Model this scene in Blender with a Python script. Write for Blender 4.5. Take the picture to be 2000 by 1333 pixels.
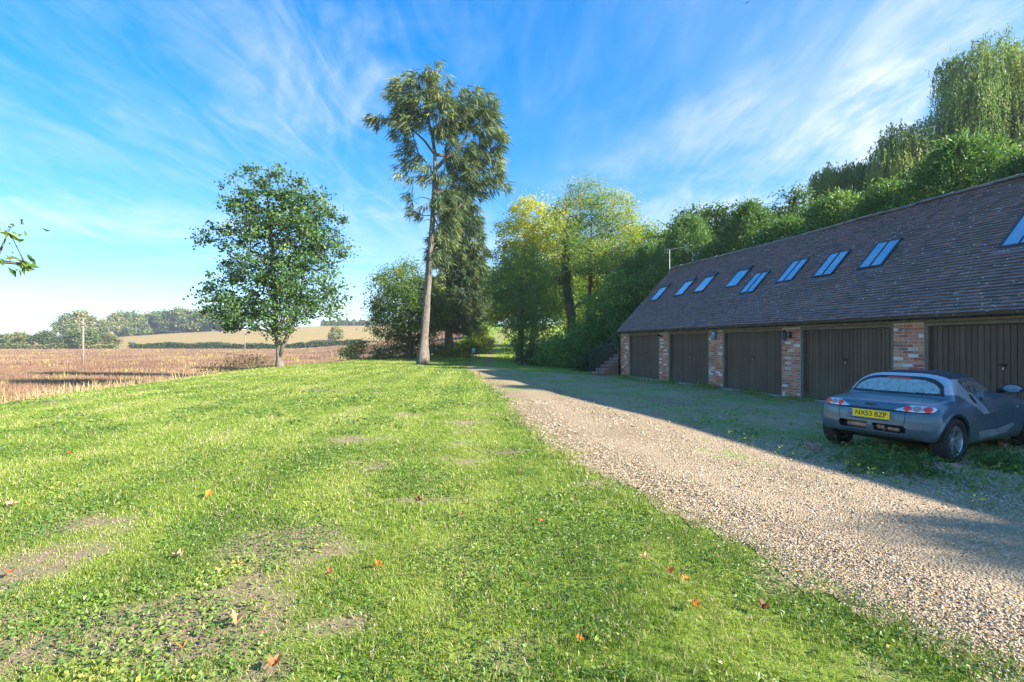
import bpy, math, random
import numpy as np
from mathutils import Vector, Matrix

for o in list(bpy.data.objects):
    bpy.data.objects.remove(o)
S = bpy.context.scene
COL = S.collection
R = math.radians

# ------------------------------------------------------------------ camera
cd = bpy.data.cameras.new('camera')
cam = bpy.data.objects.new('camera', cd)
COL.objects.link(cam)
cam.location = (0, 0, 1.6)
cam.rotation_euler = (R(90), 0, 0)
cd.lens = 17.1
cd.sensor_width = 36
cd.shift_y = 0.00325
cd.clip_start = 0.05
cd.clip_end = 9000
S.camera = cam

# ------------------------------------------------------------------ sun, sky, exposure
SUN_EL, SUN_BACK = 26.6, 20.0          # sun stands to the right and a little behind the camera
sdir = Vector((math.cos(R(SUN_BACK)) * math.cos(R(SUN_EL)), -math.sin(R(SUN_BACK)) * math.cos(R(SUN_EL)), math.sin(R(SUN_EL))))
ld = bpy.data.lights.new('sun', 'SUN')
ld.energy = 3.7
ld.angle = R(0.5)
ld.color = (1.0, 0.92, 0.80)
lo = bpy.data.objects.new('sun', ld)
COL.objects.link(lo)
lo.rotation_euler = (-sdir).to_track_quat('-Z', 'Y').to_euler()

W = bpy.data.worlds.new('World')
S.world = W
W.use_nodes = True
nt = W.node_tree
nt.nodes.clear()


def wn(t, **k):
    n = nt.nodes.new(t)
    for a, v in k.items():
        setattr(n, a, v)
    return n


def wmath(op, a, b=None, clamp=False):
    n = wn('ShaderNodeMath', operation=op, use_clamp=clamp)
    for i, v in enumerate((a, b)):
        if v is None:
            continue
        if isinstance(v, (int, float)):
            n.inputs[i].default_value = v
        else:
            nt.links.new(v, n.inputs[i])
    return n.outputs[0]


sky = wn('ShaderNodeTexSky', sky_type='NISHITA', sun_disc=False)
sky.sun_elevation = R(SUN_EL)
sky.sun_rotation = R(90 + SUN_BACK)
sky.air_density = 1.0
sky.dust_density = 0.35
sky.ozone_density = 3.0
hs = wn('ShaderNodeHueSaturation')
hs.inputs['Saturation'].default_value = 1.78
hs.inputs['Value'].default_value = 1.0
gm = wn('ShaderNodeGamma')
gm.inputs['Gamma'].default_value = 0.68
nt.links.new(sky.outputs[0], gm.inputs[0])
nt.links.new(gm.outputs[0], hs.inputs['Color'])
SKY_CLOUD = (1.9, 2.05, 2.2)
tc = wn('ShaderNodeTexCoord')
sep = wn('ShaderNodeSeparateXYZ')
nt.links.new(tc.outputs['Generated'], sep.inputs[0])
zc = wmath('MAXIMUM', sep.outputs[2], 0.0)
den = wmath('ADD', zc, 0.10)
px = wmath('DIVIDE', sep.outputs[0], den)
py = wmath('DIVIDE', sep.outputs[1], den)


def cloud(sx, sy, scale, detail, lo_, hi_, dist=0.6, off=(0, 0, 0), rough=0.6, rot=0.0):
    cb = wn('ShaderNodeCombineXYZ')
    nt.links.new(px, cb.inputs[0])
    nt.links.new(py, cb.inputs[1])
    mp = wn('ShaderNodeMapping')
    mp.inputs['Location'].default_value = off
    mp.inputs['Rotation'].default_value = (0, 0, rot)
    mp.inputs['Scale'].default_value = (sx, sy, 1)
    nt.links.new(cb.outputs[0], mp.inputs[0])
    n = wn('ShaderNodeTexNoise')
    n.inputs['Scale'].default_value = scale
    n.inputs['Detail'].default_value = detail
    n.inputs['Roughness'].default_value = rough
    n.inputs['Distortion'].default_value = dist
    nt.links.new(mp.outputs[0], n.inputs['Vector'])
    r = wn('ShaderNodeMapRange', interpolation_type='SMOOTHSTEP')
    r.inputs['From Min'].default_value = lo_
    r.inputs['From Max'].default_value = hi_
    nt.links.new(n.outputs[0], r.inputs[0])
    return r.outputs[0]


def blob(cx, cy, sx, sy, rot, amp):
    c, s = math.cos(rot), math.sin(rot)
    dx = wmath('SUBTRACT', px, cx)
    dy = wmath('SUBTRACT', py, cy)
    a = wmath('DIVIDE', wmath('ADD', wmath('MULTIPLY', dx, c), wmath('MULTIPLY', dy, s)), sx)
    b = wmath('DIVIDE', wmath('ADD', wmath('MULTIPLY', dx, -s), wmath('MULTIPLY', dy, c)), sy)
    q = wmath('ADD', wmath('MULTIPLY', a, a), wmath('MULTIPLY', b, b))
    return wmath('MULTIPLY', wmath('POWER', 2.718, wmath('MULTIPLY', q, -1.0)), amp)


wisp = cloud(1.3, 0.75, 1.25, 9, 0.46, 0.76, 1.8, (3.1, 0.7, 0), 0.60, R(38))
veil = cloud(1.1, 0.55, 0.9, 7, 0.40, 0.78, 0.9, (8.4, 3.2, 0), 0.58, R(-30))
fine = cloud(5.5, 1.5, 1.3, 8, 0.36, 0.75, 1.2, (0.4, 5.2, 0), 0.66, R(-52))
broad = cloud(0.7, 0.6, 1.0, 4, 0.40, 0.66, 0.3, (7.7, 1.9, 0))
# the larger wisps of cirrus, where they stand in the sky
mass = wmath('ADD', wmath('ADD', blob(1.30, 1.55, 0.36, 0.75, R(-38), 1.0), blob(-0.85, 2.0, 0.28, 1.1, R(30), 0.55)),
             wmath('ADD', wmath('ADD', blob(1.5, 2.9, 0.9, 0.9, 0, 0.75), blob(-0.8, 2.55, 0.45, 0.35, R(10), 0.7)), blob(-2.3, 2.6, 1.3, 0.45, R(14), 0.75)))
tex = wmath('ADD', wmath('MULTIPLY', wisp, 0.55), wmath('ADD', wmath('MULTIPLY', veil, 0.65), wmath('MULTIPLY', fine, 0.35)))
w1 = wmath('MULTIPLY', tex, wmath('ADD', wmath('MULTIPLY', broad, 0.30), wmath('ADD', wmath('MULTIPLY', mass, 0.75), 0.13)))
low = wn('ShaderNodeMapRange', interpolation_type='SMOOTHSTEP')
low.inputs['From Min'].default_value = 0.40
low.inputs['From Max'].default_value = 0.02
nt.links.new(zc, low.inputs[0])
lowband = cloud(0.20, 1.1, 1.0, 6, 0.38, 0.66, 0.7, (1.3, 2.2, 0), 0.6, R(8))
w2 = wmath('MULTIPLY', low.outputs[0], wmath('ADD', wmath('MULTIPLY', lowband, 0.42), 0.03))
fac = wmath('ADD', w1, w2, clamp=True)
fac = wmath('MULTIPLY', fac, 0.95)
mx = wn('ShaderNodeMix', data_type='RGBA')
nt.links.new(fac, mx.inputs['Factor'])
tnt = wn('ShaderNodeMix', data_type='RGBA', blend_type='MULTIPLY')
tnt.inputs['Factor'].default_value = 1.0
nt.links.new(hs.outputs[0], tnt.inputs[6])
tnt.inputs[7].default_value = (0.68, 0.81, 0.92, 1)
nt.links.new(tnt.outputs[2], mx.inputs[6])
mx.inputs[7].default_value = (SKY_CLOUD[0], SKY_CLOUD[1], SKY_CLOUD[2], 1)
bg = wn('ShaderNodeBackground')
bg.inputs['Strength'].default_value = 0.118
nt.links.new(mx.outputs[2], bg.inputs[0])
wo = wn('ShaderNodeOutputWorld')
nt.links.new(bg.outputs[0], wo.inputs[0])

S.view_settings.view_transform = 'Standard'
S.view_settings.look = 'None'
S.view_settings.exposure = 2.22
S.view_settings.gamma = 1.0
S.view_settings.use_curve_mapping = False
S.render.engine = 'CYCLES'
S.cycles.use_denoising = True
S.cycles.max_bounces = 9
S.cycles.transparent_max_bounces = 6
S.cycles.transmission_bounces = 4
S.cycles.diffuse_bounces = 7
S.cycles.glossy_bounces = 3
S.cycles.sample_clamp_indirect = 6


# ------------------------------------------------------------------ helpers: objects
def link(o, parent=None):
    COL.objects.link(o)
    if parent is not None:
        o.parent = parent
    return o


def tag(o, label=None, cat=None, group=None, kind=None):
    for k, v in (('label', label), ('category', cat), ('group', group), ('kind', kind)):
        if v:
            o[k] = v
    return o


def empty(name, loc=(0, 0, 0), rz=0, label=None, cat=None, group=None):
    o = bpy.data.objects.new(name, None)
    o.location = loc
    o.rotation_euler = (0, 0, rz)
    o.empty_display_size = 0.2
    COL.objects.link(o)
    return tag(o, label, cat, group)


def mk_mesh(name, V, F, mat=None, smooth=False, attrs=None, mats=None, mi=None):
    """V (n,3); F (m,k) array or list of such arrays."""
    me = bpy.data.meshes.new(name)
    V = np.asarray(V, np.float32)
    Fs = F if isinstance(F, list) else [F]
    Fs = [np.asarray(f, np.int32) for f in Fs if len(f)]
    me.vertices.add(len(V))
    me.vertices.foreach_set('co', V.ravel())
    nl = sum(f.size for f in Fs)
    npoly = sum(len(f) for f in Fs)
    me.loops.add(nl)
    me.loops.foreach_set('vertex_index', np.concatenate([f.ravel() for f in Fs]))
    me.polygons.add(npoly)
    tot = np.concatenate([np.full(len(f), f.shape[1], np.int32) for f in Fs])
    st = np.zeros(npoly, np.int32)
    st[1:] = np.cumsum(tot)[:-1]
    me.polygons.foreach_set('loop_start', st)
    me.polygons.foreach_set('loop_total', tot)
    me.polygons.foreach_set('use_smooth', np.full(npoly, bool(smooth)))
    if mi is not None:
        me.polygons.foreach_set('material_index', np.asarray(mi, np.int32))
    for k, a in (attrs or {}).items():
        at = me.attributes.new(k, 'FLOAT', 'POINT')
        at.data.foreach_set('value', np.asarray(a, np.float32))
    for m in (mats or ([mat] if mat else [])):
        me.materials.append(m)
    me.update(calc_edges=True)
    return me


def obj_np(name, V, F, mat, parent=None, smooth=False, attrs=None, loc=None):
    me = mk_mesh(name, V, F, mat, smooth, attrs)
    o = bpy.data.objects.new(name, me)
    if loc is not None:
        o.location = loc
    return link(o, parent)


class MB:
    """collects boxes, tubes, lathes, prisms; build() links them as ONE mesh object"""

    def __init__(s):
        s.V = []
        s.F = {}
        s.n = 0

    def add(s, V, F):
        V = np.asarray(V, float).reshape(-1, 3)
        for f in F:
            s.F.setdefault(len(f), []).append([i + s.n for i in f])
        s.V.append(V)
        s.n += len(V)
        return s

    def box(s, c, d, M=None, bev=0.0):
        x, y, z = d[0] / 2, d[1] / 2, d[2] / 2
        V = np.array([(a * x, b * y, e * z) for a in (-1, 1) for b in (-1, 1) for e in (-1, 1)])
        F = [(0, 1, 3, 2), (4, 6, 7, 5), (0, 4, 5, 1), (2, 3, 7, 6), (0, 2, 6, 4), (1, 5, 7, 3)]
        if bev:
            # chamfered box: 24 verts
            V2, idx = [], {}
            for i, v in enumerate(V):
                for ax in range(3):
                    w = v - np.sign(v) * bev
                    w[ax] = v[ax]
                    idx[(i, ax)] = len(V2)
                    V2.append(w)
            F2 = []
            ax_of = [0, 0, 1, 1, 2, 2]
            for f, ax in zip(F, ax_of):
                F2.append(tuple(idx[(i, ax)] for i in f))
            edges = {}
            for f, ax in zip(F, ax_of):
                for a, b in zip(f, f[1:] + f[:1]):
                    edges.setdefault(tuple(sorted((a, b))), []).append((ax, a, b))
            for (a0, b0), l in edges.items():
                (ax1, a, b), (ax2, _, _) = l
                F2.append((idx[(b, ax1)], idx[(a, ax1)], idx[(a, ax2)], idx[(b, ax2)]))
            for i, v in enumerate(V):
                t = (idx[(i, 0)], idx[(i, 1)], idx[(i, 2)])
                F2.append(t if np.prod(np.sign(v)) > 0 else t[::-1])
            V, F = np.array(V2), F2
        if M is not None:
            V = V @ np.asarray(M, float).T
        return s.add(V + np.asarray(c, float), F)

    def tube(s, pts, r, k=6, cap=True):
        pts = [np.asarray(p, float) for p in pts]
        rs = r if hasattr(r, '__len__') else [r] * len(pts)
        V, F = [], []
        up = None
        for i, p in enumerate(pts):
            a = pts[max(i - 1, 0)]
            b = pts[min(i + 1, len(pts) - 1)]
            t = (b - a) / (np.linalg.norm(b - a) + 1e-9)
            if up is None:
                up = np.array((0, 0, 1.)) if abs(t[2]) < 0.9 else np.array((1., 0, 0))
            u = np.cross(t, up)
            u /= np.linalg.norm(u) + 1e-9
            v = np.cross(u, t)
            up = v
            for j in range(k):
                an = 2 * math.pi * j / k
                V.append(p + rs[i] * (math.cos(an) * u + math.sin(an) * v))
        for i in range(len(pts) - 1):
            for j in range(k):
                a, b = i * k + j, i * k + (j + 1) % k
                F.append((a, a + k, b + k, b))
        if cap:
            F.append(tuple(range(k)))
            F.append(tuple(reversed(range((len(pts) - 1) * k, len(pts) * k))))
        return s.add(V, F)

    def lathe(s, prof, c=(0, 0, 0), M=None, k=24, closed=False):
        """prof [(r, h)] about local z"""
        V, F = [], []
        for r, h in prof:
            for j in range(k):
                a = 2 * math.pi * j / k
                V.append((r * math.cos(a), r * math.sin(a), h))
        n = len(prof)
        for i in range(n if closed else n - 1):
            i2 = (i + 1) % n
            for j in range(k):
                F.append((i * k + j, i * k + (j + 1) % k, i2 * k + (j + 1) % k, i2 * k + j))
        V = np.array(V)
        if M is not None:
            V = V @ np.asarray(M, float).T
        return s.add(V + np.asarray(c, float), F)

    def prism(s, poly, h, c=(0, 0, 0), M=None):
        n = len(poly)
        V = np.array([(x, y, 0) for x, y in poly] + [(x, y, h) for x, y in poly], float)
        F = [tuple(reversed(range(n))), tuple(range(n, 2 * n))] + [(i, (i + 1) % n, (i + 1) % n + n, i + n) for i in range(n)]
        if M is not None:
            V = V @ np.asarray(M, float).T
        return s.add(V + np.asarray(c, float), F)

    def mesh(s, name, mat, smooth=False, M=None, o=None):
        V = np.concatenate(s.V)
        if M is not None:
            V = V @ np.asarray(M, float).T
        if o is not None:
            V = V + np.asarray(o, float)
        return mk_mesh(name, V, [np.array(f) for f in s.F.values()], mat, smooth)

    def build(s, name, mat, parent=None, smooth=False, M=None, o=None):
        ob = bpy.data.objects.new(name, s.mesh(name, mat, smooth, M, o))
        return link(ob, parent)


# ------------------------------------------------------------------ helpers: noise
def _h(ix, iy, seed):
    n = (ix.astype(np.int64) * 374761393 + iy.astype(np.int64) * 668265263 + seed * 974634777) & 0x7fffffff
    n = ((n ^ (n >> 13)) * 1274126177) & 0x7fffffff
    return ((n ^ (n >> 16)) & 0xffffff) / float(0xffffff)


def vnoise(x, y, seed=0):
    x, y = np.asarray(x, float), np.asarray(y, float)
    ix, iy = np.floor(x), np.floor(y)
    fx, fy = x - ix, y - iy
    fx, fy = fx * fx * (3 - 2 * fx), fy * fy * (3 - 2 * fy)
    a, b = _h(ix, iy, seed), _h(ix + 1, iy, seed)
    c, d = _h(ix, iy + 1, seed), _h(ix + 1, iy + 1, seed)
    return (a * (1 - fx) + b * fx) * (1 - fy) + (c * (1 - fx) + d * fx) * fy


def fbm(x, y, seed=0, oct=4):
    s, a, t = 0, 1.0, 0
    for i in range(oct):
        s = s + a * vnoise(np.asarray(x) * 2 ** i, np.asarray(y) * 2 ** i, seed + i * 17)
        t += a
        a *= 0.5
    return s / t


def ss(a, b, x):
    t = np.clip((np.asarray(x, float) - a) / (b - a), 0, 1)
    return t * t * (3 - 2 * t)


# ------------------------------------------------------------------ helpers: materials
def mat_new(name):
    m = bpy.data.materials.new(name)
    m.use_nodes = True
    t = m.node_tree
    t.nodes.clear()
    out = t.nodes.new('ShaderNodeOutputMaterial')
    return m, t, out


def N(t, typ, ins=None, **k):
    n = t.nodes.new(typ)
    for a, v in k.items():
        setattr(n, a, v)
    for a, v in (ins or {}).items():
        if hasattr(v, 'is_output'):
            t.links.new(v, n.inputs[a])
        else:
            n.inputs[a].default_value = v
    return n


def ramp(t, fac, stops, interp='LINEAR'):
    n = t.nodes.new('ShaderNodeValToRGB')
    n.color_ramp.interpolation = interp
    el = n.color_ramp.elements
    while len(el) < len(stops):
        el.new(0.5)
    for e, (p, c) in zip(el, stops):
        e.position = p
        e.color = (*c, 1)
    t.links.new(fac, n.inputs[0])
    return n.outputs[0]


def noise(t, vec, scale, detail=4, rough=0.55, dist=0.0):
    n = N(t, 'ShaderNodeTexNoise', {'Scale': scale, 'Detail': detail, 'Roughness': rough, 'Distortion': dist})
    if vec is not None:
        t.links.new(vec, n.inputs['Vector'])
    return n.outputs[0]


def mixc(t, fac, a, b, blend='MIX'):
    n = t.nodes.new('ShaderNodeMix')
    n.data_type = 'RGBA'
    n.blend_type = blend
    for i, v in ((0, fac), (6, a), (7, b)):
        if hasattr(v, 'is_output'):
            t.links.new(v, n.inputs[i])
        elif i == 0:
            n.inputs[0].default_value = v
        else:
            n.inputs[i].default_value = (*v, 1)
    return n.outputs[2]


def mrange(t, v, a, b, c=0.0, d=1.0, smooth=True):
    n = N(t, 'ShaderNodeMapRange', {'From Min': a, 'From Max': b, 'To Min': c, 'To Max': d})
    if smooth:
        n.interpolation_type = 'SMOOTHSTEP'
    t.links.new(v, n.inputs[0])
    return n.outputs[0]


def mmath(t, op, a, b=0.0):
    n = t.nodes.new('ShaderNodeMath')
    n.operation = op
    for i, v in enumerate((a, b)):
        if hasattr(v, 'is_output'):
            t.links.new(v, n.inputs[i])
        else:
            n.inputs[i].default_value = v
    return n.outputs[0]


def bump(t, h, strength=0.4, dist=0.01):
    return N(t, 'ShaderNodeBump', {'Height': h, 'Strength': strength, 'Distance': dist}).outputs[0]


def geo_pos(t):
    return t.nodes.new('ShaderNodeNewGeometry').outputs['Position']


def simple(name, col, rough=0.6, metal=0.0, var=0.15, scale=8.0, spec=0.5, bmp=0.0, coat=0.0):
    """plain material with a little procedural wear"""
    m, t, out = mat_new(name)
    tcn = t.nodes.new('ShaderNodeTexCoord').outputs['Object']
    n1 = noise(t, tcn, scale, 5, 0.6)
    lo_ = tuple(c * (1 - var) for c in col)
    hi_ = tuple(min(c * (1 + var), 1) for c in col)
    c = ramp(t, n1, [(0.3, lo_), (0.7, hi_)])
    p = N(t, 'ShaderNodeBsdfPrincipled', {'Base Color': c, 'Metallic': metal, 'Specular IOR Level': spec, 'Coat Weight': coat})
    r = mrange(t, n1, 0.2, 0.8, max(rough - 0.08, 0.02), min(rough + 0.08, 1))
    t.links.new(r, p.inputs['Roughness'])
    if bmp:
        t.links.new(bump(t, noise(t, tcn, scale * 6, 4), bmp, 0.005), p.inputs['Normal'])
    t.links.new(p.outputs[0], out.inputs[0])
    return m


def leaf_mat(name, stops, trans=0.4, rough=0.5, spec=0.35, tmul=(1.25, 1.3, 0.6), rnd=0.12):
    """leaves and blades: colour from the per-leaf attribute 'tint'; thin tissue lets light through"""
    m, t, out = mat_new(name)
    a = N(t, 'ShaderNodeAttribute', attribute_name='tint').outputs['Fac']
    if rnd:
        oi = t.nodes.new('ShaderNodeObjectInfo').outputs['Random']
        a = mmath(t, 'ADD', a, mmath(t, 'MULTIPLY', mmath(t, 'SUBTRACT', oi, 0.5), rnd))
    c = ramp(t, a, stops)
    p = N(t, 'ShaderNodeBsdfPrincipled', {'Base Color': c, 'Roughness': rough, 'Specular IOR Level': spec})
    ct = mixc(t, 1.0, c, tmul, 'MULTIPLY')
    tr = N(t, 'ShaderNodeBsdfTranslucent', {'Color': ct})
    mxs = N(t, 'ShaderNodeMixShader', {0: trans})
    t.links.new(p.outputs[0], mxs.inputs[1])
    t.links.new(tr.outputs[0], mxs.inputs[2])
    t.links.new(mxs.outputs[0], out.inputs[0])
    return m
# ================================================================== terrain
EDGE_Y = [-10, 0, 8, 13.3, 18, 25, 31, 36, 42, 48, 54, 60, 70, 100, 150, 400]
EDGE_X = [-12.5, -12.9, -13.5, -14.1, -15.2, -16.3, -17.2, -17.3, -17.0, -16.2, -14.5, -11.5, -8.5, -6.5, -6, -6]


def lawn_edge(y):
    return np.interp(y, EDGE_Y, EDGE_X)


def field_z(x, y):
    z = -1.75 + 1.15 * ss(60, 235, y) + 0 * x
    cr = np.interp(x, [-3000, -900, -430, -372, -282, -170, -60, 0, 500, 3000], [0, 0.5, 1.5, 6.0, 13.0, 19.0, 20.0, 20, 22, 22])
    z = z + cr * ss(238, 455, y)
    return z + 0.25 * (fbm(x / 40.0, y / 40.0, 5, 2) - 0.5) * ss(50, 90, y)


def upland_z(x, y):
    t = np.clip((y - 46) / 84.0, 0, 1)
    z = 7.0 * (t * t * 0.75 + t * 0.25) * 1.0
    return np.where(y > 46, z, 0) + 0.10 * (fbm(x / 5.0 + 3, y / 5.0, 9, 3) - 0.5) * ss(3, 9, y) * (1 - ss(3, 6, x))


def H(x, y):
    x, y = np.asarray(x, float), np.asarray(y, float)
    e = lawn_edge(y) - x
    w = 4.5 + 0.55 * np.clip(y - 46, 0, 200)
    k = ss(-0.8, w, e)
    k = np.maximum(k, ss(150, 260, y))
    z = upland_z(x, y) * (1 - k) + field_z(x, y) * k
    z = z - 0.0 * x
    return z


def h1(x, y):
    return float(H(np.array([x]), np.array([y]))[0])


DRIVE_Y = [-3, 1.0, 2.3, 2.78, 3.44, 4.1, 5.3, 7.34, 9.5, 12, 16, 21, 26, 30, 34]
DRIVE_X = [2.75, 2.5, 2.33, 2.2, 2.0, 1.72, 1.28, 0.62, 0.25, 0.0, -0.5, -1.25, -1.9, -2.6, -3.3]


def drive_left(y):
    return np.interp(y, DRIVE_Y, DRIVE_X)


RUT_Y = [24, 34, 42, 55, 80, 112, 135]
RUT_X = [-0.9, -2.2, -2.9, -3.3, -3.2, -1.9, 0.5]


def rut(x, y):
    c = np.interp(y, RUT_Y, RUT_X)
    d = np.minimum(np.abs(x - c + 0.75), np.abs(x - c - 0.75))
    return np.exp(-(d / 0.33) ** 2) * ss(25, 31, y) * 0.8


def bald(x, y):
    """0..1 how thin the turf is (dry soil shows); more of it in the near left of the lawn"""
    n = fbm(x / 0.9 + 11, y / 0.55 + 4, 3, 6)
    m = fbm(x / 5.0 + 2.2, y / 4.0 + 8.1, 21, 3)
    near = ss(4.9, 3.4, y) * ss(-0.3, -1.7, x) * 0.25 + ss(7, 4, y) * ss(0.5, -2.5, x) * 0.05
    return np.clip(0.85 * ss(0.64, 0.86, n + 0.40 * (m - 0.5) + near + 0.10 * (fbm(x * 6, y * 5, 28, 3) - 0.5)) + rut(x, y), 0, 1)


def weedy(x, y):
    """0..1 clover and broad-leaved weeds"""
    n = fbm(x / 1.1 + 40, y / 0.9 + 7, 33, 4)
    return ss(0.47, 0.62, n + 0.06 * ss(8, 3, y))


def stripe(x, y):
    """mowing stripes run up the lawn towards the tall spruce"""
    q = x + 0.07 * y + 0.4 * fbm(x / 5, y / 7, 78, 2)
    return 0.5 + 0.5 * np.sin(q * 2 * math.pi / 1.5 + 1.5 * fbm(x / 3, y / 6, 77, 2))


def grid(xs, ys, zoff=0.0, keep=None):
    X, Y = np.meshgrid(xs, ys, indexing='ij')
    Z = H(X, Y) + (zoff(X, Y) if callable(zoff) else zoff)
    V = np.stack([X, Y, Z], -1).reshape(-1, 3)
    nx, ny = len(xs), len(ys)
    i, j = np.meshgrid(np.arange(nx - 1), np.arange(ny - 1), indexing='ij')
    a = (i * ny + j).ravel()
    F = np.stack([a, a + ny, a + ny + 1, a + 1], 1)
    if keep is not None:
        c = V[F].mean(1)
        F = F[keep(c[:, 0], c[:, 1])]
        used = np.unique(F)
        mp = np.zeros(len(V), np.int64)
        mp[used] = np.arange(len(used))
        V, F = V[used], mp[F]
    return V, F


def grad_axis(a, b, n, p=1.8):
    t = np.linspace(0, 1, n)
    return a + (b - a) * t ** p


# ------------------------------------------------------------------ ground materials
def m_ground():
    m, t, out = mat_new('rough_grassland')
    p = geo_pos(t)
    n1 = noise(t, p, 0.05, 6, 0.6)
    n2 = noise(t, p, 1.3, 6, 0.7)
    c1 = ramp(t, n1, [(0.35, (0.07, 0.11, 0.025)), (0.65, (0.16, 0.17, 0.05))])
    c = mixc(t, 0.35, c1, ramp(t, n2, [(0.3, (0.05, 0.06, 0.02)), (0.7, (0.2, 0.2, 0.07))]))
    b = N(t, 'ShaderNodeBsdfPrincipled', {'Base Color': c, 'Roughness': 0.95, 'Specular IOR Level': 0.1})
    t.links.new(b.outputs[0], out.inputs[0])
    return m


def m_lawn():
    m, t, out = mat_new('lawn_turf')
    p = geo_pos(t)
    bd = N(t, 'ShaderNodeAttribute', attribute_name='bald').outputs['Fac']
    st = N(t, 'ShaderNodeAttribute', attribute_name='stripe').outputs['Fac']
    n1 = noise(t, p, 9.0, 8, 0.72)
    n2 = noise(t, p, 0.7, 5, 0.6)
    n3 = noise(t, p, 55.0, 5, 0.7)
    g1 = ramp(t, n1, [(0.25, (0.09, 0.15, 0.016)), (0.5, (0.17, 0.25, 0.03)), (0.75, (0.27, 0.32, 0.06))])
    g2 = ramp(t, n2, [(0.3, (0.16, 0.24, 0.03)), (0.7, (0.26, 0.30, 0.055))])
    g = mixc(t, 0.45, g1, g2)
    g = mixc(t, mmath(t, 'MULTIPLY', st, 0.25), g, (0.23, 0.29, 0.06))
    s = ramp(t, n3, [(0.25, (0.12, 0.085, 0.055)), (0.5, (0.27, 0.205, 0.13)), (0.75, (0.42, 0.33, 0.22))])
    s = mixc(t, mrange(t, n1, 0.45, 0.7), s, (0.15, 0.16, 0.05))
    k = mrange(t, mmath(t, 'ADD', bd, mmath(t, 'MULTIPLY', mmath(t, 'SUBTRACT', n1, 0.5), 0.6)), 0.15, 0.75)
    c = mixc(t, k, g, s)
    b = N(t, 'ShaderNodeBsdfPrincipled', {'Base Color': c, 'Roughness': 0.95, 'Specular IOR Level': 0.15})
    hgt = mmath(t, 'ADD', n1, mmath(t, 'MULTIPLY', n3, 0.5))
    t.links.new(bump(t, hgt, 0.8, 0.03), b.inputs['Normal'])
    t.links.new(b.outputs[0], out.inputs[0])
    return m


def m_gravel():
    m, t, out = mat_new('drive_gravel')
    p = geo_pos(t)
    gr = N(t, 'ShaderNodeAttribute', attribute_name='green').outputs['Fac']
    v = N(t, 'ShaderNodeTexVoronoi', {'Scale': 55.0, 'Randomness': 1.0})
    t.links.new(p, v.inputs['Vector'])
    sepc = N(t, 'ShaderNodeSeparateColor', {0: v.outputs['Color']})
    st = ramp(t, sepc.outputs[0], [(0.0, (0.24, 0.16, 0.082)), (0.3, (0.42, 0.30, 0.165)), (0.62, (0.54, 0.40, 0.235)), (0.85, (0.47, 0.375, 0.25)), (1.0, (0.65, 0.535, 0.37))])
    dk = mrange(t, v.outputs['Distance'], 0.25, 0.75, 1.0, 0.35)
    st = mixc(t, 1.0, st, dk, 'MULTIPLY')
    n1 = noise(t, p, 0.9, 7, 0.65)
    n2 = noise(t, p, 14.0, 6, 0.7)
    n4 = noise(t, p, 3.0, 6, 0.7)
    sand = ramp(t, n2, [(0.25, (0.24, 0.17, 0.10)), (0.75, (0.50, 0.385, 0.25))])
    trk = N(t, 'ShaderNodeAttribute', attribute_name='track').outputs['Fac']
    base = mixc(t, mrange(t, mmath(t, 'ADD', n1, mmath(t, 'MULTIPLY', trk, 0.16)), 0.42, 0.66), st, sand)
    moss = ramp(t, n2, [(0.3, (0.14, 0.20, 0.05)), (0.55, (0.26, 0.33, 0.09)), (0.75, (0.46, 0.43, 0.18))])
    dirt = ramp(t, n2, [(0.25, (0.25, 0.17, 0.095)), (0.6, (0.50, 0.36, 0.22)), (0.8, (0.66, 0.52, 0.36))])
    n5 = noise(t, p, 0.55, 5, 0.6)
    weed = mixc(t, mrange(t, mmath(t, 'ADD', mmath(t, 'MULTIPLY', n4, 0.5), mmath(t, 'MULTIPLY', n5, 0.5)), 0.46, 0.56), dirt, moss)
    k = mrange(t, mmath(t, 'ADD', gr, mmath(t, 'MULTIPLY', mmath(t, 'SUBTRACT', n4, 0.5), 1.2)), 0.35, 0.75)
    c = mixc(t, k, base, weed)
    b = N(t, 'ShaderNodeBsdfPrincipled', {'Base Color': c, 'Roughness': 0.9, 'Specular IOR Level': 0.2})
    hgt = mmath(t, 'ADD', mmath(t, 'MULTIPLY', mmath(t, 'SUBTRACT', 1.0, v.outputs['Distance']), 1.0), mmath(t, 'MULTIPLY', n2, 0.8))
    t.links.new(bump(t, hgt, 0.9, 0.015), b.inputs['Normal'])
    t.links.new(b.outputs[0], out.inputs[0])
    return m


def m_field():
    m, t, out = mat_new('field_soil')
    p = geo_pos(t)
    n1 = noise(t, p, 0.06, 6, 0.6)
    n2 = noise(t, p, 1.6, 6, 0.75)
    n3 = noise(t, p, 0.35, 5, 0.7)
    c = ramp(t, n2, [(0.3, (0.14, 0.08, 0.05)), (0.5, (0.25, 0.155, 0.095)), (0.72, (0.35, 0.235, 0.145))])
    c = mixc(t, mrange(t, n3, 0.62, 0.75, 0, 0.35), c, (0.38, 0.30, 0.10))
    c = mixc(t, mrange(t, n1, 0.4, 0.65, 0, 0.45), c, (0.30, 0.185, 0.115))
    b = N(t, 'ShaderNodeBsdfPrincipled', {'Base Color': c, 'Roughness': 0.95, 'Specular IOR Level': 0.1})
    t.links.new(bump(t, n2, 1.0, 0.3), b.inputs['Normal'])
    t.links.new(b.outputs[0], out.inputs[0])
    return m


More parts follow.
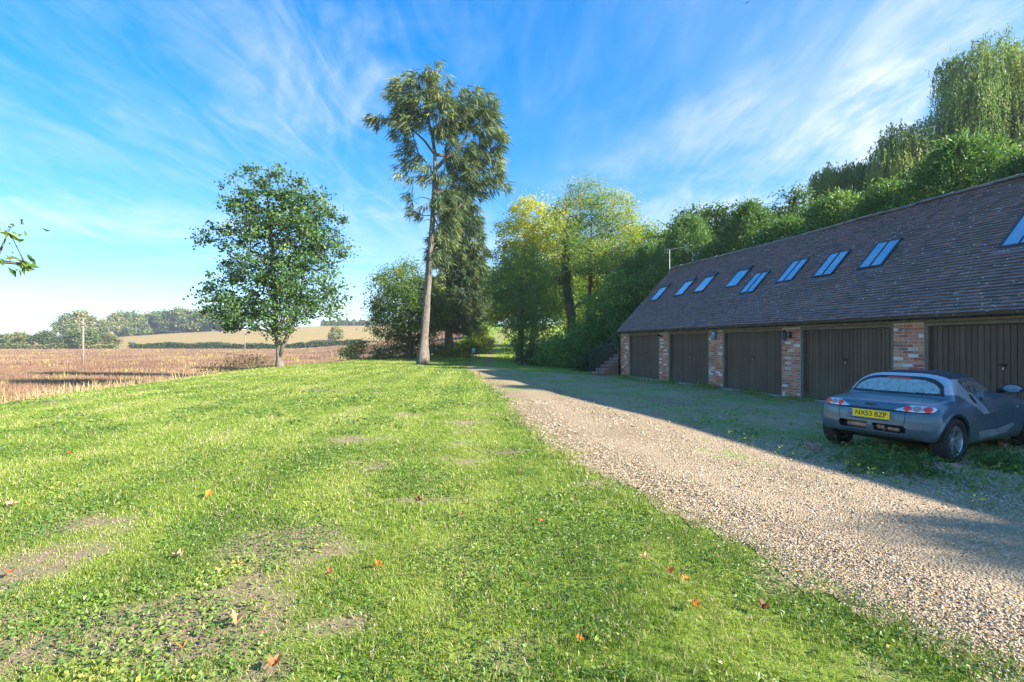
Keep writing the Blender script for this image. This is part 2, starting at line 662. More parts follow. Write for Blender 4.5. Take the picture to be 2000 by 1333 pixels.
def m_stubble():
    m, t, out = mat_new('stubble_hill')
    p = geo_pos(t)
    n1 = noise(t, p, 0.02, 6, 0.6)
    n2 = noise(t, p, 0.6, 7, 0.75)
    mp = N(t, 'ShaderNodeMapping', {'Scale': (0.35, 0.02, 0.1), 'Rotation': (0, 0, 0.5)})
    t.links.new(p, mp.inputs[0])
    n3 = noise(t, mp.outputs[0], 1.0, 4)
    c = ramp(t, n2, [(0.3, (0.24, 0.165, 0.07)), (0.7, (0.40, 0.29, 0.135))])
    c = mixc(t, mrange(t, n1, 0.4, 0.7, 0, 0.5), c, (0.36, 0.27, 0.10))
    c = mixc(t, mrange(t, n3, 0.45, 0.65, 0, 0.35), c, (0.25, 0.19, 0.075))
    b = N(t, 'ShaderNodeBsdfPrincipled', {'Base Color': c, 'Roughness': 0.95, 'Specular IOR Level': 0.1})
    t.links.new(bump(t, n2, 0.8, 0.3), b.inputs['Normal'])
    t.links.new(b.outputs[0], out.inputs[0])
    return m


# ------------------------------------------------------------------ ground sheets
def in_upland(x, y):
    return x > lawn_edge(y)


sx = np.concatenate([-grad_axis(30, 4000, 60, 2.6)[::-1], np.arange(-28, 29, 2.0), grad_axis(30, 4000, 60, 2.6)])
sy = np.concatenate([-grad_axis(12, 3000, 30, 2.4)[::-1], np.arange(-10, 160, 2.0), grad_axis(160, 5500, 90, 2.2)])


def base_off(X, Y):
    near = ss(34, 24, np.abs(X)) * ss(-30, -14, Y) * ss(150, 130, Y)
    fld = ss(-20, -26, X) * ss(470, 440, Y) * ss(20, 30, Y) * ss(-700, -640, X)
    return -0.35 * np.maximum(near, 0) - 0.5 * fld - 0.02


V, F = grid(sx, sy, base_off)
tag(obj_np('ground', V, F, m_ground(), smooth=True), kind='structure')

# lawn: fine grid near the camera
lx = np.arange(-24, 24.01, 0.30)
ly = np.concatenate([np.arange(-6, 14, 0.2), np.arange(14, 50, 0.5), np.arange(50, 141, 1.0)])
V, F = grid(lx, ly, 0.0, lambda x, y: (x > lawn_edge(y) - 4.5) & (x < np.where(y < 26, drive_left(y) + 1.2, 23.9)))
lawn = obj_np('lawn', V, F, m_lawn(), smooth=True, attrs={'bald': bald(V[:, 0], V[:, 1]), 'stripe': stripe(V[:, 0], V[:, 1])})
tag(lawn, kind='structure')


def wheel_track(x, y):
    """0..1 along the two compacted wheel lines of the drive"""
    e = x - drive_left(y)
    w = 0.16 * (fbm(x * 0 + 3, y / 2.5, 66, 2) - 0.5)
    d = np.minimum(np.abs(e - 1.25 + w), np.abs(e - 2.75 + w))
    return np.exp(-(d / 0.33) ** 2)


def yard_green(x, y):
    """how weedy the gravel is: clean along the wheel track, mossy and grassy towards the garages"""
    c = x + 0.263 * y                    # distance line parallel to the garage front
    g = ss(5.2, 6.6, c) * (0.80 + 0.25 * ss(9.0, 10.8, c))
    g = g - 0.55 * np.exp(-((c - 8.2) / 0.9) ** 2) * ss(9.5, 11.5, y) * ss(17, 14, y)
    n = fbm(x / 1.7, y / 2.4, 61, 4)
    g = g + 0.28 * (n - 0.45) + 0.45 * ss(0.54, 0.70, fbm(x / 1.4 + 5, y / 2.6 + 3, 64, 5)) + 0.55 * ss(0.6, 0.75, fbm(x / 0.8 + 9, y / 2.0, 62, 4)) * ss(4, 9, y)
    ed = x - drive_left(y)
    g = g + 0.5 * ss(0.45, -0.1, ed)
    # a grass tongue beside the track, and bare gravel again beyond the car
    g = g + 0.35 * np.exp(-((c - 4.6) ** 2) / 0.5 - ((y - 7.0) / 1.2) ** 2)
    g = g - 0.7 * ss(6.6, 5.2, y) * ss(4.4, 5.4, x) * ss(9.2, 7.6, c)
    return np.clip(g, 0, 1.2)


dx_ = np.arange(-5, 23.01, 0.16)
dy_ = np.concatenate([np.arange(-6, 14, 0.12), np.arange(14, 37, 0.25)])


def drive_keep(x, y):
    n = fbm(x * 2.3, y * 2.3, 15, 4) - 0.5
    right = np.where(y > 25.5, np.interp(y, [25, 27, 30, 33, 36], [4.6, 2.2, 0.2, -1.4, -2.6]), 23)
    return (x > drive_left(y) - 0.06 + n * 0.45) & (x < right + n * 1.4) & (y < 35)


V, F = grid(dx_, dy_, lambda X, Y: 0.006 + 0.02 * ss(0.1, 0.9, X - drive_left(Y)), drive_keep)
drv = obj_np('gravel_drive', V, F, m_gravel(), smooth=True, attrs={'green': yard_green(V[:, 0], V[:, 1]), 'track': wheel_track(V[:, 0], V[:, 1])})
tag(drv, kind='structure')

# brown crop field below the lawn, stubble hill behind it
V, F = grid(np.arange(-420, -8, 2.0), np.arange(-10, 236, 2.0), lambda X, Y: 0.04 + 0.0 * X, lambda x, y: x < lawn_edge(y) - 2.2)
tag(obj_np('crop_field', V, F, m_field(), smooth=True), kind='structure')
V, F = grid(np.arange(-420, 60, 4.0), np.arange(234, 470, 4.0), 0.05, lambda x, y: (x > -345 + (y - 330) * 0.25 - 30 * ss(300, 240, y)))
tag(obj_np('stubble_hill', V, F, m_stubble(), smooth=True), kind='structure')
# ================================================================== blades and leaves
rng = np.random.default_rng(7)


def blades(x, y, z, hgt, wid, lean, az, seg, tint):
    """upright grass blades as real geometry; seg 1 = one triangle, 2 = bent blade"""
    n = len(x)
    ca, sa = np.cos(az), np.sin(az)
    la = az + rng.uniform(-1.2, 1.2, n)
    lx_, ly_ = -np.sin(la) * lean, np.cos(la) * lean
    b = np.stack([x, y, z - 0.004], 1)
    wv = np.stack([ca, sa, 0 * ca], 1) * (wid / 2)[:, None]
    tip = b + np.stack([lx_ * hgt, ly_ * hgt, hgt * np.sqrt(np.clip(1 - lean ** 2 * 0.5, 0.1, 1))], 1)
    if seg == 1:
        V = np.stack([b - wv, b + wv, tip], 1).reshape(-1, 3)
        F = np.arange(3 * n).reshape(-1, 3)
        return V, [F], np.repeat(tint, 3)
    mid = b * 0.45 + tip * 0.55 + np.stack([-lx_ * hgt, -ly_ * hgt, hgt * 0.9], 1) * 0.18
    V = np.stack([b - wv, b + wv, mid - wv * 0.8, mid + wv * 0.8, tip], 1).reshape(-1, 3)
    k = 5 * np.arange(n)[:, None]
    return V, [k + np.array([[0, 1, 3, 2]]), k + np.array([[2, 3, 4]])], np.repeat(tint, 5)


def merge(parts):
    Vs, F3, F4, T, o = [], [], [], [], 0
    for V, Fl, t in parts:
        for f in Fl:
            (F3 if f.shape[1] == 3 else F4).append(f + o)
        Vs.append(V)
        T.append(t)
        o += len(V)
    F = [np.concatenate(q) for q in (F3, F4) if q]
    return np.concatenate(Vs), F, np.concatenate(T)


def leaves(c, nrm, size, tint, aspect=0.62, fold=0.18, droop=None):
    """folded diamond leaves; nrm = facing direction, droop = direction of the leaf's long axis (optional)"""
    n = len(c)
    nrm = nrm / (np.linalg.norm(nrm, axis=1, keepdims=True) + 1e-9)
    r = rng.normal(size=(n, 3)) if droop is None else droop + rng.normal(size=(n, 3)) * 0.25
    u = r - nrm * (r * nrm).sum(1, keepdims=True)
    u /= np.linalg.norm(u, axis=1, keepdims=True) + 1e-9
    v = np.cross(nrm, u)
    s = size[:, None]
    lift = nrm * s * fold
    V = np.stack([c - u * s * 0.5, c - v * s * aspect * 0.5 + lift + u * s * 0.05, c + u * s * 0.5, c + v * s * aspect * 0.5 + lift + u * s * 0.05], 1).reshape(-1, 3)
    F = np.arange(4 * n).reshape(-1, 4)
    return V, [F], np.repeat(tint, 4)


# ------------------------------------------------------------------ branching
def grow(trunk, attr, step=0.9, up=0.25):
    """trunk: list of points; attr: (n,3) clump centres. Returns node positions and parents."""
    P = [np.array(p, float) for p in trunk]
    par = [-1] + list(range(len(P) - 1))
    nt_ = len(P)
    T = np.array(P)
    d0 = np.min(np.linalg.norm(attr[:, None] - T[None], axis=2), axis=1)
    arr = np.zeros((len(P) + len(attr) * 8 + 50, 3))
    arr[:len(P)] = P
    cnt = len(P)
    tips = []
    for i in np.argsort(d0):
        a = attr[i]
        dv = a - arr[:cnt]
        dist = np.linalg.norm(dv, axis=1)
        cost = dist + np.maximum(0, 0.35 * dist - dv[:, 2]) * 0.9
        cost[0] += 5
        j = int(np.argmin(cost))
        L = dist[j]
        m = max(1, min(8, int(L / step)))
        prev = j
        p0 = arr[j].copy()
        for q in range(1, m + 1):
            f = q / m
            p = p0 + (a - p0) * f
            if q < m:
                p = p + rng.normal(size=3) * 0.07 * L / m + np.array((0, 0, up * L * 0.35 * f * (1 - f) * 2))
            arr[cnt] = p
            par.append(prev)
            prev = cnt
            cnt += 1
        tips.append(prev)
    return arr[:cnt], np.array(par), nt_, tips


def branch_mesh(P, par, nt_, r0, rtip=0.012, k=5, trunk_prof=None, flare=1.35, pw=2.3):
    n = len(P)
    acc = np.zeros(n)
    ch = np.bincount(par[par >= 0], minlength=n)
    acc[ch == 0] = rtip ** pw
    for i in range(n - 1, nt_ - 1, -1):
        acc[par[i]] += acc[i]
    for i in range(nt_ - 1, 0, -1):
        acc[i - 1] += acc[i]
    r = np.maximum(acc, rtip ** pw) ** (1 / pw)
    sc = r0 / r[0]
    r = np.maximum(rtip * 0.6, r * (sc if sc < 1 else 1 + (sc - 1) * np.clip((r - rtip) / (r[0] - rtip + 1e-9), 0, 1)))
    if trunk_prof is not None:
        r[:nt_] = trunk_prof
    r[0] *= flare
    e = np.where(par >= 0)[0]
    A, B = P[par[e]], P[e]
    ra, rb = np.minimum(r[par[e]], np.where(par[e] < nt_, np.where(e < nt_, 9, r[e] * 1.35), 9)), r[e]
    t = B - A
    L = np.linalg.norm(t, axis=1, keepdims=True) + 1e-9
    t = t / L
    ref = np.where(np.abs(t[:, 2:3]) < 0.9, np.array([[0, 0, 1.]]), np.array([[1., 0, 0]]))
    u = np.cross(t, ref)
    u /= np.linalg.norm(u, axis=1, keepdims=True)
    v = np.cross(u, t)
    Vs, Fs, o = [], [], 0
    big = rb > 0.06
    trk = e < nt_
    for msk, kk in ((big & ~trk, 7), (~big & ~trk, 4)):
        if not msk.any():
            continue
        an = np.arange(kk) * 2 * math.pi / kk
        ring = u[msk][:, None] * np.cos(an)[None, :, None] + v[msk][:, None] * np.sin(an)[None, :, None]
        a = A[msk][:, None] + ring * ra[msk][:, None, None]
        b = (B[msk] + t[msk] * (rb[msk] * 0.4)[:, None])[:, None] + ring * rb[msk][:, None, None]
        m = msk.sum()
        V = np.concatenate([a, b], 1).reshape(-1, 3)
        base = (np.arange(m) * 2 * kk)[:, None]
        for q in range(kk):
            q2 = (q + 1) % kk
            Fs.append(base + np.array([[q, q2, kk + q2, kk + q]]) + o)
        Vs.append(V)
        o += len(V)
    # trunk: one continuous tube with a little unevenness
    kk = 14
    tp = P[:nt_]
    seg = []
    for i in range(nt_ - 1):
        for f in (0, 0.34, 0.67):
            seg.append((tp[i] * (1 - f) + tp[i + 1] * f, r[i] * (1 - f) + r[i + 1] * f))
    seg.append((tp[-1], r[nt_ - 1]))
    an = np.arange(kk) * 2 * math.pi / kk
    V = []
    for i, (c, rr) in enumerate(seg):
        wob = 1 + 0.10 * np.sin(3 * an + i * 0.5) + 0.07 * rng.normal(size=kk) + (0.25 * np.clip(np.sin(5 * an + 0.6), 0, 1) if i < 2 else 0)
        V.append(np.stack([c[0] + rr * wob * np.cos(an), c[1] + rr * wob * np.sin(an), np.full(kk, c[2])], 1))
    V = np.concatenate(V)
    for i in range(len(seg) - 1):
        for q in range(kk):
            q2 = (q + 1) % kk
            Fs.append(np.array([[i * kk + q, i * kk + q2, (i + 1) * kk + q2, (i + 1) * kk + q]]) + o)
    Vs.append(V)
    return np.concatenate(Vs), np.concatenate(Fs)


def sample_lobes(lobes, n, mind, shell=0.45, ry=None):
    """clump centres in a union of ellipsoids, biased outwards, thinned to a minimum spacing"""
    lb = np.array([(x, y, z, a, b, c) for x, y, z, a, b, c in lobes], float)
    w = lb[:, 3] * lb[:, 4] * lb[:, 5]
    w = w ** 0.75
    idx = rng.choice(len(lb), n * 6, p=w / w.sum())
    d = rng.normal(size=(n * 6, 3))
    d /= np.linalg.norm(d, axis=1, keepdims=True)
    rr = (shell ** 3 + (1 - shell ** 3) * rng.random(n * 6)) ** (1 / 3)
    p = lb[idx, :3] + d * rr[:, None] * lb[idx, 3:]
    keep = np.zeros((n, 3))
    c = 0
    for q in p:
        if c == 0 or np.min(((keep[:c] - q) ** 2).sum(1)) > mind * mind:
            keep[c] = q
            c += 1
            if c >= n:
                break
    return keep[:c]


def bark_mat(name, a, b, sc=6.0):
    m, t, out = mat_new(name)
    p = t.nodes.new('ShaderNodeTexCoord').outputs['Object']
    mp = N(t, 'ShaderNodeMapping', {'Scale': (1, 1, 0.28)})
    t.links.new(p, mp.inputs[0])
    n1 = noise(t, mp.outputs[0], sc, 8, 0.7, 0.6)
    n2 = noise(t, p, 1.1, 4)
    c = ramp(t, n1, [(0.3, a), (0.68, b)])
    c = mixc(t, mrange(t, n2, 0.45, 0.7, 0, 0.4), c, (0.10, 0.11, 0.06))
    s = N(t, 'ShaderNodeBsdfPrincipled', {'Base Color': c, 'Roughness': 0.9, 'Specular IOR Level': 0.15})
    t.links.new(bump(t, n1, 1.0, 0.04), s.inputs['Normal'])
    t.links.new(s.outputs[0], out.inputs[0])
    return m


M_BARK = bark_mat('grey_bark', (0.06, 0.052, 0.043), (0.20, 0.18, 0.15))
M_BARK_D = bark_mat('dark_bark', (0.05, 0.042, 0.032), (0.17, 0.14, 0.10))
M_BARK_S = bark_mat('spruce_bark', (0.07, 0.056, 0.047), (0.25, 0.215, 0.185), 11.0)


def crown_np(tips_pos, center, n_leaf, rc, size, aspect, tintf, outb=0.6, upb=0.5, flat=0.7, fold=0.18, droop=None):
    n = len(tips_pos)
    k = rng.poisson(n_leaf * np.clip(rng.gamma(2.2, 0.45, n), 0.15, 2.2), n)
    idx = np.repeat(np.arange(n), k)
    g = rng.normal(size=(len(idx), 3)) * np.array([rc, rc, rc * flat]) * (0.6 + 0.8 * rng.random(n))[idx][:, None]
    c = tips_pos[idx] + g
    out = c - center
    out /= np.linalg.norm(out, axis=1, keepdims=True) + 1e-9
    nr = rng.normal(size=c.shape) + out * outb + np.array([0, 0, upb])
    sz = size * rng.uniform(0.65, 1.3, len(c))
    ti = tintf(c) + 0.10 * rng.normal(size=len(c)) + (0.10 * rng.normal(size=n))[idx]
    return leaves(c, nr, sz, np.clip(ti, 0, 1), aspect, fold, None if droop is None else np.tile(droop, (len(c), 1)))


def broad_tree(name, base, lobes, trunk, r0, leafm, barkm, label, n_cl=350, mind=0.55, n_leaf=60, rc=0.42, size=0.16, aspect=0.75,
               tintf=None, shell=0.45, cat='tree', group=None, rag=3, up=0.25, pull=0.12, rtip=0.012, **kw):
    """thing > trunk, crown.  lobes and trunk are metres relative to the base"""
    root = empty(name, base, 0, label, cat, group)
    lob2 = list(lobes)
    for l in lobes:                      # ragged outline: small sprays of foliage standing out of every lobe
        for _ in range(rag):
            d = rng.normal(size=3)
            d[2] = abs(d[2]) * 0.8 - 0.25
            d /= np.linalg.norm(d)
            q = rng.uniform(0.18, 0.34)
            lob2.append((l[0] + d[0] * l[3] * 1.0, l[1] + d[1] * l[4] * 1.0, max(l[2] + d[2] * l[5] * 1.05, 0.5), l[3] * q, l[4] * q, l[5] * q))
    A = sample_lobes(lob2, n_cl, mind, shell)
    P, par, nt_, tips = grow(trunk, A, 0.8, up)
    V, F = branch_mesh(P, par, nt_, r0, rtip)
    obj_np('trunk', V, F, barkm, root, smooth=True)
    lb = np.array(lobes, float)
    cen = np.average(lb[:, :3], axis=0, weights=lb[:, 3] * lb[:, 4] * lb[:, 5])
    parts = [crown_np(A, cen, n_leaf, rc, size, aspect, tintf or (lambda c: np.full(len(c), 0.45)), **kw)]
    # leaves along the thin outer branches as well
    ends = np.array([i for i in range(nt_, len(P)) if True])
    mid = P[ends] + rng.normal(size=(len(ends), 3)) * rc * 0.3
    parts.append(crown_np(mid[rng.random(len(mid)) < pull], cen, n_leaf * 0.5, rc * 0.8, size, aspect, tintf or (lambda c: np.full(len(c), 0.45)), **kw))
    V, F, T = merge(parts)
    obj_np('crown', V, F, leafm, root, attrs={'tint': T})
    return root


G_STOPS = [(0.0, (0.038, 0.081, 0.022)), (0.35, (0.084, 0.159, 0.032)), (0.6, (0.155, 0.236, 0.041)), (0.8, (0.378, 0.351, 0.047)), (1.0, (0.567, 0.405, 0.054))]
M_LEAF = leaf_mat('green_leaves', G_STOPS, 0.42)
M_LEAF_D = leaf_mat('dark_leaves', [(0.0, (0.032, 0.080, 0.029)), (0.4, (0.067, 0.147, 0.042)), (0.7, (0.136, 0.232, 0.051)), (1.0, (0.352, 0.368, 0.064))], 0.35)
M_LEAF_Y = leaf_mat('yellowing_leaves', [(0.0, (0.066, 0.129, 0.023)), (0.35, (0.163, 0.244, 0.035)), (0.65, (0.503, 0.489, 0.037)), (1.0, (0.699, 0.592, 0.037))], 0.45)
M_ASH = leaf_mat('ash_leaves', [(0.0, (0.076, 0.141, 0.046)), (0.35, (0.145, 0.249, 0.066)), (0.6, (0.235, 0.336, 0.079)), (0.8, (0.442, 0.417, 0.066)), (1.0, (0.635, 0.457, 0.066))], 0.48)
M_LEAF_LIFT = leaf_mat('shade_lifted_leaves', [(0.0, (0.077, 0.166, 0.053)), (0.4, (0.149, 0.277, 0.074)), (0.7, (0.266, 0.406, 0.090)), (1.0, (0.531, 0.510, 0.090))], 0.4, 0.4)  # leaf green brightened in the colour to lift laurel and verge mounds in shade
M_WILLOW = leaf_mat('willow_leaves', [(0.0, (0.103, 0.180, 0.076)), (0.4, (0.189, 0.275, 0.108)), (0.7, (0.327, 0.361, 0.119)), (1.0, (0.482, 0.437, 0.119))], 0.4)
M_NEEDLE = leaf_mat('spruce_needles', [(0.0, (0.040, 0.076, 0.040)), (0.4, (0.108, 0.166, 0.064)), (0.7, (0.270, 0.296, 0.090)), (1.0, (0.468, 0.378, 0.144))], 0.22, 0.6)
M_HEDGE = leaf_mat('cypress_sprays', [(0.0, (0.041, 0.095, 0.034)), (0.4, (0.084, 0.175, 0.048)), (0.7, (0.153, 0.266, 0.069)), (1.0, (0.305, 0.388, 0.102))], 0.3, 0.55)
M_GRASS = leaf_mat('grass_blades', [(0.0, (0.072, 0.139, 0.018)), (0.3, (0.139, 0.234, 0.025)), (0.55, (0.246, 0.334, 0.044)), (0.75, (0.359, 0.388, 0.093)), (0.88, (0.492, 0.409, 0.248)), (1.0, (0.575, 0.468, 0.360))], 0.35, 0.5, rnd=0)
M_WEED = leaf_mat('weed_leaves', [(0.0, (0.06, 0.13, 0.03)), (0.45, (0.115, 0.215, 0.045)), (0.75, (0.22, 0.31, 0.07)), (1.0, (0.36, 0.33, 0.08))], 0.3, 0.42, rnd=0)
M_DRY = leaf_mat('dry_grass_blades', [(0.0, (0.20, 0.13, 0.07)), (0.5, (0.42, 0.31, 0.17)), (1.0, (0.62, 0.50, 0.30))], 0.3, 0.6, rnd=0)
M_CROP = leaf_mat('crop_stems', [(0.0, (0.144, 0.078, 0.054)), (0.4, (0.261, 0.153, 0.099)), (0.65, (0.362, 0.245, 0.151)), (0.8, (0.421, 0.351, 0.121)), (1.0, (0.505, 0.517, 0.086))], 0.25, 0.7, rnd=0)
# ================================================================== garage block
GO = (5.51, 24.6, 0.0)
GRZ = math.atan2(-0.9671, 0.2545)
gd, gn = np.array([0.2545, -0.9671]), np.array([0.9671, 0.2545])


def gw(k, t):
    return GO[0] + k * gd[0] + t * gn[0], GO[1] + k * gd[1] + t * gn[1]


TE, ZE, TR, ZR = -0.20, 2.224, 3.0, 5.55
SL = math.hypot(TR - TE, ZR - ZE)
cs, sn = (TR - TE) / SL, (ZR - ZE) / SL
K0, K1 = -0.12, 26.0


def rp(k, s, h):
    """point on the front roof slope: along the ridge, up the slope, off the slope"""
    return (k, TE + s * cs - h * sn, ZE + s * sn + h * cs)


def m_brick_single():
    m, t, out = mat_new('old_red_brick')
    r = t.nodes.new('ShaderNodeObjectInfo').outputs['Random']
    at = N(t, 'ShaderNodeAttribute', attribute_name='tint').outputs['Fac']
    rr = mmath(t, 'FRACT', mmath(t, 'ADD', r, at))
    c = ramp(t, rr, [(0.0, (0.60, 0.20, 0.12)), (0.2, (0.68, 0.27, 0.16)), (0.38, (0.50, 0.15, 0.10)), (0.55, (0.70, 0.34, 0.21)), (0.70, (0.62, 0.27, 0.19)), (0.80, (0.36, 0.18, 0.15)), (0.86, (0.70, 0.56, 0.48)), (0.93, (0.80, 0.74, 0.69))], 'CONSTANT')
    p = geo_pos(t)
    n1 = noise(t, p, 26, 6, 0.7)
    n2 = noise(t, p, 5, 4, 0.6)
    n3 = noise(t, p, 11, 5, 0.7)
    c = mixc(t, mrange(t, n1, 0.3, 0.7, 0, 0.55), c, mixc(t, 1.0, c, (0.55, 0.52, 0.5), 'MULTIPLY'))
    c = mixc(t, mrange(t, n3, 0.58, 0.68, 0, 0.75), c, (0.62, 0.55, 0.50))
    c = mixc(t, mrange(t, n2, 0.6, 0.75, 0, 0.4), c, (0.12, 0.10, 0.09))
    b = N(t, 'ShaderNodeBsdfPrincipled', {'Base Color': c, 'Roughness': 0.92, 'Specular IOR Level': 0.2})
    t.links.new(bump(t, n1, 0.7, 0.006), b.inputs['Normal'])
    t.links.new(b.outputs[0], out.inputs[0])
    return m


def m_brick_wall():
    m, t, out = mat_new('brick_wall')
    p = t.nodes.new('ShaderNodeTexCoord').outputs['Object']
    sp = N(t, 'ShaderNodeSeparateXYZ', {0: p})
    u = mmath(t, 'ADD', sp.outputs[0], sp.outputs[1])
    cb = N(t, 'ShaderNodeCombineXYZ', {0: u, 1: sp.outputs[2]})
    br = N(t, 'ShaderNodeTexBrick', {'Vector': cb.outputs[0], 'Color1': (0.36, 0.13, 0.09, 1), 'Color2': (0.22, 0.085, 0.065, 1), 'Mortar': (0.36, 0.31, 0.26, 1),
                                    'Scale': 1.0, 'Mortar Size': 0.006, 'Brick Width': 0.225, 'Row Height': 0.075})
    n1 = noise(t, p, 7, 6, 0.7)
    c = mixc(t, mrange(t, n1, 0.5, 0.7, 0, 0.5), br.outputs[0], (0.12, 0.11, 0.08))
    b = N(t, 'ShaderNodeBsdfPrincipled', {'Base Color': c, 'Roughness': 0.92, 'Specular IOR Level': 0.2})
    t.links.new(bump(t, mmath(t, 'SUBTRACT', 1.0, br.outputs[1]), 0.6, 0.01), b.inputs['Normal'])
    t.links.new(b.outputs[0], out.inputs[0])
    return m


def m_tile():
    m, t, out = mat_new('clay_tile')
    oi = t.nodes.new('ShaderNodeObjectInfo').outputs['Random']
    at = N(t, 'ShaderNodeAttribute', attribute_name='tint').outputs['Fac']
    r = mmath(t, 'FRACT', mmath(t, 'ADD', oi, at))
    c = ramp(t, r, [(0.0, (0.165, 0.105, 0.098)), (0.25, (0.275, 0.16, 0.138)), (0.5, (0.115, 0.083, 0.084)), (0.72, (0.36, 0.195, 0.168)), (0.94, (0.20, 0.13, 0.122)), (0.98, (0.30, 0.165, 0.155)), (1.0, (0.42, 0.22, 0.19))])
    p = geo_pos(t)
    n1 = noise(t, p, 1.1, 6, 0.65)
    n2 = noise(t, p, 22, 6, 0.75)
    n3 = noise(t, p, 0.55, 4, 0.6)
    c = mixc(t, mrange(t, n2, 0.35, 0.7, 0, 0.6), c, (0.31, 0.225, 0.205))
    c = mixc(t, mrange(t, n1, 0.52, 0.68, 0, 0.6), c, (0.16, 0.145, 0.075))
    c = mixc(t, mrange(t, n3, 0.5, 0.68, 0, 0.30), c, (0.31, 0.205, 0.18))
    # pale lichen spots
    v = N(t, 'ShaderNodeTexVoronoi', {'Scale': 11.0, 'Randomness': 1.0})
    t.links.new(p, v.inputs['Vector'])
    sp = N(t, 'ShaderNodeSeparateColor', {0: v.outputs['Color']})
    n4 = noise(t, p, 0.9, 3)
    dd = mmath(t, 'ADD', v.outputs['Distance'], mmath(t, 'MULTIPLY', mmath(t, 'SUBTRACT', n2, 0.5), 0.22))
    th = mmath(t, 'MULTIPLY', mrange(t, mmath(t, 'ADD', sp.outputs[0], mmath(t, 'MULTIPLY', n4, 0.9)), 0.85, 1.45), 0.25)
    lich = mrange(t, mmath(t, 'SUBTRACT', dd, th), 0.03, -0.02)
    c = mixc(t, mmath(t, 'MULTIPLY', lich, 0.9), c, (0.68, 0.69, 0.66))
    b = N(t, 'ShaderNodeBsdfPrincipled', {'Base Color': c, 'Roughness': 0.62, 'Specular IOR Level': 0.45})
    t.links.new(bump(t, n2, 0.7, 0.006), b.inputs['Normal'])
    t.links.new(b.outputs[0], out.inputs[0])
    return m


def m_stained_wood():
    m, t, out = mat_new('dark_stained_timber')
    oi = t.nodes.new('ShaderNodeObjectInfo').outputs['Random']
    p = geo_pos(t)
    mp = N(t, 'ShaderNodeMapping', {'Scale': (14, 14, 0.9)})
    t.links.new(p, mp.inputs[0])
    n1 = noise(t, mp.outputs[0], 1.0, 7, 0.7)
    n2 = noise(t, p, 1.3, 5, 0.6)
    z = N(t, 'ShaderNodeSeparateXYZ', {0: p}).outputs[2]
    c = ramp(t, n1, [(0.25, (0.060, 0.034, 0.023)), (0.55, (0.115, 0.066, 0.043)), (0.8, (0.19, 0.115, 0.078))])
    c = mixc(t, mmath(t, 'MULTIPLY', oi, 0.55), c, (0.18, 0.11, 0.075))
    c = mixc(t, mmath(t, 'MULTIPLY', mrange(t, z, 1.2, 0.0), mrange(t, n2, 0.4, 0.65, 0, 0.55)), c, (0.15, 0.15, 0.09))
    b = N(t, 'ShaderNodeBsdfPrincipled', {'Base Color': c, 'Specular IOR Level': 0.35, 'Roughness': 0.6})
    t.links.new(bump(t, n1, 0.35, 0.004), b.inputs['Normal'])
    t.links.new(b.outputs[0], out.inputs[0])
    return m


M_BRICK = m_brick_single()
M_WALL = m_brick_wall()
M_TILE = m_tile()
M_WOOD = m_stained_wood()
M_FRAME = simple('door_frame_timber', (0.17, 0.125, 0.095), 0.6, var=0.3, scale=5)
M_RAIL = simple('painted_iron_rail', (0.05, 0.065, 0.07), 0.35, 0.3, var=0.3)
M_MORTAR = simple('lime_mortar', (0.58, 0.49, 0.40), 0.95, var=0.25, scale=14, bmp=0.5)
M_OAK = simple('brown_timber', (0.30, 0.20, 0.115), 0.8, var=0.35, scale=5, bmp=0.4)
M_BLACK = simple('black_metal', (0.018, 0.018, 0.02), 0.4, 0.2, var=0.3)
M_GUTTER = simple('black_gutter_plastic', (0.02, 0.021, 0.024), 0.28, 0.0, var=0.3, scale=3)
M_CONC = simple('weathered_concrete', (0.36, 0.34, 0.30), 0.95, var=0.3, scale=6, bmp=0.5)
M_LEAD = simple('lead_flashing', (0.20, 0.23, 0.27), 0.5, 0.4, var=0.25, scale=5)
M_RIDGE = simple('ridge_clay', (0.16, 0.135, 0.115), 0.85, var=0.4, scale=4, bmp=0.5)
M_STEEL = simple('grey_steel', (0.45, 0.46, 0.47), 0.4, 0.8, var=0.2)
M_VFRAME = simple('window_cladding', (0.06, 0.07, 0.085), 0.35, 0.5, var=0.2)


def m_pane():
    m, t, out = mat_new('roof_window_glass')
    p = geo_pos(t)
    n = noise(t, p, 6, 4)
    c = ramp(t, n, [(0.3, (0.42, 0.54, 0.62)), (0.7, (0.50, 0.62, 0.70))])
    b = N(t, 'ShaderNodeBsdfPrincipled', {'Base Color': c, 'Metallic': 0.85, 'Roughness': 0.05, 'IOR': 1.5})
    t.links.new(bump(t, noise(t, p, 1.2, 2), 0.06, 0.02), b.inputs['Normal'])
    t.links.new(b.outputs[0], out.inputs[0])
    return m


M_PANE = m_pane()

garage = empty('garage_block', GO, GRZ, 'long brick garage block with dark timber doors and a steep tiled roof', 'garage')
DOORS = [(0.81, 3.52), (4.23, 6.87), (7.63, 10.29), (10.95, 13.60), (14.27, 17.0), (17.67, 20.35), (21.0, 23.68)]
PIERS = [(-0.04, 0.81)] + [(a[1], b[0]) for a, b in zip(DOORS[:-1], DOORS[1:])] + [(23.68, 26.0)]
PTOP = 2.09

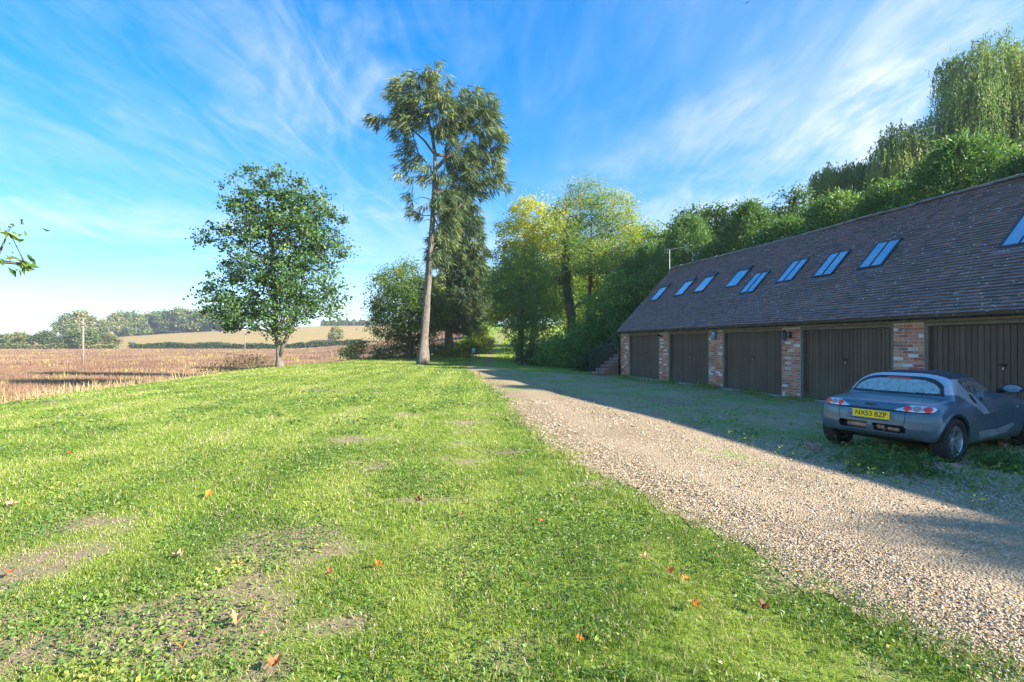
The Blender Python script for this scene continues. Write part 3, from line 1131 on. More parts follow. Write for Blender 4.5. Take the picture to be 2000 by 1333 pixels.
# gable and back walls
m = MB()
for kk in (0.0, 25.8):
    poly = [(0.30, -0.3), (5.95, -0.3), (5.95, 2.3), (3.0, 5.38), (0.30, 2.58)]
    V = [(kk + dk, a, b) for dk in (0, 0.22) for a, b in poly]
    F = [(0, 1, 2, 3, 4), (9, 8, 7, 6, 5)] + [(i, i + 5, (i + 1) % 5 + 5, (i + 1) % 5) for i in range(5)]
    m.add(V, F)
m.box((13, 5.84, 1.0), (25.5, 0.2, 2.6))
m.build('wall', M_WALL, garage)
MB().box((13, 1.6, 0.02), (25.4, 2.7, 0.04)).build('floor_slab', M_CONC, garage)

# brick piers: mortar core + single bricks
brick_meshes = []
for w in (0.215, 0.1025):
    for v in range(3):
        b = MB()
        b.box((0, 0.05, 0), (w, 0.10, 0.065), bev=0.005)
        me = b.mesh('brick', M_BRICK)
        co = np.zeros(len(me.vertices) * 3)
        me.vertices.foreach_get('co', co)
        co += rng.normal(size=len(co)) * 0.0016
        me.vertices.foreach_set('co', co)
        brick_meshes.append(me)
for pi, (a, b) in enumerate(PIERS):
    core = MB().box(((a + b) / 2, 0.156, PTOP / 2 - 0.1), (b - a - 0.006, 0.296, PTOP + 0.2)).build('brick_pier', M_MORTAR, garage)
    single = pi in (2, 3, 4)
    stuff = MB()
    tints = []
    nrow = int((PTOP + 0.12) / 0.075)
    wid = b - a
    nst = max(1, int(round(wid / 0.225)))
    pitch = wid / nst
    for rw in range(nrow + 1):
        z = -0.12 + rw * 0.075 + 0.0375
        if z + 0.035 > PTOP:
            break
        cells = [(a + pitch * (q + 0.5), 0) for q in range(nst)] if rw % 2 == 0 else [(a + pitch * 0.25, 1)] + [(a + pitch * (q + 1.0), 0) for q in range(nst - 1)] + [(b - pitch * 0.25, 1)]
        for kc, ty in cells:
            yo = rng.uniform(-0.006, 0.004)
            if single and z > -0.05:
                o = bpy.data.objects.new('brick', brick_meshes[ty * 3 + rng.integers(3)])
                o.location = (kc, yo, z + rng.uniform(-0.003, 0.003))
                o.rotation_euler = (0, rng.uniform(-0.012, 0.012), rng.uniform(-0.02, 0.02))
                o.scale = (pitch / 0.228 * rng.uniform(0.975, 1.0), 1, rng.uniform(0.95, 1.02))
                link(o, core)
            else:
                stuff.box((kc, yo + 0.05, z), ((0.215 if ty == 0 else 0.1025) * pitch / 0.228, 0.10, 0.064))
                tints += [rng.random()] * 8
    if stuff.n:
        o = stuff.build('brickwork', M_BRICK, core)
        at = o.data.attributes.new('tint', 'FLOAT', 'POINT')
        at.data.foreach_set('value', np.array(tints, np.float32))
        o['kind'] = 'stuff'

# timber plate over the doors, rafter feet
MB().box((13, 0.10, 2.175), (26.0, 0.2, 0.165)).build('wall_plate', M_OAK, garage)
m = MB()
for q in range(44):
    kq = 0.1 + q * 0.595
    m.box((kq, -0.075, 2.205), (0.05, 0.15, 0.08))
o = m.build('rafter_ends', M_BLACK, garage)
o['kind'] = 'stuff'

# doors
for di, (a, b) in enumerate(DOORS):
    w = b - a
    dr = MB()
    dr.box(((a + b) / 2, 0.165, 1.04), (w - 0.15, 0.02, 1.96))
    door = dr.build('garage_door', M_BLACK, garage)
    fr = MB()
    for kx in (a + 0.037, b - 0.037):
        fr.box((kx, 0.095, 1.06), (0.072, 0.13, 2.0), bev=0.004)
    fr.box(((a + b) / 2, 0.095, 2.045), (w - 0.002, 0.132, 0.082), bev=0.004)
    fr.build('door_frame', M_FRAME, door)
    MB().box(((a + b) / 2, 0.05, 0.01), (w - 0.01, 0.30, 0.10), bev=0.01).build('threshold', M_CONC, door)
    n = 24
    pw = (w - 0.16) / n
    pm = MB().box((0, 0, 0), (pw - 0.009, 0.022, 1.925), bev=0.004).mesh('plank', M_WOOD)
    for q in range(n):
        o = bpy.data.objects.new('plank', pm)
        o.location = (a + 0.08 + pw * (q + 0.5), 0.143 + rng.uniform(-0.002, 0.002), 1.035)
        o.rotation_euler = (0, rng.uniform(-0.0008, 0.0008), 0)
        link(o, door)
    hd = MB()
    c = (a + b) / 2
    hd.box((c, 0.125, 1.20), (0.13, 0.02, 0.05), bev=0.006)
    hd.box((c, 0.125, 1.135), (0.055, 0.018, 0.09), bev=0.006)
    hd.tube([(c, 0.13, 1.20), (c, 0.085, 1.20)], 0.012, 8)
    hd.box((c, 0.075, 1.20), (0.11, 0.02, 0.025), bev=0.006)
    h_ = hd.build('handle', M_BLACK, door)
    MB().box((c, 0.113, 1.125), (0.026, 0.006, 0.05), bev=0.002).build('lock_plate', M_STEEL, door)

# roof deck, tiles
m = MB()
V = [rp(K0, 0.02, -0.05), rp(K1, 0.02, -0.05), rp(K1, SL, -0.05), rp(K0, SL, -0.05), rp(K0, 0.02, 0.0), rp(K1, 0.02, 0.0), rp(K1, SL, 0.0), rp(K0, SL, 0.0)]
m.add(V, [(0, 3, 2, 1), (4, 5, 6, 7), (0, 1, 5, 4), (1, 2, 6, 5), (2, 3, 7, 6), (3, 0, 4, 7)])
V = [(k, t, z) for k in (K0, K1) for t, z in ((TR, ZR), (6.3, ZE), (6.3, ZE - 0.07), (TR, ZR - 0.07))]
m.add(V, [(0, 1, 5, 4), (1, 2, 6, 5), (2, 3, 7, 6), (0, 3, 2, 1), (4, 5, 6, 7)])
roof = m.build('roof', M_TILE, garage)
GA, TWD = 0.1005, 0.1655
rows = int(SL / GA)
ncol = int((K1 - K0) / TWD)
tl = []
for r_ in range(rows + 1):
    sag = 0.0
    for c_ in range(ncol + 1):
        kc = K0 + (c_ + (0.5 if r_ % 2 else 0.0)) * TWD + 0.02
        if kc > K1 - 0.05 or kc < K0 + 0.03:
            continue
        tl.append((kc, r_ * GA))
tl = np.array(tl)
wx, wy = gw(tl[:, 0], TE + tl[:, 1] * cs)
wz = ZE + tl[:, 1] * sn
dist = np.sqrt(wx ** 2 + wy ** 2)
pxx = wx / wy * 950 + 1000
vis = (pxx < 1995) & (950 * (wz - 1.6) / wy < 660)
order = np.argsort(np.where(vis, dist, 1e6))
near = np.zeros(len(tl), bool)
near[order[:300]] = True
VT = np.array([(-.5, 0, 0.0), (.5, 0, 0.0), (.5, 1, 0), (-.5, 1, 0), (-.5, 0, 1), (.5, 0, 1), (.5, 1, 1), (-.5, 1, 1)], float)
TF = np.array([(4, 5, 6, 7), (0, 1, 5, 4), (1, 2, 6, 5), (3, 0, 4, 7)])


def tile_verts(w, lg, lo_, up_, th, jit):
    """wedge: thick lower lip standing proud over the course below"""
    v = np.zeros((8, 3))
    v[:, 0] = VT[:, 0] * w
    v[:, 1] = VT[:, 1] * lg
    hb = lo_ + (up_ - lo_) * VT[:, 1]
    v[:, 2] = hb + VT[:, 2] * th
    return v


tm = []
for q in range(3):
    v = tile_verts(TWD - 0.004, 0.17, 0.032 + 0.005 * q, -0.012, 0.015, 0)
    v = np.array([(x, s * cs - h * sn, s * sn + h * cs) for x, s, h in v])
    tm.append(mk_mesh('roof_tile', v, TF, M_TILE))
for i in np.where(near)[0]:
    o = bpy.data.objects.new('roof_tile', tm[rng.integers(3)])
    o.location = rp(tl[i, 0] + rng.normal() * 0.0015, tl[i, 1] + rng.normal() * 0.003, 0.0)
    o.rotation_euler = (rng.normal() * 0.006, rng.normal() * 0.02, 0)
    link(o, roof)
far = tl[~near]
nf = len(far)
base = tile_verts(TWD - 0.005, 0.17, 0.036, -0.012, 0.015, 0)
VV = np.repeat(base[None], nf, 0)
VV[:, :, 2] += rng.normal(size=(nf, 1)) * 0.003 + base[None, :, 0] * rng.normal(size=(nf, 1)) * 0.03
VV[:, :, 0] += far[:, 0:1] + rng.normal(size=(nf, 1)) * 0.0015
VV[:, :, 2] += (0.035 * (fbm(far[:, 0] / 2.2, far[:, 1] / 1.3, 55, 3) - 0.5))[:, None]
VV[:, :, 1] += (0.013 * (fbm(far[:, 0] / 1.3, far[:, 1] * 3.0, 56, 3) - 0.5))[:, None]
VV[:, :, 1] += far[:, 1:2] + rng.normal(size=(nf, 1)) * 0.004
K_, S_, Hh = VV[..., 0].ravel(), VV[..., 1].ravel(), VV[..., 2].ravel()
V = np.stack([K_, TE + S_ * cs - Hh * sn, ZE + S_ * sn + Hh * cs], 1)
F = (8 * np.arange(nf)[:, None, None] + TF[None]).reshape(-1, 4)
o = obj_np('roof_tiling', V, F, M_TILE, roof, attrs={'tint': np.repeat(rng.random(nf), 8)})
o['kind'] = 'stuff'
# ridge tiles
rt = MB()
pr = []
for j in range(9):
    an = math.pi * (j / 8.0) * 0.94 + 0.095
    pr.append((math.cos(an) * 0.13, math.sin(an) * 0.10))
for j in range(8):
    (y0, z0), (y1, z1) = pr[j], pr[j + 1]
    rt.add([(-0.225, y0, z0), (0.222, y0, z0), (0.222, y1, z1), (-0.225, y1, z1)], [(0, 1, 2, 3)])
rt.add([(-0.225, y, z) for y, z in pr], [tuple(range(9))])
rt.add([(0.222, y, z) for y, z in pr], [tuple(reversed(range(9)))])
rme = rt.mesh('ridge_tile', M_RIDGE)
for q in range(58):
    o = bpy.data.objects.new('ridge_tile', rme)
    kq = K0 + 0.23 + q * 0.4500
    if kq > K1:
        break
    o.location = (kq, TR, ZR - 0.015 + rng.normal() * 0.007 - 0.06 * math.sin(kq * 0.24) ** 2)
    o.rotation_euler = (rng.normal() * 0.02, rng.normal() * 0.012, 0)
    link(o, roof)
# verge board on the left gable
vb = MB()
vb.add([rp(K0 - 0.03, 0.0, -0.14), rp(K0 - 0.03, SL, -0.14), rp(K0 - 0.03, SL, 0.0), rp(K0 - 0.03, 0.0, 0.0), rp(K0 - 0.002, 0.0, -0.14), rp(K0 - 0.002, SL, -0.14), rp(K0 - 0.002, SL, 0.0), rp(K0 - 0.002, 0.0, 0.0)],
       [(0, 1, 2, 3), (7, 6, 5, 4), (0, 4, 5, 1), (3, 2, 6, 7), (0, 3, 7, 4)])
vb.build('bargeboard', M_BLACK, garage)

# gutter with brackets, downpipe
g = MB()
gy, gz, gr_ = TE - 0.055, ZE - 0.03, 0.058
pts = [(gy + gr_ * math.cos(a), gz + gr_ * math.sin(a)) for a in np.linspace(math.pi * 0.98, 2.02 * math.pi, 9)]
inn = [(gy + (gr_ - 0.006) * math.cos(a), gz + (gr_ - 0.006) * math.sin(a)) for a in np.linspace(2.02 * math.pi, math.pi * 0.98, 9)]
loop = pts + inn
n = len(loop)
V = [(k, y, z) for k in (K0 - 0.05, K1) for y, z in loop]
g.add(V, [(i, (i + 1) % n, (i + 1) % n + n, i + n) for i in range(n)] + [tuple(range(n)), tuple(range(2 * n - 1, n - 1, -1))])
gut = g.build('gutter', M_GUTTER, garage, smooth=False)
for q in range(27):
    kq = 0.3 + q * 0.96
    b = MB()
    an = np.linspace(math.pi * 0.95, 2.0 * math.pi, 8)
    b.tube([(kq, gy + 0.064 * math.cos(a), gz + 0.064 * math.sin(a)) for a in an], 0.011, 4)
    b.build('bracket', M_GUTTER, gut)
dp = MB()
dp.tube([(-0.06, TE - 0.05, 2.15), (-0.06, TE - 0.05, 2.09), (-0.06, -0.06, 1.80), (-0.06, -0.06, 0.02)], 0.036, 10)
dp.build('drainpipe', M_GUTTER, garage, smooth=True)

# roof windows
WIN = [(1.06, 2.20, 0), (3.05, 2.27, 0), (4.47, 2.29, 0), (6.50, 2.26, 0), (7.74, 1.75, 1), (9.20, 2.06, 1), (10.65, 2.05, 1), (12.10, 2.10, 1), (15.33, 2.06, 1)]
for kc, s0, ty in WIN:
    s0 -= 0.144
    w, lg, hh = 0.70, 1.08, 0.085
    fr = MB()

    def slab(k0, k1, s0_, s1_, h0, h1_, mb):
        V = [rp(k, s, h) for k in (k0, k1) for s in (s0_, s1_) for h in (h0, h1_)]
        mb.add(V, [(0, 1, 3, 2), (4, 6, 7, 5), (0, 4, 5, 1), (2, 3, 7, 6), (0, 2, 6, 4), (1, 5, 7, 3)])
    fw = 0.05
    slab(kc - w / 2, kc - w / 2 + fw, s0, s0 + lg, 0, hh, fr)
    slab(kc + w / 2 - fw, kc + w / 2, s0, s0 + lg, 0, hh, fr)
    slab(kc - w / 2 + fw, kc + w / 2 - fw, s0, s0 + fw, 0, hh - 0.002, fr)
    slab(kc - w / 2 + fw, kc + w / 2 - fw, s0 + lg - fw, s0 + lg, 0, hh - 0.002, fr)
    win = fr.build('roof_window', M_VFRAME, garage)
    if ty == 0:
        hd = MB()
        slab(kc - w / 2 - 0.01, kc + w / 2 + 0.01, s0 + lg - 0.13, s0 + lg + 0.03, hh - 0.03, hh + 0.03, hd)
        hd.build('hood', M_VFRAME, win)
        pn = MB()
        slab(kc - w / 2 + fw, kc + w / 2 - fw, s0 + fw, s0 + lg - fw, 0.04, hh - 0.012, pn)
        pn.build('pane', M_PANE, win)
    else:
        bar = MB()
        slab(kc - 0.014, kc + 0.014, s0 + fw, s0 + lg - fw, 0.03, hh + 0.004, bar)
        bar.build('glazing_bar', M_VFRAME, win)
        for e0, e1 in ((kc - w / 2 + fw, kc - 0.014), (kc + 0.014, kc + w / 2 - fw)):
            pn = MB()
            slab(e0, e1, s0 + fw, s0 + lg - fw, 0.04, hh - 0.010 - 0.004 * rng.random(), pn)
            pn.build('pane', M_PANE, win)
        fl = MB()
        slab(kc - w / 2 - 0.05, kc + w / 2 + 0.05, s0 - 0.15, s0 - 0.002, 0.026, 0.034, fl)
        fl.build('lead_apron', M_LEAD, win)

# ------------------------------------------------------------------ things fixed to the garage
ax, ay = gw(0.05, 2.75)
ae = empty('tv_aerial', (ax, ay, 5.3), GRZ, 'thin grey television aerial on a pole at the far end of the ridge', 'aerial')
MB().tube([(0, 0, 0), (0, 0, 1.22)], 0.017, 6).build('pole', M_STEEL, ae)
m = MB()
m.tube([(-0.15, -0.1, 1.22), (0.6, 0.35, 1.24)], 0.011, 5)
for q in range(8):
    f = q / 7.0
    m.tube([(-0.15 + 0.75 * f - 0.06, -0.1 + 0.45 * f + 0.12, 1.225), (-0.15 + 0.75 * f + 0.06, -0.1 + 0.45 * f - 0.12, 1.225)], 0.006, 4)
m.tube([(-0.25, 0.05, 1.08), (-0.05, -0.25, 1.08)], 0.008, 4)
m.tube([(-0.25, 0.05, 1.08), (-0.25, 0.05, 1.36)], 0.007, 4)
m.tube([(-0.05, -0.25, 1.08), (-0.05, -0.25, 1.36)], 0.007, 4)
m.build('antenna', M_STEEL, ae)

M_BELL = simple('alarm_blue', (0.10, 0.23, 0.36), 0.45, var=0.12)
M_WHITE = simple('white_enamel', (0.75, 0.76, 0.76), 0.4, var=0.06)
x, y = gw(7.24, -0.02)
al = empty('alarm_box', (x, y, 1.93), GRZ, 'blue five sided alarm bell box on a brick pier under the eaves', 'alarm box')
Mx = np.array([[1, 0, 0], [0, 0, 1], [0, 1, 0]], float)
poly = [(-0.13, 0.10), (-0.09, 0.17), (0.09, 0.17), (0.13, 0.10), (0.10, -0.09), (0.05, -0.15), (-0.05, -0.15), (-0.10, -0.09)]
b = MB()
V = [(a, 0.0, c) for a, c in poly] + [(a * 0.86, -0.075, c * 0.86) for a, c in poly]
b.add(V, [tuple(range(8)), tuple(range(15, 7, -1))] + [(i, i + 8, (i + 1) % 8 + 8, (i + 1) % 8) for i in range(8)])
b.build('cover', M_BELL, al)
b = MB()
b.lathe([(0.0, 0.0), (0.034, 0.0), (0.034, 0.004), (0.022, 0.004), (0.022, 0.001)], (0, -0.076, 0.055), np.array([[1, 0, 0], [0, 0, -1], [0, 1, 0]], float), 16)
b.box((0, -0.079, 0.055), (0.01, 0.004, 0.03))
b.build('emblem', M_WHITE, al)

x, y = gw(10.60, -0.01)
la = empty('wall_lantern', (x, y, 1.86), GRZ, 'black carriage lantern hanging from the brick pier behind the car', 'lantern')
b = MB()
b.box((0.02, -0.01, 0.02), (0.09, 0.02, 0.20), bev=0.006)
b.tube([(0.02, -0.02, 0.02), (0.02, -0.10, -0.05), (0.0, -0.17, 0.02), (-0.02, -0.19, 0.12), (-0.02, -0.19, 0.15)], 0.010, 6)
b.build('bracket', M_BLACK, la)
b = MB()
b.lathe([(0.0, 0.17), (0.015, 0.16), (0.03, 0.14), (0.10, 0.10), (0.105, 0.09), (0.09, 0.085)], (-0.02, -0.19, 0), None, 6)
b.lathe([(0.05, -0.125), (0.05, -0.11), (0.02, -0.14), (0.0, -0.17)], (-0.02, -0.19, 0), None, 6)
for q in range(6):
    a = 2 * math.pi * q / 6
    b.tube([(-0.02 + 0.09 * math.cos(a), -0.19 + 0.09 * math.sin(a), 0.09), (-0.02 + 0.05 * math.cos(a), -0.19 + 0.05 * math.sin(a), -0.12)], 0.007, 4)
b.build('cage', M_BLACK, la)
b = MB()
b.lathe([(0.048, -0.115), (0.084, 0.085)], (-0.02, -0.19, 0), None, 6)
b.build('lantern_glass', simple('smoked_glass', (0.10, 0.12, 0.14), 0.12, var=0.2), la)

x, y = gw(3.66, -0.01)
wl = empty('wall_light', (x, y, 1.98), GRZ, 'small dark bulkhead light high on the second brick pier', 'light')
b = MB()
b.box((0, -0.012, 0), (0.10, 0.025, 0.12), bev=0.008)
b.tube([(0, -0.02, 0.02), (0, -0.09, 0.03)], 0.018, 6)
b.build('bracket', M_BLACK, wl)
b = MB()
b.lathe([(0.0, 0.10), (0.05, 0.09), (0.075, 0.04), (0.08, 0.0), (0.06, -0.01), (0.0, -0.012)], (0, -0.12, -0.04), None, 14)
b.build('lamp_head', M_BLACK, wl, smooth=True)
b = MB()
b.lathe([(0.0, -0.035), (0.03, -0.03), (0.045, -0.01), (0.045, 0.0)], (0, -0.12, -0.042), None, 12)
b.build('lens', M_WHITE, wl, smooth=True)

# ------------------------------------------------------------------ outside staircase at the left gable
x, y = gw(-0.08, 0)
st = empty('brick_staircase', (x, y, 0), GRZ, 'outside brick steps with black iron railings climbing the far gable wall', 'staircase')
M_TREAD = simple('step_tread', (0.30, 0.24, 0.19), 0.9, var=0.35, scale=9, bmp=0.5)
NST = 12
for q in range(NST):
    t0 = -1.10 + q * 0.25
    zt = 0.18 * (q + 1)
    s = MB().box((-0.56, t0 + 0.125, zt / 2 - 0.12), (1.0, 0.249, zt + 0.24 - 0.05)).build('step', M_WALL, st)
    tr = MB()
    for w_ in range(5):
        tr.box((-1.06 + 0.1 + w_ * 0.2, t0 + 0.115, zt - 0.026), (0.192, 0.27, 0.05), bev=0.008)
    tr.build('tread', M_TREAD, s)
MB().box((-0.56, 2.6, 1.0), (1.0, 1.2, 2.26)).build('landing', M_WALL, st)
for side, kx in ((0, -0.12), (1, -1.02)):
    b = MB()
    sl = 0.18 / 0.25
    z0 = 0.18 + 0.95
    p0, p1, p2 = (kx, -1.12, z0), (kx, 1.85, z0 + 2.97 * sl), (kx, 3.1, z0 + 2.97 * sl)
    b.tube([(kx, -1.16, -0.1), (kx, -1.16, z0 - 0.06), p0, p1, p2], 0.021, 7)
    b.tube([(kx, -1.10, 0.30), (kx, 1.85, 0.30 + 2.95 * sl), (kx, 3.1, 0.30 + 2.95 * sl)], 0.012, 5)
    for q in range(34):
        tt = -1.0 + q * 0.12
        zz = min(tt, 1.85) + 1.1
        b.tube([(kx, tt, 0.30 + zz * sl), (kx, tt, z0 + zz * sl)], 0.008, 4, cap=False)
    for tt in (0.35, 1.85, 3.1):
        zz = min(tt, 1.85) + 1.1
        b.tube([(kx, tt, 0.1 + zz * sl), (kx, tt, z0 + zz * sl)], 0.02, 6)
    b.build('railing', M_RAIL, st)
# ================================================================== the parked roadster
def surface_nets(f, org, h):
    """naive surface nets on a sampled field (negative inside) -> verts, quads"""
    nx, ny, nz = f.shape
    s = f < 0
    c = np.zeros((nx - 1, ny - 1, nz - 1), np.uint8)
    for a in (0, 1):
        for b in (0, 1):
            for d in (0, 1):
                c += s[a:nx - 1 + a, b:ny - 1 + b, d:nz - 1 + d]
    act = (c > 0) & (c < 8)
    ijk = np.argwhere(act)
    idx = -np.ones(act.shape, np.int64)
    idx[act] = np.arange(len(ijk))
    acc = np.zeros((len(ijk), 3))
    cnt = np.zeros(len(ijk))
    cor = [(a, b, d) for a in (0, 1) for b in (0, 1) for d in (0, 1)]
    i, j, k = ijk.T
    for p in cor:
        for ax in range(3):
            if p[ax]:
                continue
            q = list(p)
            q[ax] = 1
            fa = f[i + p[0], j + p[1], k + p[2]]
            fb = f[i + q[0], j + q[1], k + q[2]]
            m = (fa < 0) != (fb < 0)
            t = fa[m] / (fa[m] - fb[m])
            pos = np.tile(np.array(p, float), (m.sum(), 1))
            pos[:, ax] = t
            acc[m] += pos
            cnt[m] += 1
    V = (ijk + acc / cnt[:, None]) * h + org
    Fs = []
    for ax in range(3):
        b, d = [(1, 2), (2, 0), (0, 1)][ax]
        lo_ = np.take(s, np.arange(0, s.shape[ax] - 1), ax)
        hi_ = np.take(s, np.arange(1, s.shape[ax]), ax)
        e = np.argwhere(lo_ != hi_)
        e = e[(e[:, b] > 0) & (e[:, d] > 0) & (e[:, b] < s.shape[b] - 1) & (e[:, d] < s.shape[d] - 1)]
        ins = s[e[:, 0], e[:, 1], e[:, 2]]

        def cell(ob, od):
            q = e.copy()
            q[:, b] += ob
            q[:, d] += od
            return idx[q[:, 0], q[:, 1], q[:, 2]]
        quad = np.stack([cell(-1, -1), cell(0, -1), cell(0, 0), cell(-1, 0)], 1)
        quad[~ins] = quad[~ins][:, ::-1]
        Fs.append(quad)
    return V, np.concatenate(Fs)


def sm_tab(xs, ys, sg, x0=-0.9, x1=3.3, st=0.004):
    g = np.arange(x0, x1, st)
    v = np.interp(g, xs, ys)
    n = int(3 * sg / st)
    k = np.exp(-0.5 * (np.arange(-n, n + 1) * st / sg) ** 2)
    k /= k.sum()
    v = np.convolve(np.pad(v, n, mode='edge'), k, 'valid')
    return lambda x: np.interp(x, g, v)


WP = sm_tab([-.6, -.42, -.30, -.1, 0.05, .3, .6, 1.0, 1.5, 1.9, 2.3, 2.55, 2.75, 2.9, 3.0], [.66, .735, .785, .812, .812, .80, .772, .762, .765, .785, .80, .785, .72, .60, .5], .07)
SZ = sm_tab([0.1, .22, .30, .42, .56, .66, .74, .80, .86, 1.0], [-.09, -.055, -.012, 0, 0, -.012, -.040, -.085, -.16, -.3], .035, -0.2, 1.6)
TD = sm_tab([-.6, -.45, -.36, -.2, .05, .35, .7, 1.2, 1.65, 1.9, 2.2, 2.5, 2.75, 2.95], [.735, .765, .785, .815, .855, .88, .885, .88, .87, .84, .765, .67, .56, .44], .08)
XR = sm_tab([.1, .22, .30, .36, .44, .55, .63, .675, .695, .72, .78, .84, .9], [-.33, -.40, -.47, -.500, -.515, -.515, -.505, -.488, -.452, -.447, -.425, -.34, -.2], .013, -0.1, 1.6)
XF = sm_tab([.1, .25, .40, .5, .6, .7], [2.78, 2.88, 2.92, 2.90, 2.82, 2.7], .05, -0.1, 1.6)
ZT = sm_tab([-.3, .02, .16, .30, .46, .62, .85, 1.05, 1.25, 1.45, 1.65, 1.85, 2.1], [.55, .78, .97, 1.115, 1.165, 1.183, 1.19, 1.18, 1.135, 1.05, .94, .82, .66], .05)


def smax(*a, k=0.03):
    r = a[0]
    for b in a[1:]:
        h = np.clip(0.5 + 0.5 * (r - b) / k, 0, 1)
        r = b * (1 - h) + r * h + k * h * (1 - h)
    return r


def smin(a, b, k=0.03):
    return -smax(-a, -b, k=k)


def f_body(x, y, z):
    ay = np.abs(y)
    w = WP(x) + SZ(z)
    # door scallop that sweeps up behind the front wheel, sill flare under it
    w = w - 0.030 * np.exp(-((x - 1.12) / .45) ** 2 - ((z - .47) / .10) ** 2) + 0.02 * np.exp(-((x - 1.1) / .6) ** 2 - ((z - .27) / .05) ** 2)
    w = w + 0.018 * np.exp(-((x) / .36) ** 2 - ((z - .5) / .18) ** 2) + 0.018 * np.exp(-((x - 2.36) / .36) ** 2 - ((z - .48) / .18) ** 2)
    t = TD(x) - 0.045 * (ay / .7) ** 4 + 0.055 * np.exp(-((ay - .60) / .15) ** 2 - ((x - 2.30) / .38) ** 2)
    xr = XR(z) + 0.17 * (ay / .8) ** 3.0
    xf = XF(z) - 0.42 * (ay / .8) ** 2.2
    bt = 0.19 + 0.11 * ss(-.05, -.5, x) + 0.04 * ss(2.5, 2.9, x)
    f = smax(ay - w, z - t, k=0.07)
    f = smax(f, xr - x, k=0.045)
    f = smax(f, x - xf, k=0.08)
    f = smax(f, bt - z, k=0.04)
    for ax_ in (0.0, 2.36):
        r = np.sqrt((x - ax_) ** 2 + (z - .30) ** 2)
        f = np.maximum(f, -np.maximum(r - .352, .50 - ay))
        f = f - 0.008 * np.exp(-((r - .375) / .018) ** 2) * (ay > .6)
    # opening in the rear bumper, split by a body coloured rib
    gap = np.maximum(np.maximum(np.abs(z - .425) - .050, ay - .43 + 0.35 * np.abs(z - .425)), x + .36)
    rib = ay - .035 - 0.25 * np.clip(.47 - z, 0, 1)
    f = np.maximum(f, -np.maximum(gap, -rib))
    # plate recess and the long groove under the tail lip
    rec = np.maximum(np.maximum(np.abs(z - .600) - .072, ay - .30), x + .500)
    f = np.maximum(f, -rec)
    return f


def f_cab(x, y, z):
    ay = np.abs(y)
    w = .675 - .40 * (z - .86) - 0.05 * np.clip(z - .86, 0, 1) ** 2 - 0.10 * ss(1.0, 1.9, x)
    f = smax(ay - w, z - ZT(x) + 0.05 * (ay / .5) ** 4, k=0.07)
    return smax(f, .60 - z, k=0.02)


def f_car(x, y, z):
    return smin(f_body(x, y, z), f_cab(x, y, z), 0.018)


CARX, CARY, CARA, CARZ = 5.56, 7.17, R(26.0), 0.012
hh_ = 0.0145
org = np.array([-.62, -.90, .10])
gx = np.arange(org[0], 3.05, hh_)
gy_ = np.arange(org[1], .91, hh_)
gz_ = np.arange(org[2], 1.27, hh_)
GX, GY, GZ = np.meshgrid(gx, gy_, gz_, indexing='ij')
fld = f_car(GX, GY, GZ)
V, F = surface_nets(fld, org, hh_)


def grad(fn, V, e=0.002):
    g = np.stack([fn(V[:, 0] + e, V[:, 1], V[:, 2]) - fn(V[:, 0] - e, V[:, 1], V[:, 2]), fn(V[:, 0], V[:, 1] + e, V[:, 2]) - fn(V[:, 0], V[:, 1] - e, V[:, 2]),
                  fn(V[:, 0], V[:, 1], V[:, 2] + e) - fn(V[:, 0], V[:, 1], V[:, 2] - e)], 1) / (2 * e)
    return g


for _ in range(2):
    g = grad(f_car, V)
    d = f_car(*V.T)
    stp = d[:, None] * g / np.maximum((g ** 2).sum(1, keepdims=True), 0.3)
    ln = np.linalg.norm(stp, axis=1, keepdims=True)
    V = V - stp * np.minimum(1, 0.010 / (ln + 1e-9)) * 0.8
NRM = grad(f_car, V)
NRM /= np.linalg.norm(NRM, axis=1, keepdims=True) + 1e-9

car = empty('parked_car', (CARX, CARY, CARZ), CARA, 'dusty blue grey two seater hardtop roadster parked askew in weeds before the garage doors', 'car')


def m_paint(name, col, metal=0.35, rough=0.36):
    m, t, out = mat_new(name)
    p = t.nodes.new('ShaderNodeTexCoord').outputs['Object']
    n1 = noise(t, p, 3.0, 6, 0.65)
    n2 = noise(t, p, 40.0, 4, 0.6)
    z = N(t, 'ShaderNodeSeparateXYZ', {0: p}).outputs[2]
    c = mixc(t, mrange(t, n1, 0.35, 0.7, 0, 0.35), col, tuple(min(1, v * 1.25 + 0.015) for v in col))
    c = mixc(t, mmath(t, 'MULTIPLY', mrange(t, z, 0.50, 0.22), mrange(t, n1, 0.3, 0.7, 0.1, 0.6)), c, (0.10, 0.085, 0.065))
    # dusty drip marks run down the flanks
    mp = N(t, 'ShaderNodeMapping', {'Scale': (22, 22, 1.2)})
    t.links.new(p, mp.inputs[0])
    n3 = noise(t, mp.outputs[0], 1.0, 4, 0.6)
    c = mixc(t, mrange(t, n3, 0.55, 0.75, 0, 0.30), c, tuple(v * 0.5 for v in col))
    b = N(t, 'ShaderNodeBsdfPrincipled', {'Base Color': c, 'Metallic': metal, 'Coat Weight': 0.7, 'Coat Roughness': 0.10})
    t.links.new(mrange(t, mmath(t, 'ADD', n1, mmath(t, 'MULTIPLY', n2, 0.3)), 0.3, 0.9, rough - 0.08, rough + 0.16), b.inputs['Roughness'])
    t.links.new(b.outputs[0], out.inputs[0])
    return m


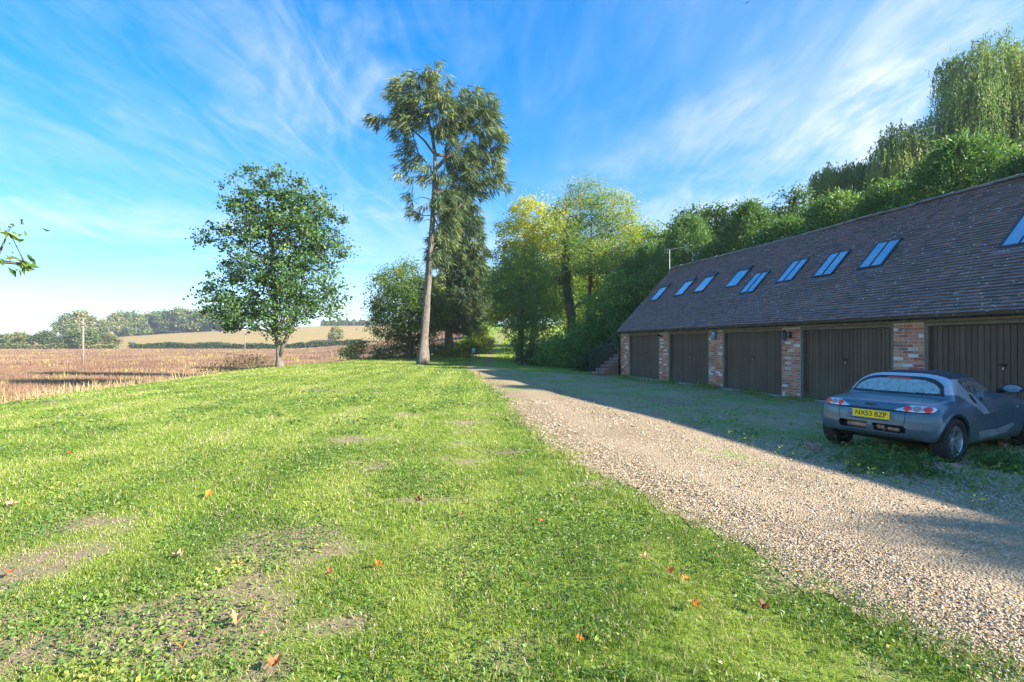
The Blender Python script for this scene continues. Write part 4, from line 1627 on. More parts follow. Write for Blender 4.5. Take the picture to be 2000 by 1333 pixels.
M_PAINT = m_paint('blue_grey_paint', (0.062, 0.130, 0.178))
M_SILVER = m_paint('silver_paint', (0.38, 0.425, 0.48), 0.4, 0.36)
M_SOFT = simple('dark_roof_skin', (0.022, 0.026, 0.036), 0.7, var=0.4, scale=6)
M_CARBLK = simple('black_plastic', (0.015, 0.016, 0.018), 0.55, var=0.3)
M_TYRE = simple('tyre_rubber', (0.022, 0.021, 0.020), 0.85, var=0.35, scale=12, bmp=0.4)
M_ALLOY = simple('alloy_wheel', (0.50, 0.53, 0.57), 0.32, 0.75, var=0.15)
M_RUST = simple('rusty_silencer', (0.38, 0.27, 0.20), 0.55, 0.5, var=0.5, scale=12)
M_RED = simple('red_lens', (0.80, 0.02, 0.02), 0.12, var=0.1, coat=1.0)
M_GREY = simple('grey_lens', (0.26, 0.23, 0.22), 0.15, var=0.1, coat=1.0)
M_CHROME = simple('lamp_housing', (0.70, 0.71, 0.72), 0.18, 0.6, var=0.08)


def m_glass(name, col, mist, rough):
    m, t, out = mat_new(name)
    p = t.nodes.new('ShaderNodeTexCoord').outputs['Object']
    mp = N(t, 'ShaderNodeMapping', {'Scale': (9, 9, 2.0)})
    t.links.new(p, mp.inputs[0])
    n1 = noise(t, mp.outputs[0], 1.5, 6, 0.7)
    c = mixc(t, mrange(t, n1, 0.38, 0.62), col, mist)
    b = N(t, 'ShaderNodeBsdfPrincipled', {'Base Color': c, 'Specular IOR Level': 0.8, 'Coat Weight': 1.0, 'Coat Roughness': 0.05})
    t.links.new(mrange(t, n1, 0.3, 0.7, rough, rough + 0.25), b.inputs['Roughness'])
    t.links.new(b.outputs[0], out.inputs[0])
    return m


M_FOG = m_glass('misted_glass', (0.21, 0.31, 0.32), (0.29, 0.39, 0.395), 0.20)
M_SIDE = m_glass('side_glass', (0.03, 0.045, 0.05), (0.16, 0.19, 0.20), 0.06)
M_MIRROR = simple('mirror_glass', (0.26, 0.35, 0.46), 0.06, 1.0, var=0.05)

C = V[F].mean(1)
FN = NRM[F].mean(1)
FN /= np.linalg.norm(FN, axis=1, keepdims=True) + 1e-9
cx_, cy_, cz_ = C.T
ay_ = np.abs(cy_)


def inpoly(px_, py_, poly):
    r = np.zeros(len(px_), bool)
    n = len(poly)
    for i in range(n):
        (x0, y0), (x1, y1) = poly[i], poly[(i + 1) % n]
        c = (y0 > py_) != (y1 > py_)
        xi = x0 + (py_ - y0) * (x1 - x0) / (y1 - y0 + 1e-12)
        r ^= c & (px_ < xi)
    return r


cls = np.zeros(len(F), int)                       # 0 body
sidef = np.abs(FN[:, 1]) > 0.45
# silver safety cell: hoop behind the cabin, running down and forward to the sill
hoop = (cx_ > .02) & (cx_ < .60) & (cz_ > .885)
band = inpoly(cx_, cz_, [(.16, 1.16), (.50, 1.16), (.74, .90), (.93, .70), (1.0, .60), (.83, .60), (.55, .78), (.18, .98)]) & sidef & (cz_ < .99)
sill = inpoly(cx_, cz_, [(.70, .37), (.75, .245), (1.55, .30), (1.78, .40), (1.70, .425), (1.30, .37)]) & (np.abs(FN[:, 1]) > 0.4)
cls[hoop | band] = 1
cls[sill] = 1
apil = inpoly(cx_, cz_, [(1.02, 1.20), (1.16, 1.20), (1.86, .87), (1.70, .87)]) & (cz_ > .87) & (ay_ > .38) & (cz_ > .885)
cls[apil] = 1
cls[(cz_ > 1.09) & (cx_ > .44) & (cx_ < 1.16) & (FN[:, 2] > 0.35)] = 2                     # roof skin
side_win = inpoly(cx_, cz_, [(.66, .905), (.54, 1.05), (.62, 1.10), (1.08, 1.115), (1.32, 1.05), (1.62, .905)]) & (np.abs(FN[:, 1]) > .52)
side_rim = inpoly(cx_, cz_, [(.52, .89), (.44, 1.06), (.58, 1.145), (1.10, 1.15), (1.36, 1.06), (1.68, .89)]) & (np.abs(FN[:, 1]) > .5)
cls[side_rim & (cz_ > 1.10)] = 2
cls[side_win] = 3
wr = .60 - .36 * (cz_ - .88)
arch = .13 * (ay_ / .53) ** 5
rim = (FN[:, 0] < -0.30) & (cx_ < .40) & (cz_ > .868) & (cz_ < 1.120 - arch * .8) & (ay_ < wr - .01)
glass = (FN[:, 0] < -0.30) & (cx_ < .40) & (cz_ > .898) & (cz_ < 1.078 - arch) & (ay_ < wr - .05)
cls[rim] = 4
cls[glass] = 5
cls[(FN[:, 0] > .3) & (cx_ > 1.2) & (cx_ < 1.80) & (cz_ > .90) & (ay_ < .52 - .3 * (cz_ - .9)) & (cz_ < 1.13)] = 6
# dark wheel wells and underside
rr0 = np.minimum(np.hypot(cx_, cz_ - .30), np.hypot(cx_ - 2.36, cz_ - .30))
cls[(rr0 < .356) & (ay_ < .775)] = 7
cls[(cz_ < .30) & (FN[:, 2] < -0.7)] = 7
cls[(cx_ < -.30) & (np.abs(cz_ - .425) < .058) & (ay_ < .44) & (np.abs(FN[:, 0]) < .6) & (FN[:, 2] ** 2 + FN[:, 1] ** 2 > .5)] = 7
cls[(cx_ > -.375) & (cx_ < -.33) & (np.abs(cz_ - .425) < .06) & (ay_ < .44)] = 7
cls[(np.abs(cz_ - .60) < .073) & (ay_ < .302) & (cx_ < -.46) & (cx_ > -.508)] = 0


def submesh(name, k, mat, sel=None):
    msk = (cls == k) if sel is None else sel
    f = F[msk]
    used = np.unique(f)
    mp = np.zeros(len(V), np.int64)
    mp[used] = np.arange(len(used))
    me = mk_mesh(name, V[used], mp[f], mat, True)
    me.normals_split_custom_set_from_vertices([tuple(v) for v in NRM[used]])
    return link(bpy.data.objects.new(name, me), car)


body = submesh('body', 0, M_PAINT)
submesh('pillar_hoop', 1, M_SILVER)
submesh('roof_panel', 2, M_SOFT)
for s_ in (-1, 1):
    submesh('side_window', 3, M_SIDE, (cls == 3) & (np.sign(cy_) == s_))
submesh('rear_window_seal', 4, M_CARBLK)
rw = submesh('rear_window', 5, M_FOG)
submesh('windscreen', 6, M_SIDE)
submesh('underbody', 7, M_CARBLK)


def root_on(fn, a, b, inside_hi=True):
    """bisection for the surface between outside (a) and inside (b), vectorised"""
    a, b = a.copy(), b.copy()
    for _ in range(26):
        m = (a + b) / 2
        neg = fn(m) < 0
        b = np.where(neg, m, b)
        a = np.where(neg, a, m)
    return (a + b) / 2


def on_rear(y, z):
    y, z = np.asarray(y, float), np.asarray(z, float)
    return np.stack([root_on(lambda x: f_car(x, y, z), np.full(y.shape, -.8), np.full(y.shape, .3)), y, z], 1)


def on_side(x, z, s=-1):
    x, z = np.asarray(x, float), np.asarray(z, float)
    return np.stack([x, root_on(lambda y: f_car(x, y, z), np.full(x.shape, 1.1 * s), np.full(x.shape, .30 * s)), z], 1)


def on_top(x, y):
    x, y = np.asarray(x, float), np.asarray(y, float)
    return np.stack([x, y, root_on(lambda z: f_car(x, y, z), np.full(x.shape, 1.5), np.full(x.shape, .5))], 1)


def nrm_at(P):
    g = grad(f_car, P, 0.006)
    return g / (np.linalg.norm(g, axis=1, keepdims=True) + 1e-9)


def patch(mb, poly, proj, h=0.008, n=1, inset=0.0):
    """a raised lens / badge plate lying on the bodywork with a skirt down to it"""
    poly = np.array(poly, float)
    c = poly.mean(0)
    rings = [poly, c + (poly - c) * 0.86, c + (poly - c) * 0.5]
    hs_ = [-0.004, h, h * 1.15]
    Vs = []
    for r_, h_ in zip(rings, hs_):
        P = proj(r_[:, 0], r_[:, 1])
        Vs.append(P + nrm_at(P) * h_)
    P = proj(c[None, 0], c[None, 1])
    Vs.append(P + nrm_at(P) * h * 1.2)
    k = len(poly)
    Fq = []
    for r_ in range(2):
        for i in range(k):
            Fq.append((r_ * k + i, r_ * k + (i + 1) % k, (r_ + 1) * k + (i + 1) % k, (r_ + 1) * k + i))
    Fq += [(2 * k + i, 2 * k + (i + 1) % k, 3 * k) for i in range(k)]
    mb.add(np.concatenate(Vs), Fq)


def dense(pts, n=8):
    pts = np.array(pts, float)
    out = []
    for a, b in zip(pts[:-1], pts[1:]):
        for f in np.arange(n) / n:
            out.append(a + (b - a) * f)
    out.append(pts[-1])
    return np.array(out)


def ribbon(mb, pts, proj, w=0.006, h=0.002, n=8):
    p = dense(pts, n)
    for _ in range(2):
        q = p.copy()
        q[1:-1] = 0.25 * p[:-2] + 0.5 * p[1:-1] + 0.25 * p[2:]
        p = q
    P = proj(p[:, 0], p[:, 1])
    nr = nrm_at(P)
    t = np.gradient(P, axis=0)
    t /= np.linalg.norm(t, axis=1, keepdims=True) + 1e-9
    sd = np.cross(nr, t)
    A, B = P + sd * w / 2 + nr * h, P - sd * w / 2 + nr * h
    k = len(P)
    mb.add(np.concatenate([A, B]), [(i, i + 1, k + i + 1, k + i) for i in range(k - 1)])


# tail lamps: eye shaped housings with three round lenses each
for s_ in (-1, 1):
    poly = [(.27, .686), (.38, .738), (.44, .766), (.60, .764), (.69, .752), (.720, .728), (.705, .698), (.66, .678), (.55, .672), (.42, .674)]
    hb = MB()
    patch(hb, dense([(s_ * a, b) for a, b in poly] + [(s_ * poly[0][0], poly[0][1])], 3)[:-1], on_rear, 0.010)
    lamp = hb.build('tail_lamp', M_CHROME, car, smooth=True)
    for yy, mt, nm in ((.432, M_RED, 'red_lens'), (.535, M_GREY, 'clear_lens'), (.636, M_RED, 'red_lens')):
        lb = MB()
        a = np.arange(18) * 2 * math.pi / 18
        rx = 0.049
        patch(lb, np.stack([s_ * yy + rx * np.cos(a), .7185 + .038 * np.sin(a)], 1), lambda y, z: on_rear(y, z) + np.array([-.012, 0, 0]), 0.010)
        lb.build(nm, mt, lamp, smooth=True)

# number plate
pl = MB().box((-.514, 0, .600), (.014, .520, .111), bev=0.004).build('number_plate', simple('plate_yellow', (0.95, 0.66, 0.008), 0.4, var=0.04), car)
MB().box((-.5215, .238, .600), (.002, .040, .103)).build('country_band', simple('band_blue', (0.012, 0.07, 0.42), 0.4, var=0.05), pl)
bdot = MB()
for q in range(10):
    a = 2 * math.pi * q / 10
    bdot.box((-.523, .238 + .012 * math.cos(a), .615 + .012 * math.sin(a)), (.001, .004, .004))
bdot.build('star_ring', M_WHITE, pl)


def text_obj(s, size, mat, name, parent, loc, ext=0.0008, xs=1.0, bold=0.0):
    cu = bpy.data.curves.new(name, 'FONT')
    cu.body = s
    cu.size = size
    cu.extrude = ext
    cu.offset = bold
    cu.align_x = 'CENTER'
    cu.align_y = 'CENTER'
    o = bpy.data.objects.new(name, cu)
    COL.objects.link(o)
    bpy.context.view_layer.update()
    me = bpy.data.meshes.new_from_object(o.evaluated_get(bpy.context.evaluated_depsgraph_get()))
    bpy.data.objects.remove(o)
    me.materials.clear()
    me.materials.append(mat)
    ob = bpy.data.objects.new(name, me)
    link(ob, parent)
    # text plane faces the rear (-x), reads left to right along -y
    ob.matrix_local = Matrix.Translation(loc) @ Matrix(((0, 0, -1, 0), (-1, 0, 0, 0), (0, 1, 0, 0), (0, 0, 0, 1))) @ Matrix.Diagonal((xs, 1, 1, 1))
    return ob


M_INK = simple('plate_black', (0.012, 0.012, 0.012), 0.5, var=0.1)
text_obj('NX53 BZP', 0.098, M_INK, 'lettering', pl, (-.5222, -.022, .6005), xs=0.925, bold=0.0012)
wbp = on_rear(np.array([0.02]), np.array([.735]))[0]
text_obj('smart', 0.050, M_CARBLK, 'badge_lettering', car, (wbp[0] - .006, .02, .735), ext=0.004, xs=1.3, bold=0.0006)

# high brake light
b = MB()
ribbon(b, [(.15, 1.082), (.0, 1.084), (-.15, 1.082)], on_rear, 0.026, 0.010, 6)
b.build('brake_light', M_RED, car, smooth=True)

# silencer pipes seen through the bumper opening
b = MB()
b.tube([(-.40, .33, .42), (-.40, .06, .42)], 0.048, 14)
b.tube([(-.41, -.06, .425), (-.41, -.17, .425)], 0.040, 14)
b.tube([(-.42, -.20, .415), (-.42, -.34, .41)], 0.030, 12)
b.tube([(-.43, -.15, .42), (-.43, -.165, .42)], 0.052, 14)
b.build('silencer', M_RUST, car, smooth=False)

# wiper, seams, painted lip shadow, vents, repeater
sm_ = MB()
ribbon(sm_, [(.42, .68), (.425, .56), (.41, .47), (.36, .365), (.30, .345), (0, .335), (-.30, .345), (-.36, .365), (-.41, .47), (-.425, .56), (-.42, .68)], on_rear, 0.007)
ribbon(sm_, [(.66, .676), (.42, .6735), (0, .672), (-.42, .6735), (-.66, .676)], on_rear, 0.026, 0.003)  # wide dark strip painted in as the shadow under the tail lip
for s_ in (-1, 1):
    ribbon(sm_, [(.86, .895), (.79, .72), (.77, .55), (.84, .42), (1.0, .375), (1.35, .385), (1.62, .42), (1.72, .52), (1.74, .66), (1.70, .82)], lambda x, z: on_side(x, z, s_), 0.007)
    ribbon(sm_, [(-.20, .775), (.0, .790), (.30, .80), (.52, .83)], lambda x, z: on_side(x, z, s_), 0.006)
ribbon(sm_, [(.02, .64), (-.02, .3), (-.02, -.3), (.02, -.64)], on_top, 0.007)
sm_.build('seams_and_lip_shadow', M_CARBLK, car)
for s_ in (-1, 1):
    b = MB()
    a = np.arange(20) * 2 * math.pi / 20
    ex, ez = .085 * np.cos(a), .042 * np.sin(a)
    ca, sa = math.cos(-.95), math.sin(-.95)
    patch(b, np.stack([.70 + ex * ca - ez * sa, .82 + ex * sa + ez * ca], 1), lambda x, z: on_side(x, z, s_), 0.006)
    b.build('air_intake', M_CARBLK, car, smooth=True)
    b = MB()
    patch(b, np.stack([1.88 + .014 * np.cos(a), .655 + .014 * np.sin(a)], 1), lambda x, z: on_side(x, z, s_), 0.006)
    b.build('side_repeater', M_CHROME, car, smooth=True)
b = MB()
patch(b, np.stack([.93 + .055 * np.cos(a), .805 + .035 * np.sin(a)], 1), lambda x, z: on_side(x, z, -1), 0.004)
b.build('door_handle', M_CARBLK, car, smooth=True)

# mirrors
for s_ in (-1, 1):
    u, v = np.meshgrid(np.linspace(0, math.pi, 13), np.linspace(0, 2 * math.pi, 20, endpoint=False), indexing='ij')
    X = -np.cos(u)
    X = np.where(X < 0, X * 0.12, X)
    Vm = np.stack([1.50 + .13 * X, s_ * .845 + .115 * np.sin(u) * np.cos(v), .945 + .066 * np.sin(u) * np.sin(v)], -1).reshape(-1, 3)
    Fm = [(i * 20 + j, i * 20 + (j + 1) % 20, (i + 1) * 20 + (j + 1) % 20, (i + 1) * 20 + j) for i in range(12) for j in range(20)]
    b = MB().add(Vm, Fm)
    b.tube([(1.53, s_ * .78, .925), (1.57, s_ * .66, .90)], [0.032, 0.045], 8)
    mir = b.build('door_mirror', M_CARBLK, car, smooth=True)
    b = MB()
    a = np.arange(24) * 2 * math.pi / 24
    b.add(np.stack([np.full(24, 1.480), s_ * .845 + .100 * np.cos(a), .945 + .054 * np.sin(a)], 1), [tuple(range(24)) if s_ < 0 else tuple(range(24))])
    b.build('mirror_glass', M_MIRROR, mir)

# seat backs glimpsed through the side glass are left dark; wheels
for ax_ in (0.0, 2.36):
    for s_ in (-1, 1):
        Mw = np.array([[1, 0, 0], [0, 0, s_], [0, 1, 0]], float)       # lathe axis -> y
        cw = np.array([ax_, s_ * .705, .300])
        wl_ = empty('wheel', (0, 0, 0))
        wl_.parent = car
        t_ = MB()
        t_.lathe([(.205, -.085), (.225, -.095), (.27, -.098), (.292, -.085), (.300, -.06), (.302, 0), (.300, .06), (.292, .085), (.27, .098), (.228, .095), (.208, .085), (.20, .06), (.20, -.06)], cw, Mw, 40, True)
        t_.build('tyre', M_TYRE, wl_, smooth=True)
        rm_ = MB()
        rm_.lathe([(.206, .088), (.209, .080), (.198, .062), (.190, .02), (.186, -.08), (.19, -.085)], cw, Mw, 40)
        rm_.lathe([(.0, .046), (.028, .048), (.036, .04), (.038, .0)], cw, Mw, 20)
        for q in range(6):
            a0 = 2 * math.pi * q / 6 + 0.3
            for da, wd in ((0.0, .020),):
                e1 = np.array([math.cos(a0), math.sin(a0)])
                e2 = np.array([-e1[1], e1[0]])
                p = [e1 * .025 - e2 * .020, e1 * .025 + e2 * .020, e1 * .120 + e2 * .019, e1 * .196 + e2 * .038, e1 * .196 - e2 * .038, e1 * .120 - e2 * .019]
                hz = [.042, .042, .050, .060, .060, .050]
                Vv = [(v[0], v[1], h_) for v, h_ in zip(p, hz)] + [(v[0] * 0.97, v[1] * 0.97, h_ - .030) for v, h_ in zip(p, hz)]
                rm_.add(np.array(Vv) @ Mw.T + cw, [(0, 1, 2, 5), (5, 2, 3, 4), (11, 8, 7, 6), (10, 9, 8, 11)] + [(i, i + 6, (i + 1) % 6 + 6, (i + 1) % 6) for i in range(6)])
        rm_.build('rim', M_ALLOY, wl_, smooth=False)
        dk = MB()
        dk.lathe([(.0, -.03), (.19, -.03)], cw, Mw, 24)
        dk.build('brake_drum', M_CARBLK, wl_)
# ================================================================== trees (lobes: centre and radii in metres from the trunk's foot)
T_SYC = ((-16.19, 33.8), [(-0.36, 0.06, 8.47, 3.38, 3.04, 3.74), (-0.89, -0.26, 11.49, 2.56, 2.31, 2.49), (1.78, -0.07, 9.53, 2.35, 2.11, 2.78), (2.38, -1.03, 5.62, 2.13, 1.92, 2.21), (-2.85, -0.02, 5.62, 2.21, 1.99, 1.96), (0.11, -0.76, 3.77, 3.74, 3.36, 1.49), (-4.16, 0.07, 9.11, 1.49, 1.34, 0.93), (3.38, 0.39, 7.93, 1.21, 1.09, 1.49), (1.42, 0.56, 11.6, 1.96, 1.76, 1.35), (-1.6, 0.14, 13.16, 0.64, 0.58, 0.85), (-3.45, -0.23, 12.91, 0.57, 0.51, 0.64), (4.2, 0.2, 3.98, 0.71, 0.64, 0.32), (-5.09, -0.47, 5.19, 1.0, 0.9, 0.46), (-2.67, 0.24, 11.14, 0.93, 0.83, 0.93), (3.38, 0.06, 4.73, 1.28, 1.15, 1.35), (-3.2, -0.63, 3.84, 1.85, 1.67, 1.21), (1.96, 0.22, 12.17, 0.85, 0.77, 0.71)])
T_SPR1 = ((-7.18, 39), [(-0.53, -0.26, 21.51, 1.97, 1.77, 1.97), (1.03, -0.35, 22.25, 1.4, 1.26, 1.72), (-2.01, 0.13, 22.45, 0.74, 0.67, 0.66), (1.85, -0.59, 19.38, 1.64, 1.48, 1.97), (4.11, -0.24, 20.4, 1.72, 1.55, 1.81), (5.34, -0.02, 18.76, 1.23, 1.11, 2.05), (5.87, 0.36, 16.09, 0.74, 0.67, 1.97), (3.28, 0.64, 16.91, 1.81, 1.63, 1.64), (-1.03, -0.06, 19.38, 1.48, 1.33, 1.48), (-3.41, -0.2, 19.62, 0.99, 0.89, 0.33), (-1.11, 0.01, 16.91, 1.07, 0.96, 1.31), (-1.35, 0.06, 14.86, 0.66, 0.59, 0.66), (-1.03, 0.24, 13.87, 0.57, 0.52, 0.33), (4.31, 0.49, 14.86, 1.4, 1.26, 1.23), (1.85, -0.15, 14.86, 1.07, 0.96, 1.23), (6.57, -0.15, 14.45, 0.33, 0.3, 0.57)])
T_SPR2 = ((-7.05, 54), [(0.8, 0.61, 16.5, 1.82, 1.64, 2.05), (1.36, -0.58, 13.66, 2.39, 2.15, 2.27), (-0.23, -1.08, 11.95, 2.16, 1.94, 2.39), (1.65, 0.25, 9.68, 2.5, 2.25, 2.61), (-0.45, -0.6, 7.4, 1.93, 1.74, 2.27), (1.08, -0.58, 5.98, 2.5, 2.25, 2.05), (1.65, -0.28, 3.99, 1.71, 1.53, 1.25), (-1.59, 0.36, 5.13, 1.59, 1.43, 0.91), (-0.45, 0.67, 3.99, 1.93, 1.74, 0.8), (3.35, -0.21, 11.95, 0.91, 0.82, 2.84), (3.64, 0.31, 7.4, 0.8, 0.72, 2.27)])
T_LIME = ((-10.53, 50), [(-0.26, -1.27, 5.72, 3.05, 2.75, 3.26), (-2.11, -0.38, 4.14, 1.89, 1.71, 2.11), (-0.53, 0.18, 8.09, 2.21, 1.99, 1.89), (2.11, -0.47, 5.19, 2.11, 1.89, 2.95), (-2.89, 0.16, 5.19, 1.05, 0.95, 1.16), (0.0, 0.78, 2.56, 2.53, 2.27, 1.26)])
T_YEL = ((1.77, 56), [(-0.12, -0.8, 16.6, 2.48, 2.23, 2.0), (-1.77, 1.16, 14.53, 2.71, 2.44, 2.59), (1.77, -0.97, 14.53, 2.95, 2.65, 2.71), (0.59, 0.79, 11.0, 3.54, 3.18, 3.54), (-2.65, -0.0, 12.18, 1.53, 1.38, 2.12), (3.24, -0.1, 7.46, 2.95, 2.65, 4.13)])
T_GRN = ((0.73, 46), [(0.0, 1.34, 8.52, 2.71, 2.44, 2.52), (-1.45, -0.12, 7.07, 1.94, 1.74, 2.23), (1.45, -0.58, 5.62, 2.81, 2.53, 3.0), (-0.73, -0.13, 4.17, 2.23, 2.0, 2.23), (2.18, 0.73, 8.52, 1.84, 1.66, 1.94), (1.21, -0.94, 2.23, 2.23, 2.0, 1.94)])
T_IVY = ((5.34, 43), [(1.45, 0.67, 14.95, 1.99, 1.79, 1.36), (-0.36, 0.63, 13.28, 1.63, 1.47, 1.54), (3.49, -0.0, 13.5, 2.08, 1.87, 1.54), (2.13, 1.32, 11.69, 2.81, 2.53, 1.63), (4.53, 0.57, 12.15, 1.63, 1.47, 1.63), (-0.59, -0.73, 10.79, 1.63, 1.47, 1.45), (4.39, -0.2, 9.43, 2.08, 1.87, 1.63), (1.9, -0.81, 8.98, 2.53, 2.28, 1.54), (-1.27, 0.48, 8.07, 1.18, 1.06, 1.18), (3.49, -0.18, 6.71, 1.99, 1.79, 1.63)])
T_LAU = ((6.98, 34), [(-0.18, -0.45, 2.78, 1.65, 1.48, 1.57), (1.43, 0.26, 3.85, 1.5, 1.35, 1.79), (-1.97, -0.5, 1.89, 1.43, 1.29, 1.22), (2.51, -0.26, 5.29, 1.22, 1.1, 1.5), (0.72, 0.29, 5.64, 1.07, 0.97, 1.07), (-0.72, -0.42, 4.21, 1.07, 0.97, 1.07), (-3.04, 0.43, 1.35, 1.22, 1.1, 0.86)])
T_MAP = ((12.83, 46), [(-0.15, 0.58, 11.67, 1.74, 1.57, 1.45), (1.21, -0.12, 9.98, 1.65, 1.48, 1.74), (-0.73, 0.74, 9.01, 1.65, 1.48, 1.94), (2.18, -0.16, 11.43, 0.97, 0.87, 1.07)])
T_OAK = ((16.42, 40), [(-1.89, 0.01, 11.41, 1.68, 1.52, 1.09), (0.21, -0.46, 11.92, 1.85, 1.67, 0.93), (2.11, -0.27, 11.41, 1.52, 1.36, 0.93), (-2.53, 0.18, 10.57, 1.26, 1.14, 0.84), (1.26, -0.01, 10.57, 2.11, 1.89, 1.01)])
T_ALD = ((18.14, 31), [(-0.1, -0.18, 11.0, 0.65, 0.59, 0.59), (-0.85, 0.28, 10.02, 0.85, 0.76, 0.65), (0.39, 0.44, 9.69, 1.11, 1.0, 0.78), (-1.5, 0.28, 9.46, 0.59, 0.53, 0.39), (1.11, -0.21, 10.02, 0.52, 0.47, 0.52)])
T_FILL = ((-1.18, 75), [(-0.79, 0.85, 8.72, 2.68, 2.42, 3.95), (1.18, 1.33, 6.35, 2.84, 2.56, 3.47), (-1.97, -0.71, 5.56, 1.74, 1.56, 2.21), (1.97, -0.2, 11.09, 2.37, 2.13, 2.84)])


def sprays(P, dirs, n_per, L, wd, tint, hang=0.6, spread=0.35, fan=1.0):
    """shaggy conifer branchlets: narrow drooping blades fanned round each clump"""
    n = len(P)
    idx = np.repeat(np.arange(n), n_per)
    m = len(idx)
    a = P[idx] + rng.normal(size=(m, 3)) * np.array([spread, spread, spread * 0.8])
    d = dirs[idx] * 0.8 + rng.normal(size=(m, 3)) * fan * np.array([1, 1, .5]) - np.array([0, 0, hang]) * rng.uniform(0.2, 1.6, (m, 1))
    d /= np.linalg.norm(d, axis=1, keepdims=True)
    s = np.cross(d, rng.normal(size=(m, 3)))
    s /= np.linalg.norm(s, axis=1, keepdims=True) + 1e-9
    ln = (L * rng.uniform(0.5, 1.4, m))[:, None]
    w = (wd * rng.uniform(0.6, 1.3, m))[:, None]
    V = np.stack([a, a + d * ln * 0.45 + s * w, a + d * ln, a + d * ln * 0.45 - s * w], 1).reshape(-1, 3)
    F = np.arange(4 * m).reshape(-1, 4)
    t = np.repeat(tint[idx] + rng.normal(size=m) * 0.10, 4)
    return V, [F], np.clip(t, 0, 1)


def spruce(base, lobes, trunk, r0, label, n_cl, n_per, L, wd, mind, group=None, dense_lo=1.0, prof=None):
    root = empty('spruce_tree', base, 0, label, 'tree', group)
    A = sample_lobes(lobes, n_cl, mind, 0.15)
    P, par, nt_, tips = grow(trunk, A, 0.7, 0.05)
    V, F = branch_mesh(P, par, nt_, r0, 0.014, trunk_prof=prof, flare=1.3)
    obj_np('trunk', V, F, M_BARK_S, root, smooth=True)
    ids = np.arange(nt_, len(P))
    T = np.array(trunk, float)
    C = np.concatenate([A, P[ids][rng.random(len(ids)) < 0.75]])
    d = C - T[np.argmin(np.linalg.norm(C[:, None] - T[None], axis=2), axis=1)]
    d[:, 2] = 0
    d /= np.linalg.norm(d, axis=1, keepdims=True) + 1e-9
    ti = 0.36 + 0.15 * rng.normal(size=len(C)) + 0.12 * (fbm(C[:, 0] / 1.5, C[:, 2] / 1.5, 8, 3) - 0.5) * 4
    V, F, T_ = merge([sprays(C, d, n_per, L, wd, ti, 1.05, 0.15, 0.5)])
    obj_np('crown', V, F, M_NEEDLE, root, attrs={'tint': T_})
    return root


def at(b):
    return (b[0], b[1], h1(b[0], b[1]) - 0.05)


# -- the two spruces by the drive
b, lb = T_SPR1
lb = lb + [(1.9, -0.2, 12.8, 1.3, 1.1, 1.3), (2.1, 0, 10.8, 1.0, 0.9, 1.1), (-0.3, 0, 12.4, 0.7, 0.6, 0.6), (1.4, -0.2, 8.8, 0.8, 0.8, 0.8), (0.5, -0.2, 15.2, 0.9, 0.8, 0.9)]
spruce(at(b), lb, [(0, 0, 0), (0.14, 0, 2.2), (0.3, 0, 4.4), (0.45, 0, 6.3), (0.62, 0, 9), (0.82, 0, 12), (0.95, 0, 14.5), (1.02, 0, 16.9), (0.75, 0.1, 18.6), (0.3, 0.1, 20.4), (-0.1, 0.1, 22), (-0.4, 0, 23)], 0.50,
       'very tall half bare spruce with a forked crown and long pale trunk', 480, 22, 0.78, 0.034, 0.42,
       prof=[0.37, 0.33, 0.30, 0.28, 0.24, 0.20, 0.17, 0.15, 0.11, 0.08, 0.05, 0.03])
sp = bpy.data.objects['spruce_tree']
MB().tube([(1.0, 0.0, 15.6), (1.9, -0.1, 16.6), (2.9, -0.1, 17.2), (3.6, 0.0, 18.4), (3.95, 0.1, 20.2), (4.1, 0, 21.6)], [0.15, 0.14, 0.125, 0.11, 0.07, 0.03], 9).build('limb', M_BARK_S, sp, smooth=True)
MB().tube([(0.95, 0.0, 16.9), (0.2, -0.2, 17.9), (-0.8, -0.3, 18.8), (-1.9, -0.3, 20.4)], [0.10, 0.085, 0.06, 0.02], 8).build('limb', M_BARK_S, sp, smooth=True)
MB().tube([(-0.9, -0.3, 18.9), (-2.4, -0.3, 19.6), (-3.9, -0.2, 19.7)], [0.05, 0.035, 0.012], 6).build('limb', M_BARK_S, sp, smooth=True)
for z0, dx_b, dy_b, dz_b in ((7.6, 0.9, -0.3, 0.15), (9.1, -1.0, -0.3, 0.25), (10.4, 1.3, -0.2, -0.1), (11.6, -0.8, 0.2, 0.1), (5.6, 0.7, -0.3, 0.1), (12.6, 1.6, -0.4, -0.2), (13.2, -1.6, 0.1, 0.3)):
    x0 = float(np.interp(z0, [0, 6.3, 12, 15], [0, 0.45, 0.82, 1.0]))
    MB().tube([(x0, 0, z0), (x0 + dx_b * .6, dy_b * .6, z0 + dz_b), (x0 + dx_b, dy_b, z0 + dz_b * 0.6 - 0.15)], [0.05, 0.03, 0.01], 5).build('limb', M_BARK_S, sp, smooth=True)
b, lb = T_SPR2
lb = lb + [(1.2, 0.2, 17.8, 1.2, 1.1, 1.5), (2.6, 0.0, 15.4, 1.2, 1.0, 1.6), (2.9, 0, 9.4, 1.3, 1.2, 2.2), (2.2, -.4, 5.0, 1.4, 1.2, 1.2)]
spruce(at(b), lb, [(0, 0, 0), (0, 0, 2.5), (0.05, 0, 5), (0.1, 0, 8), (0.2, 0, 11), (0.3, 0, 14), (0.5, 0, 17), (0.6, 0, 18.6)], 0.42,
       'shaggy drooping spruce with a dark lower trunk behind the tall forked spruce', 620, 30, 0.80, 0.044, 0.48)

# -- lone sycamore on the lawn edge
b, lb = T_SYC


def ty_syc(c):
    return 0.36 + 0.10 * ss(6, 14, c[:, 2]) + 0.5 * ss(0.66, 0.8, fbm(c[:, 0] / 1.3 + 3, c[:, 2] / 1.3, 12, 3))


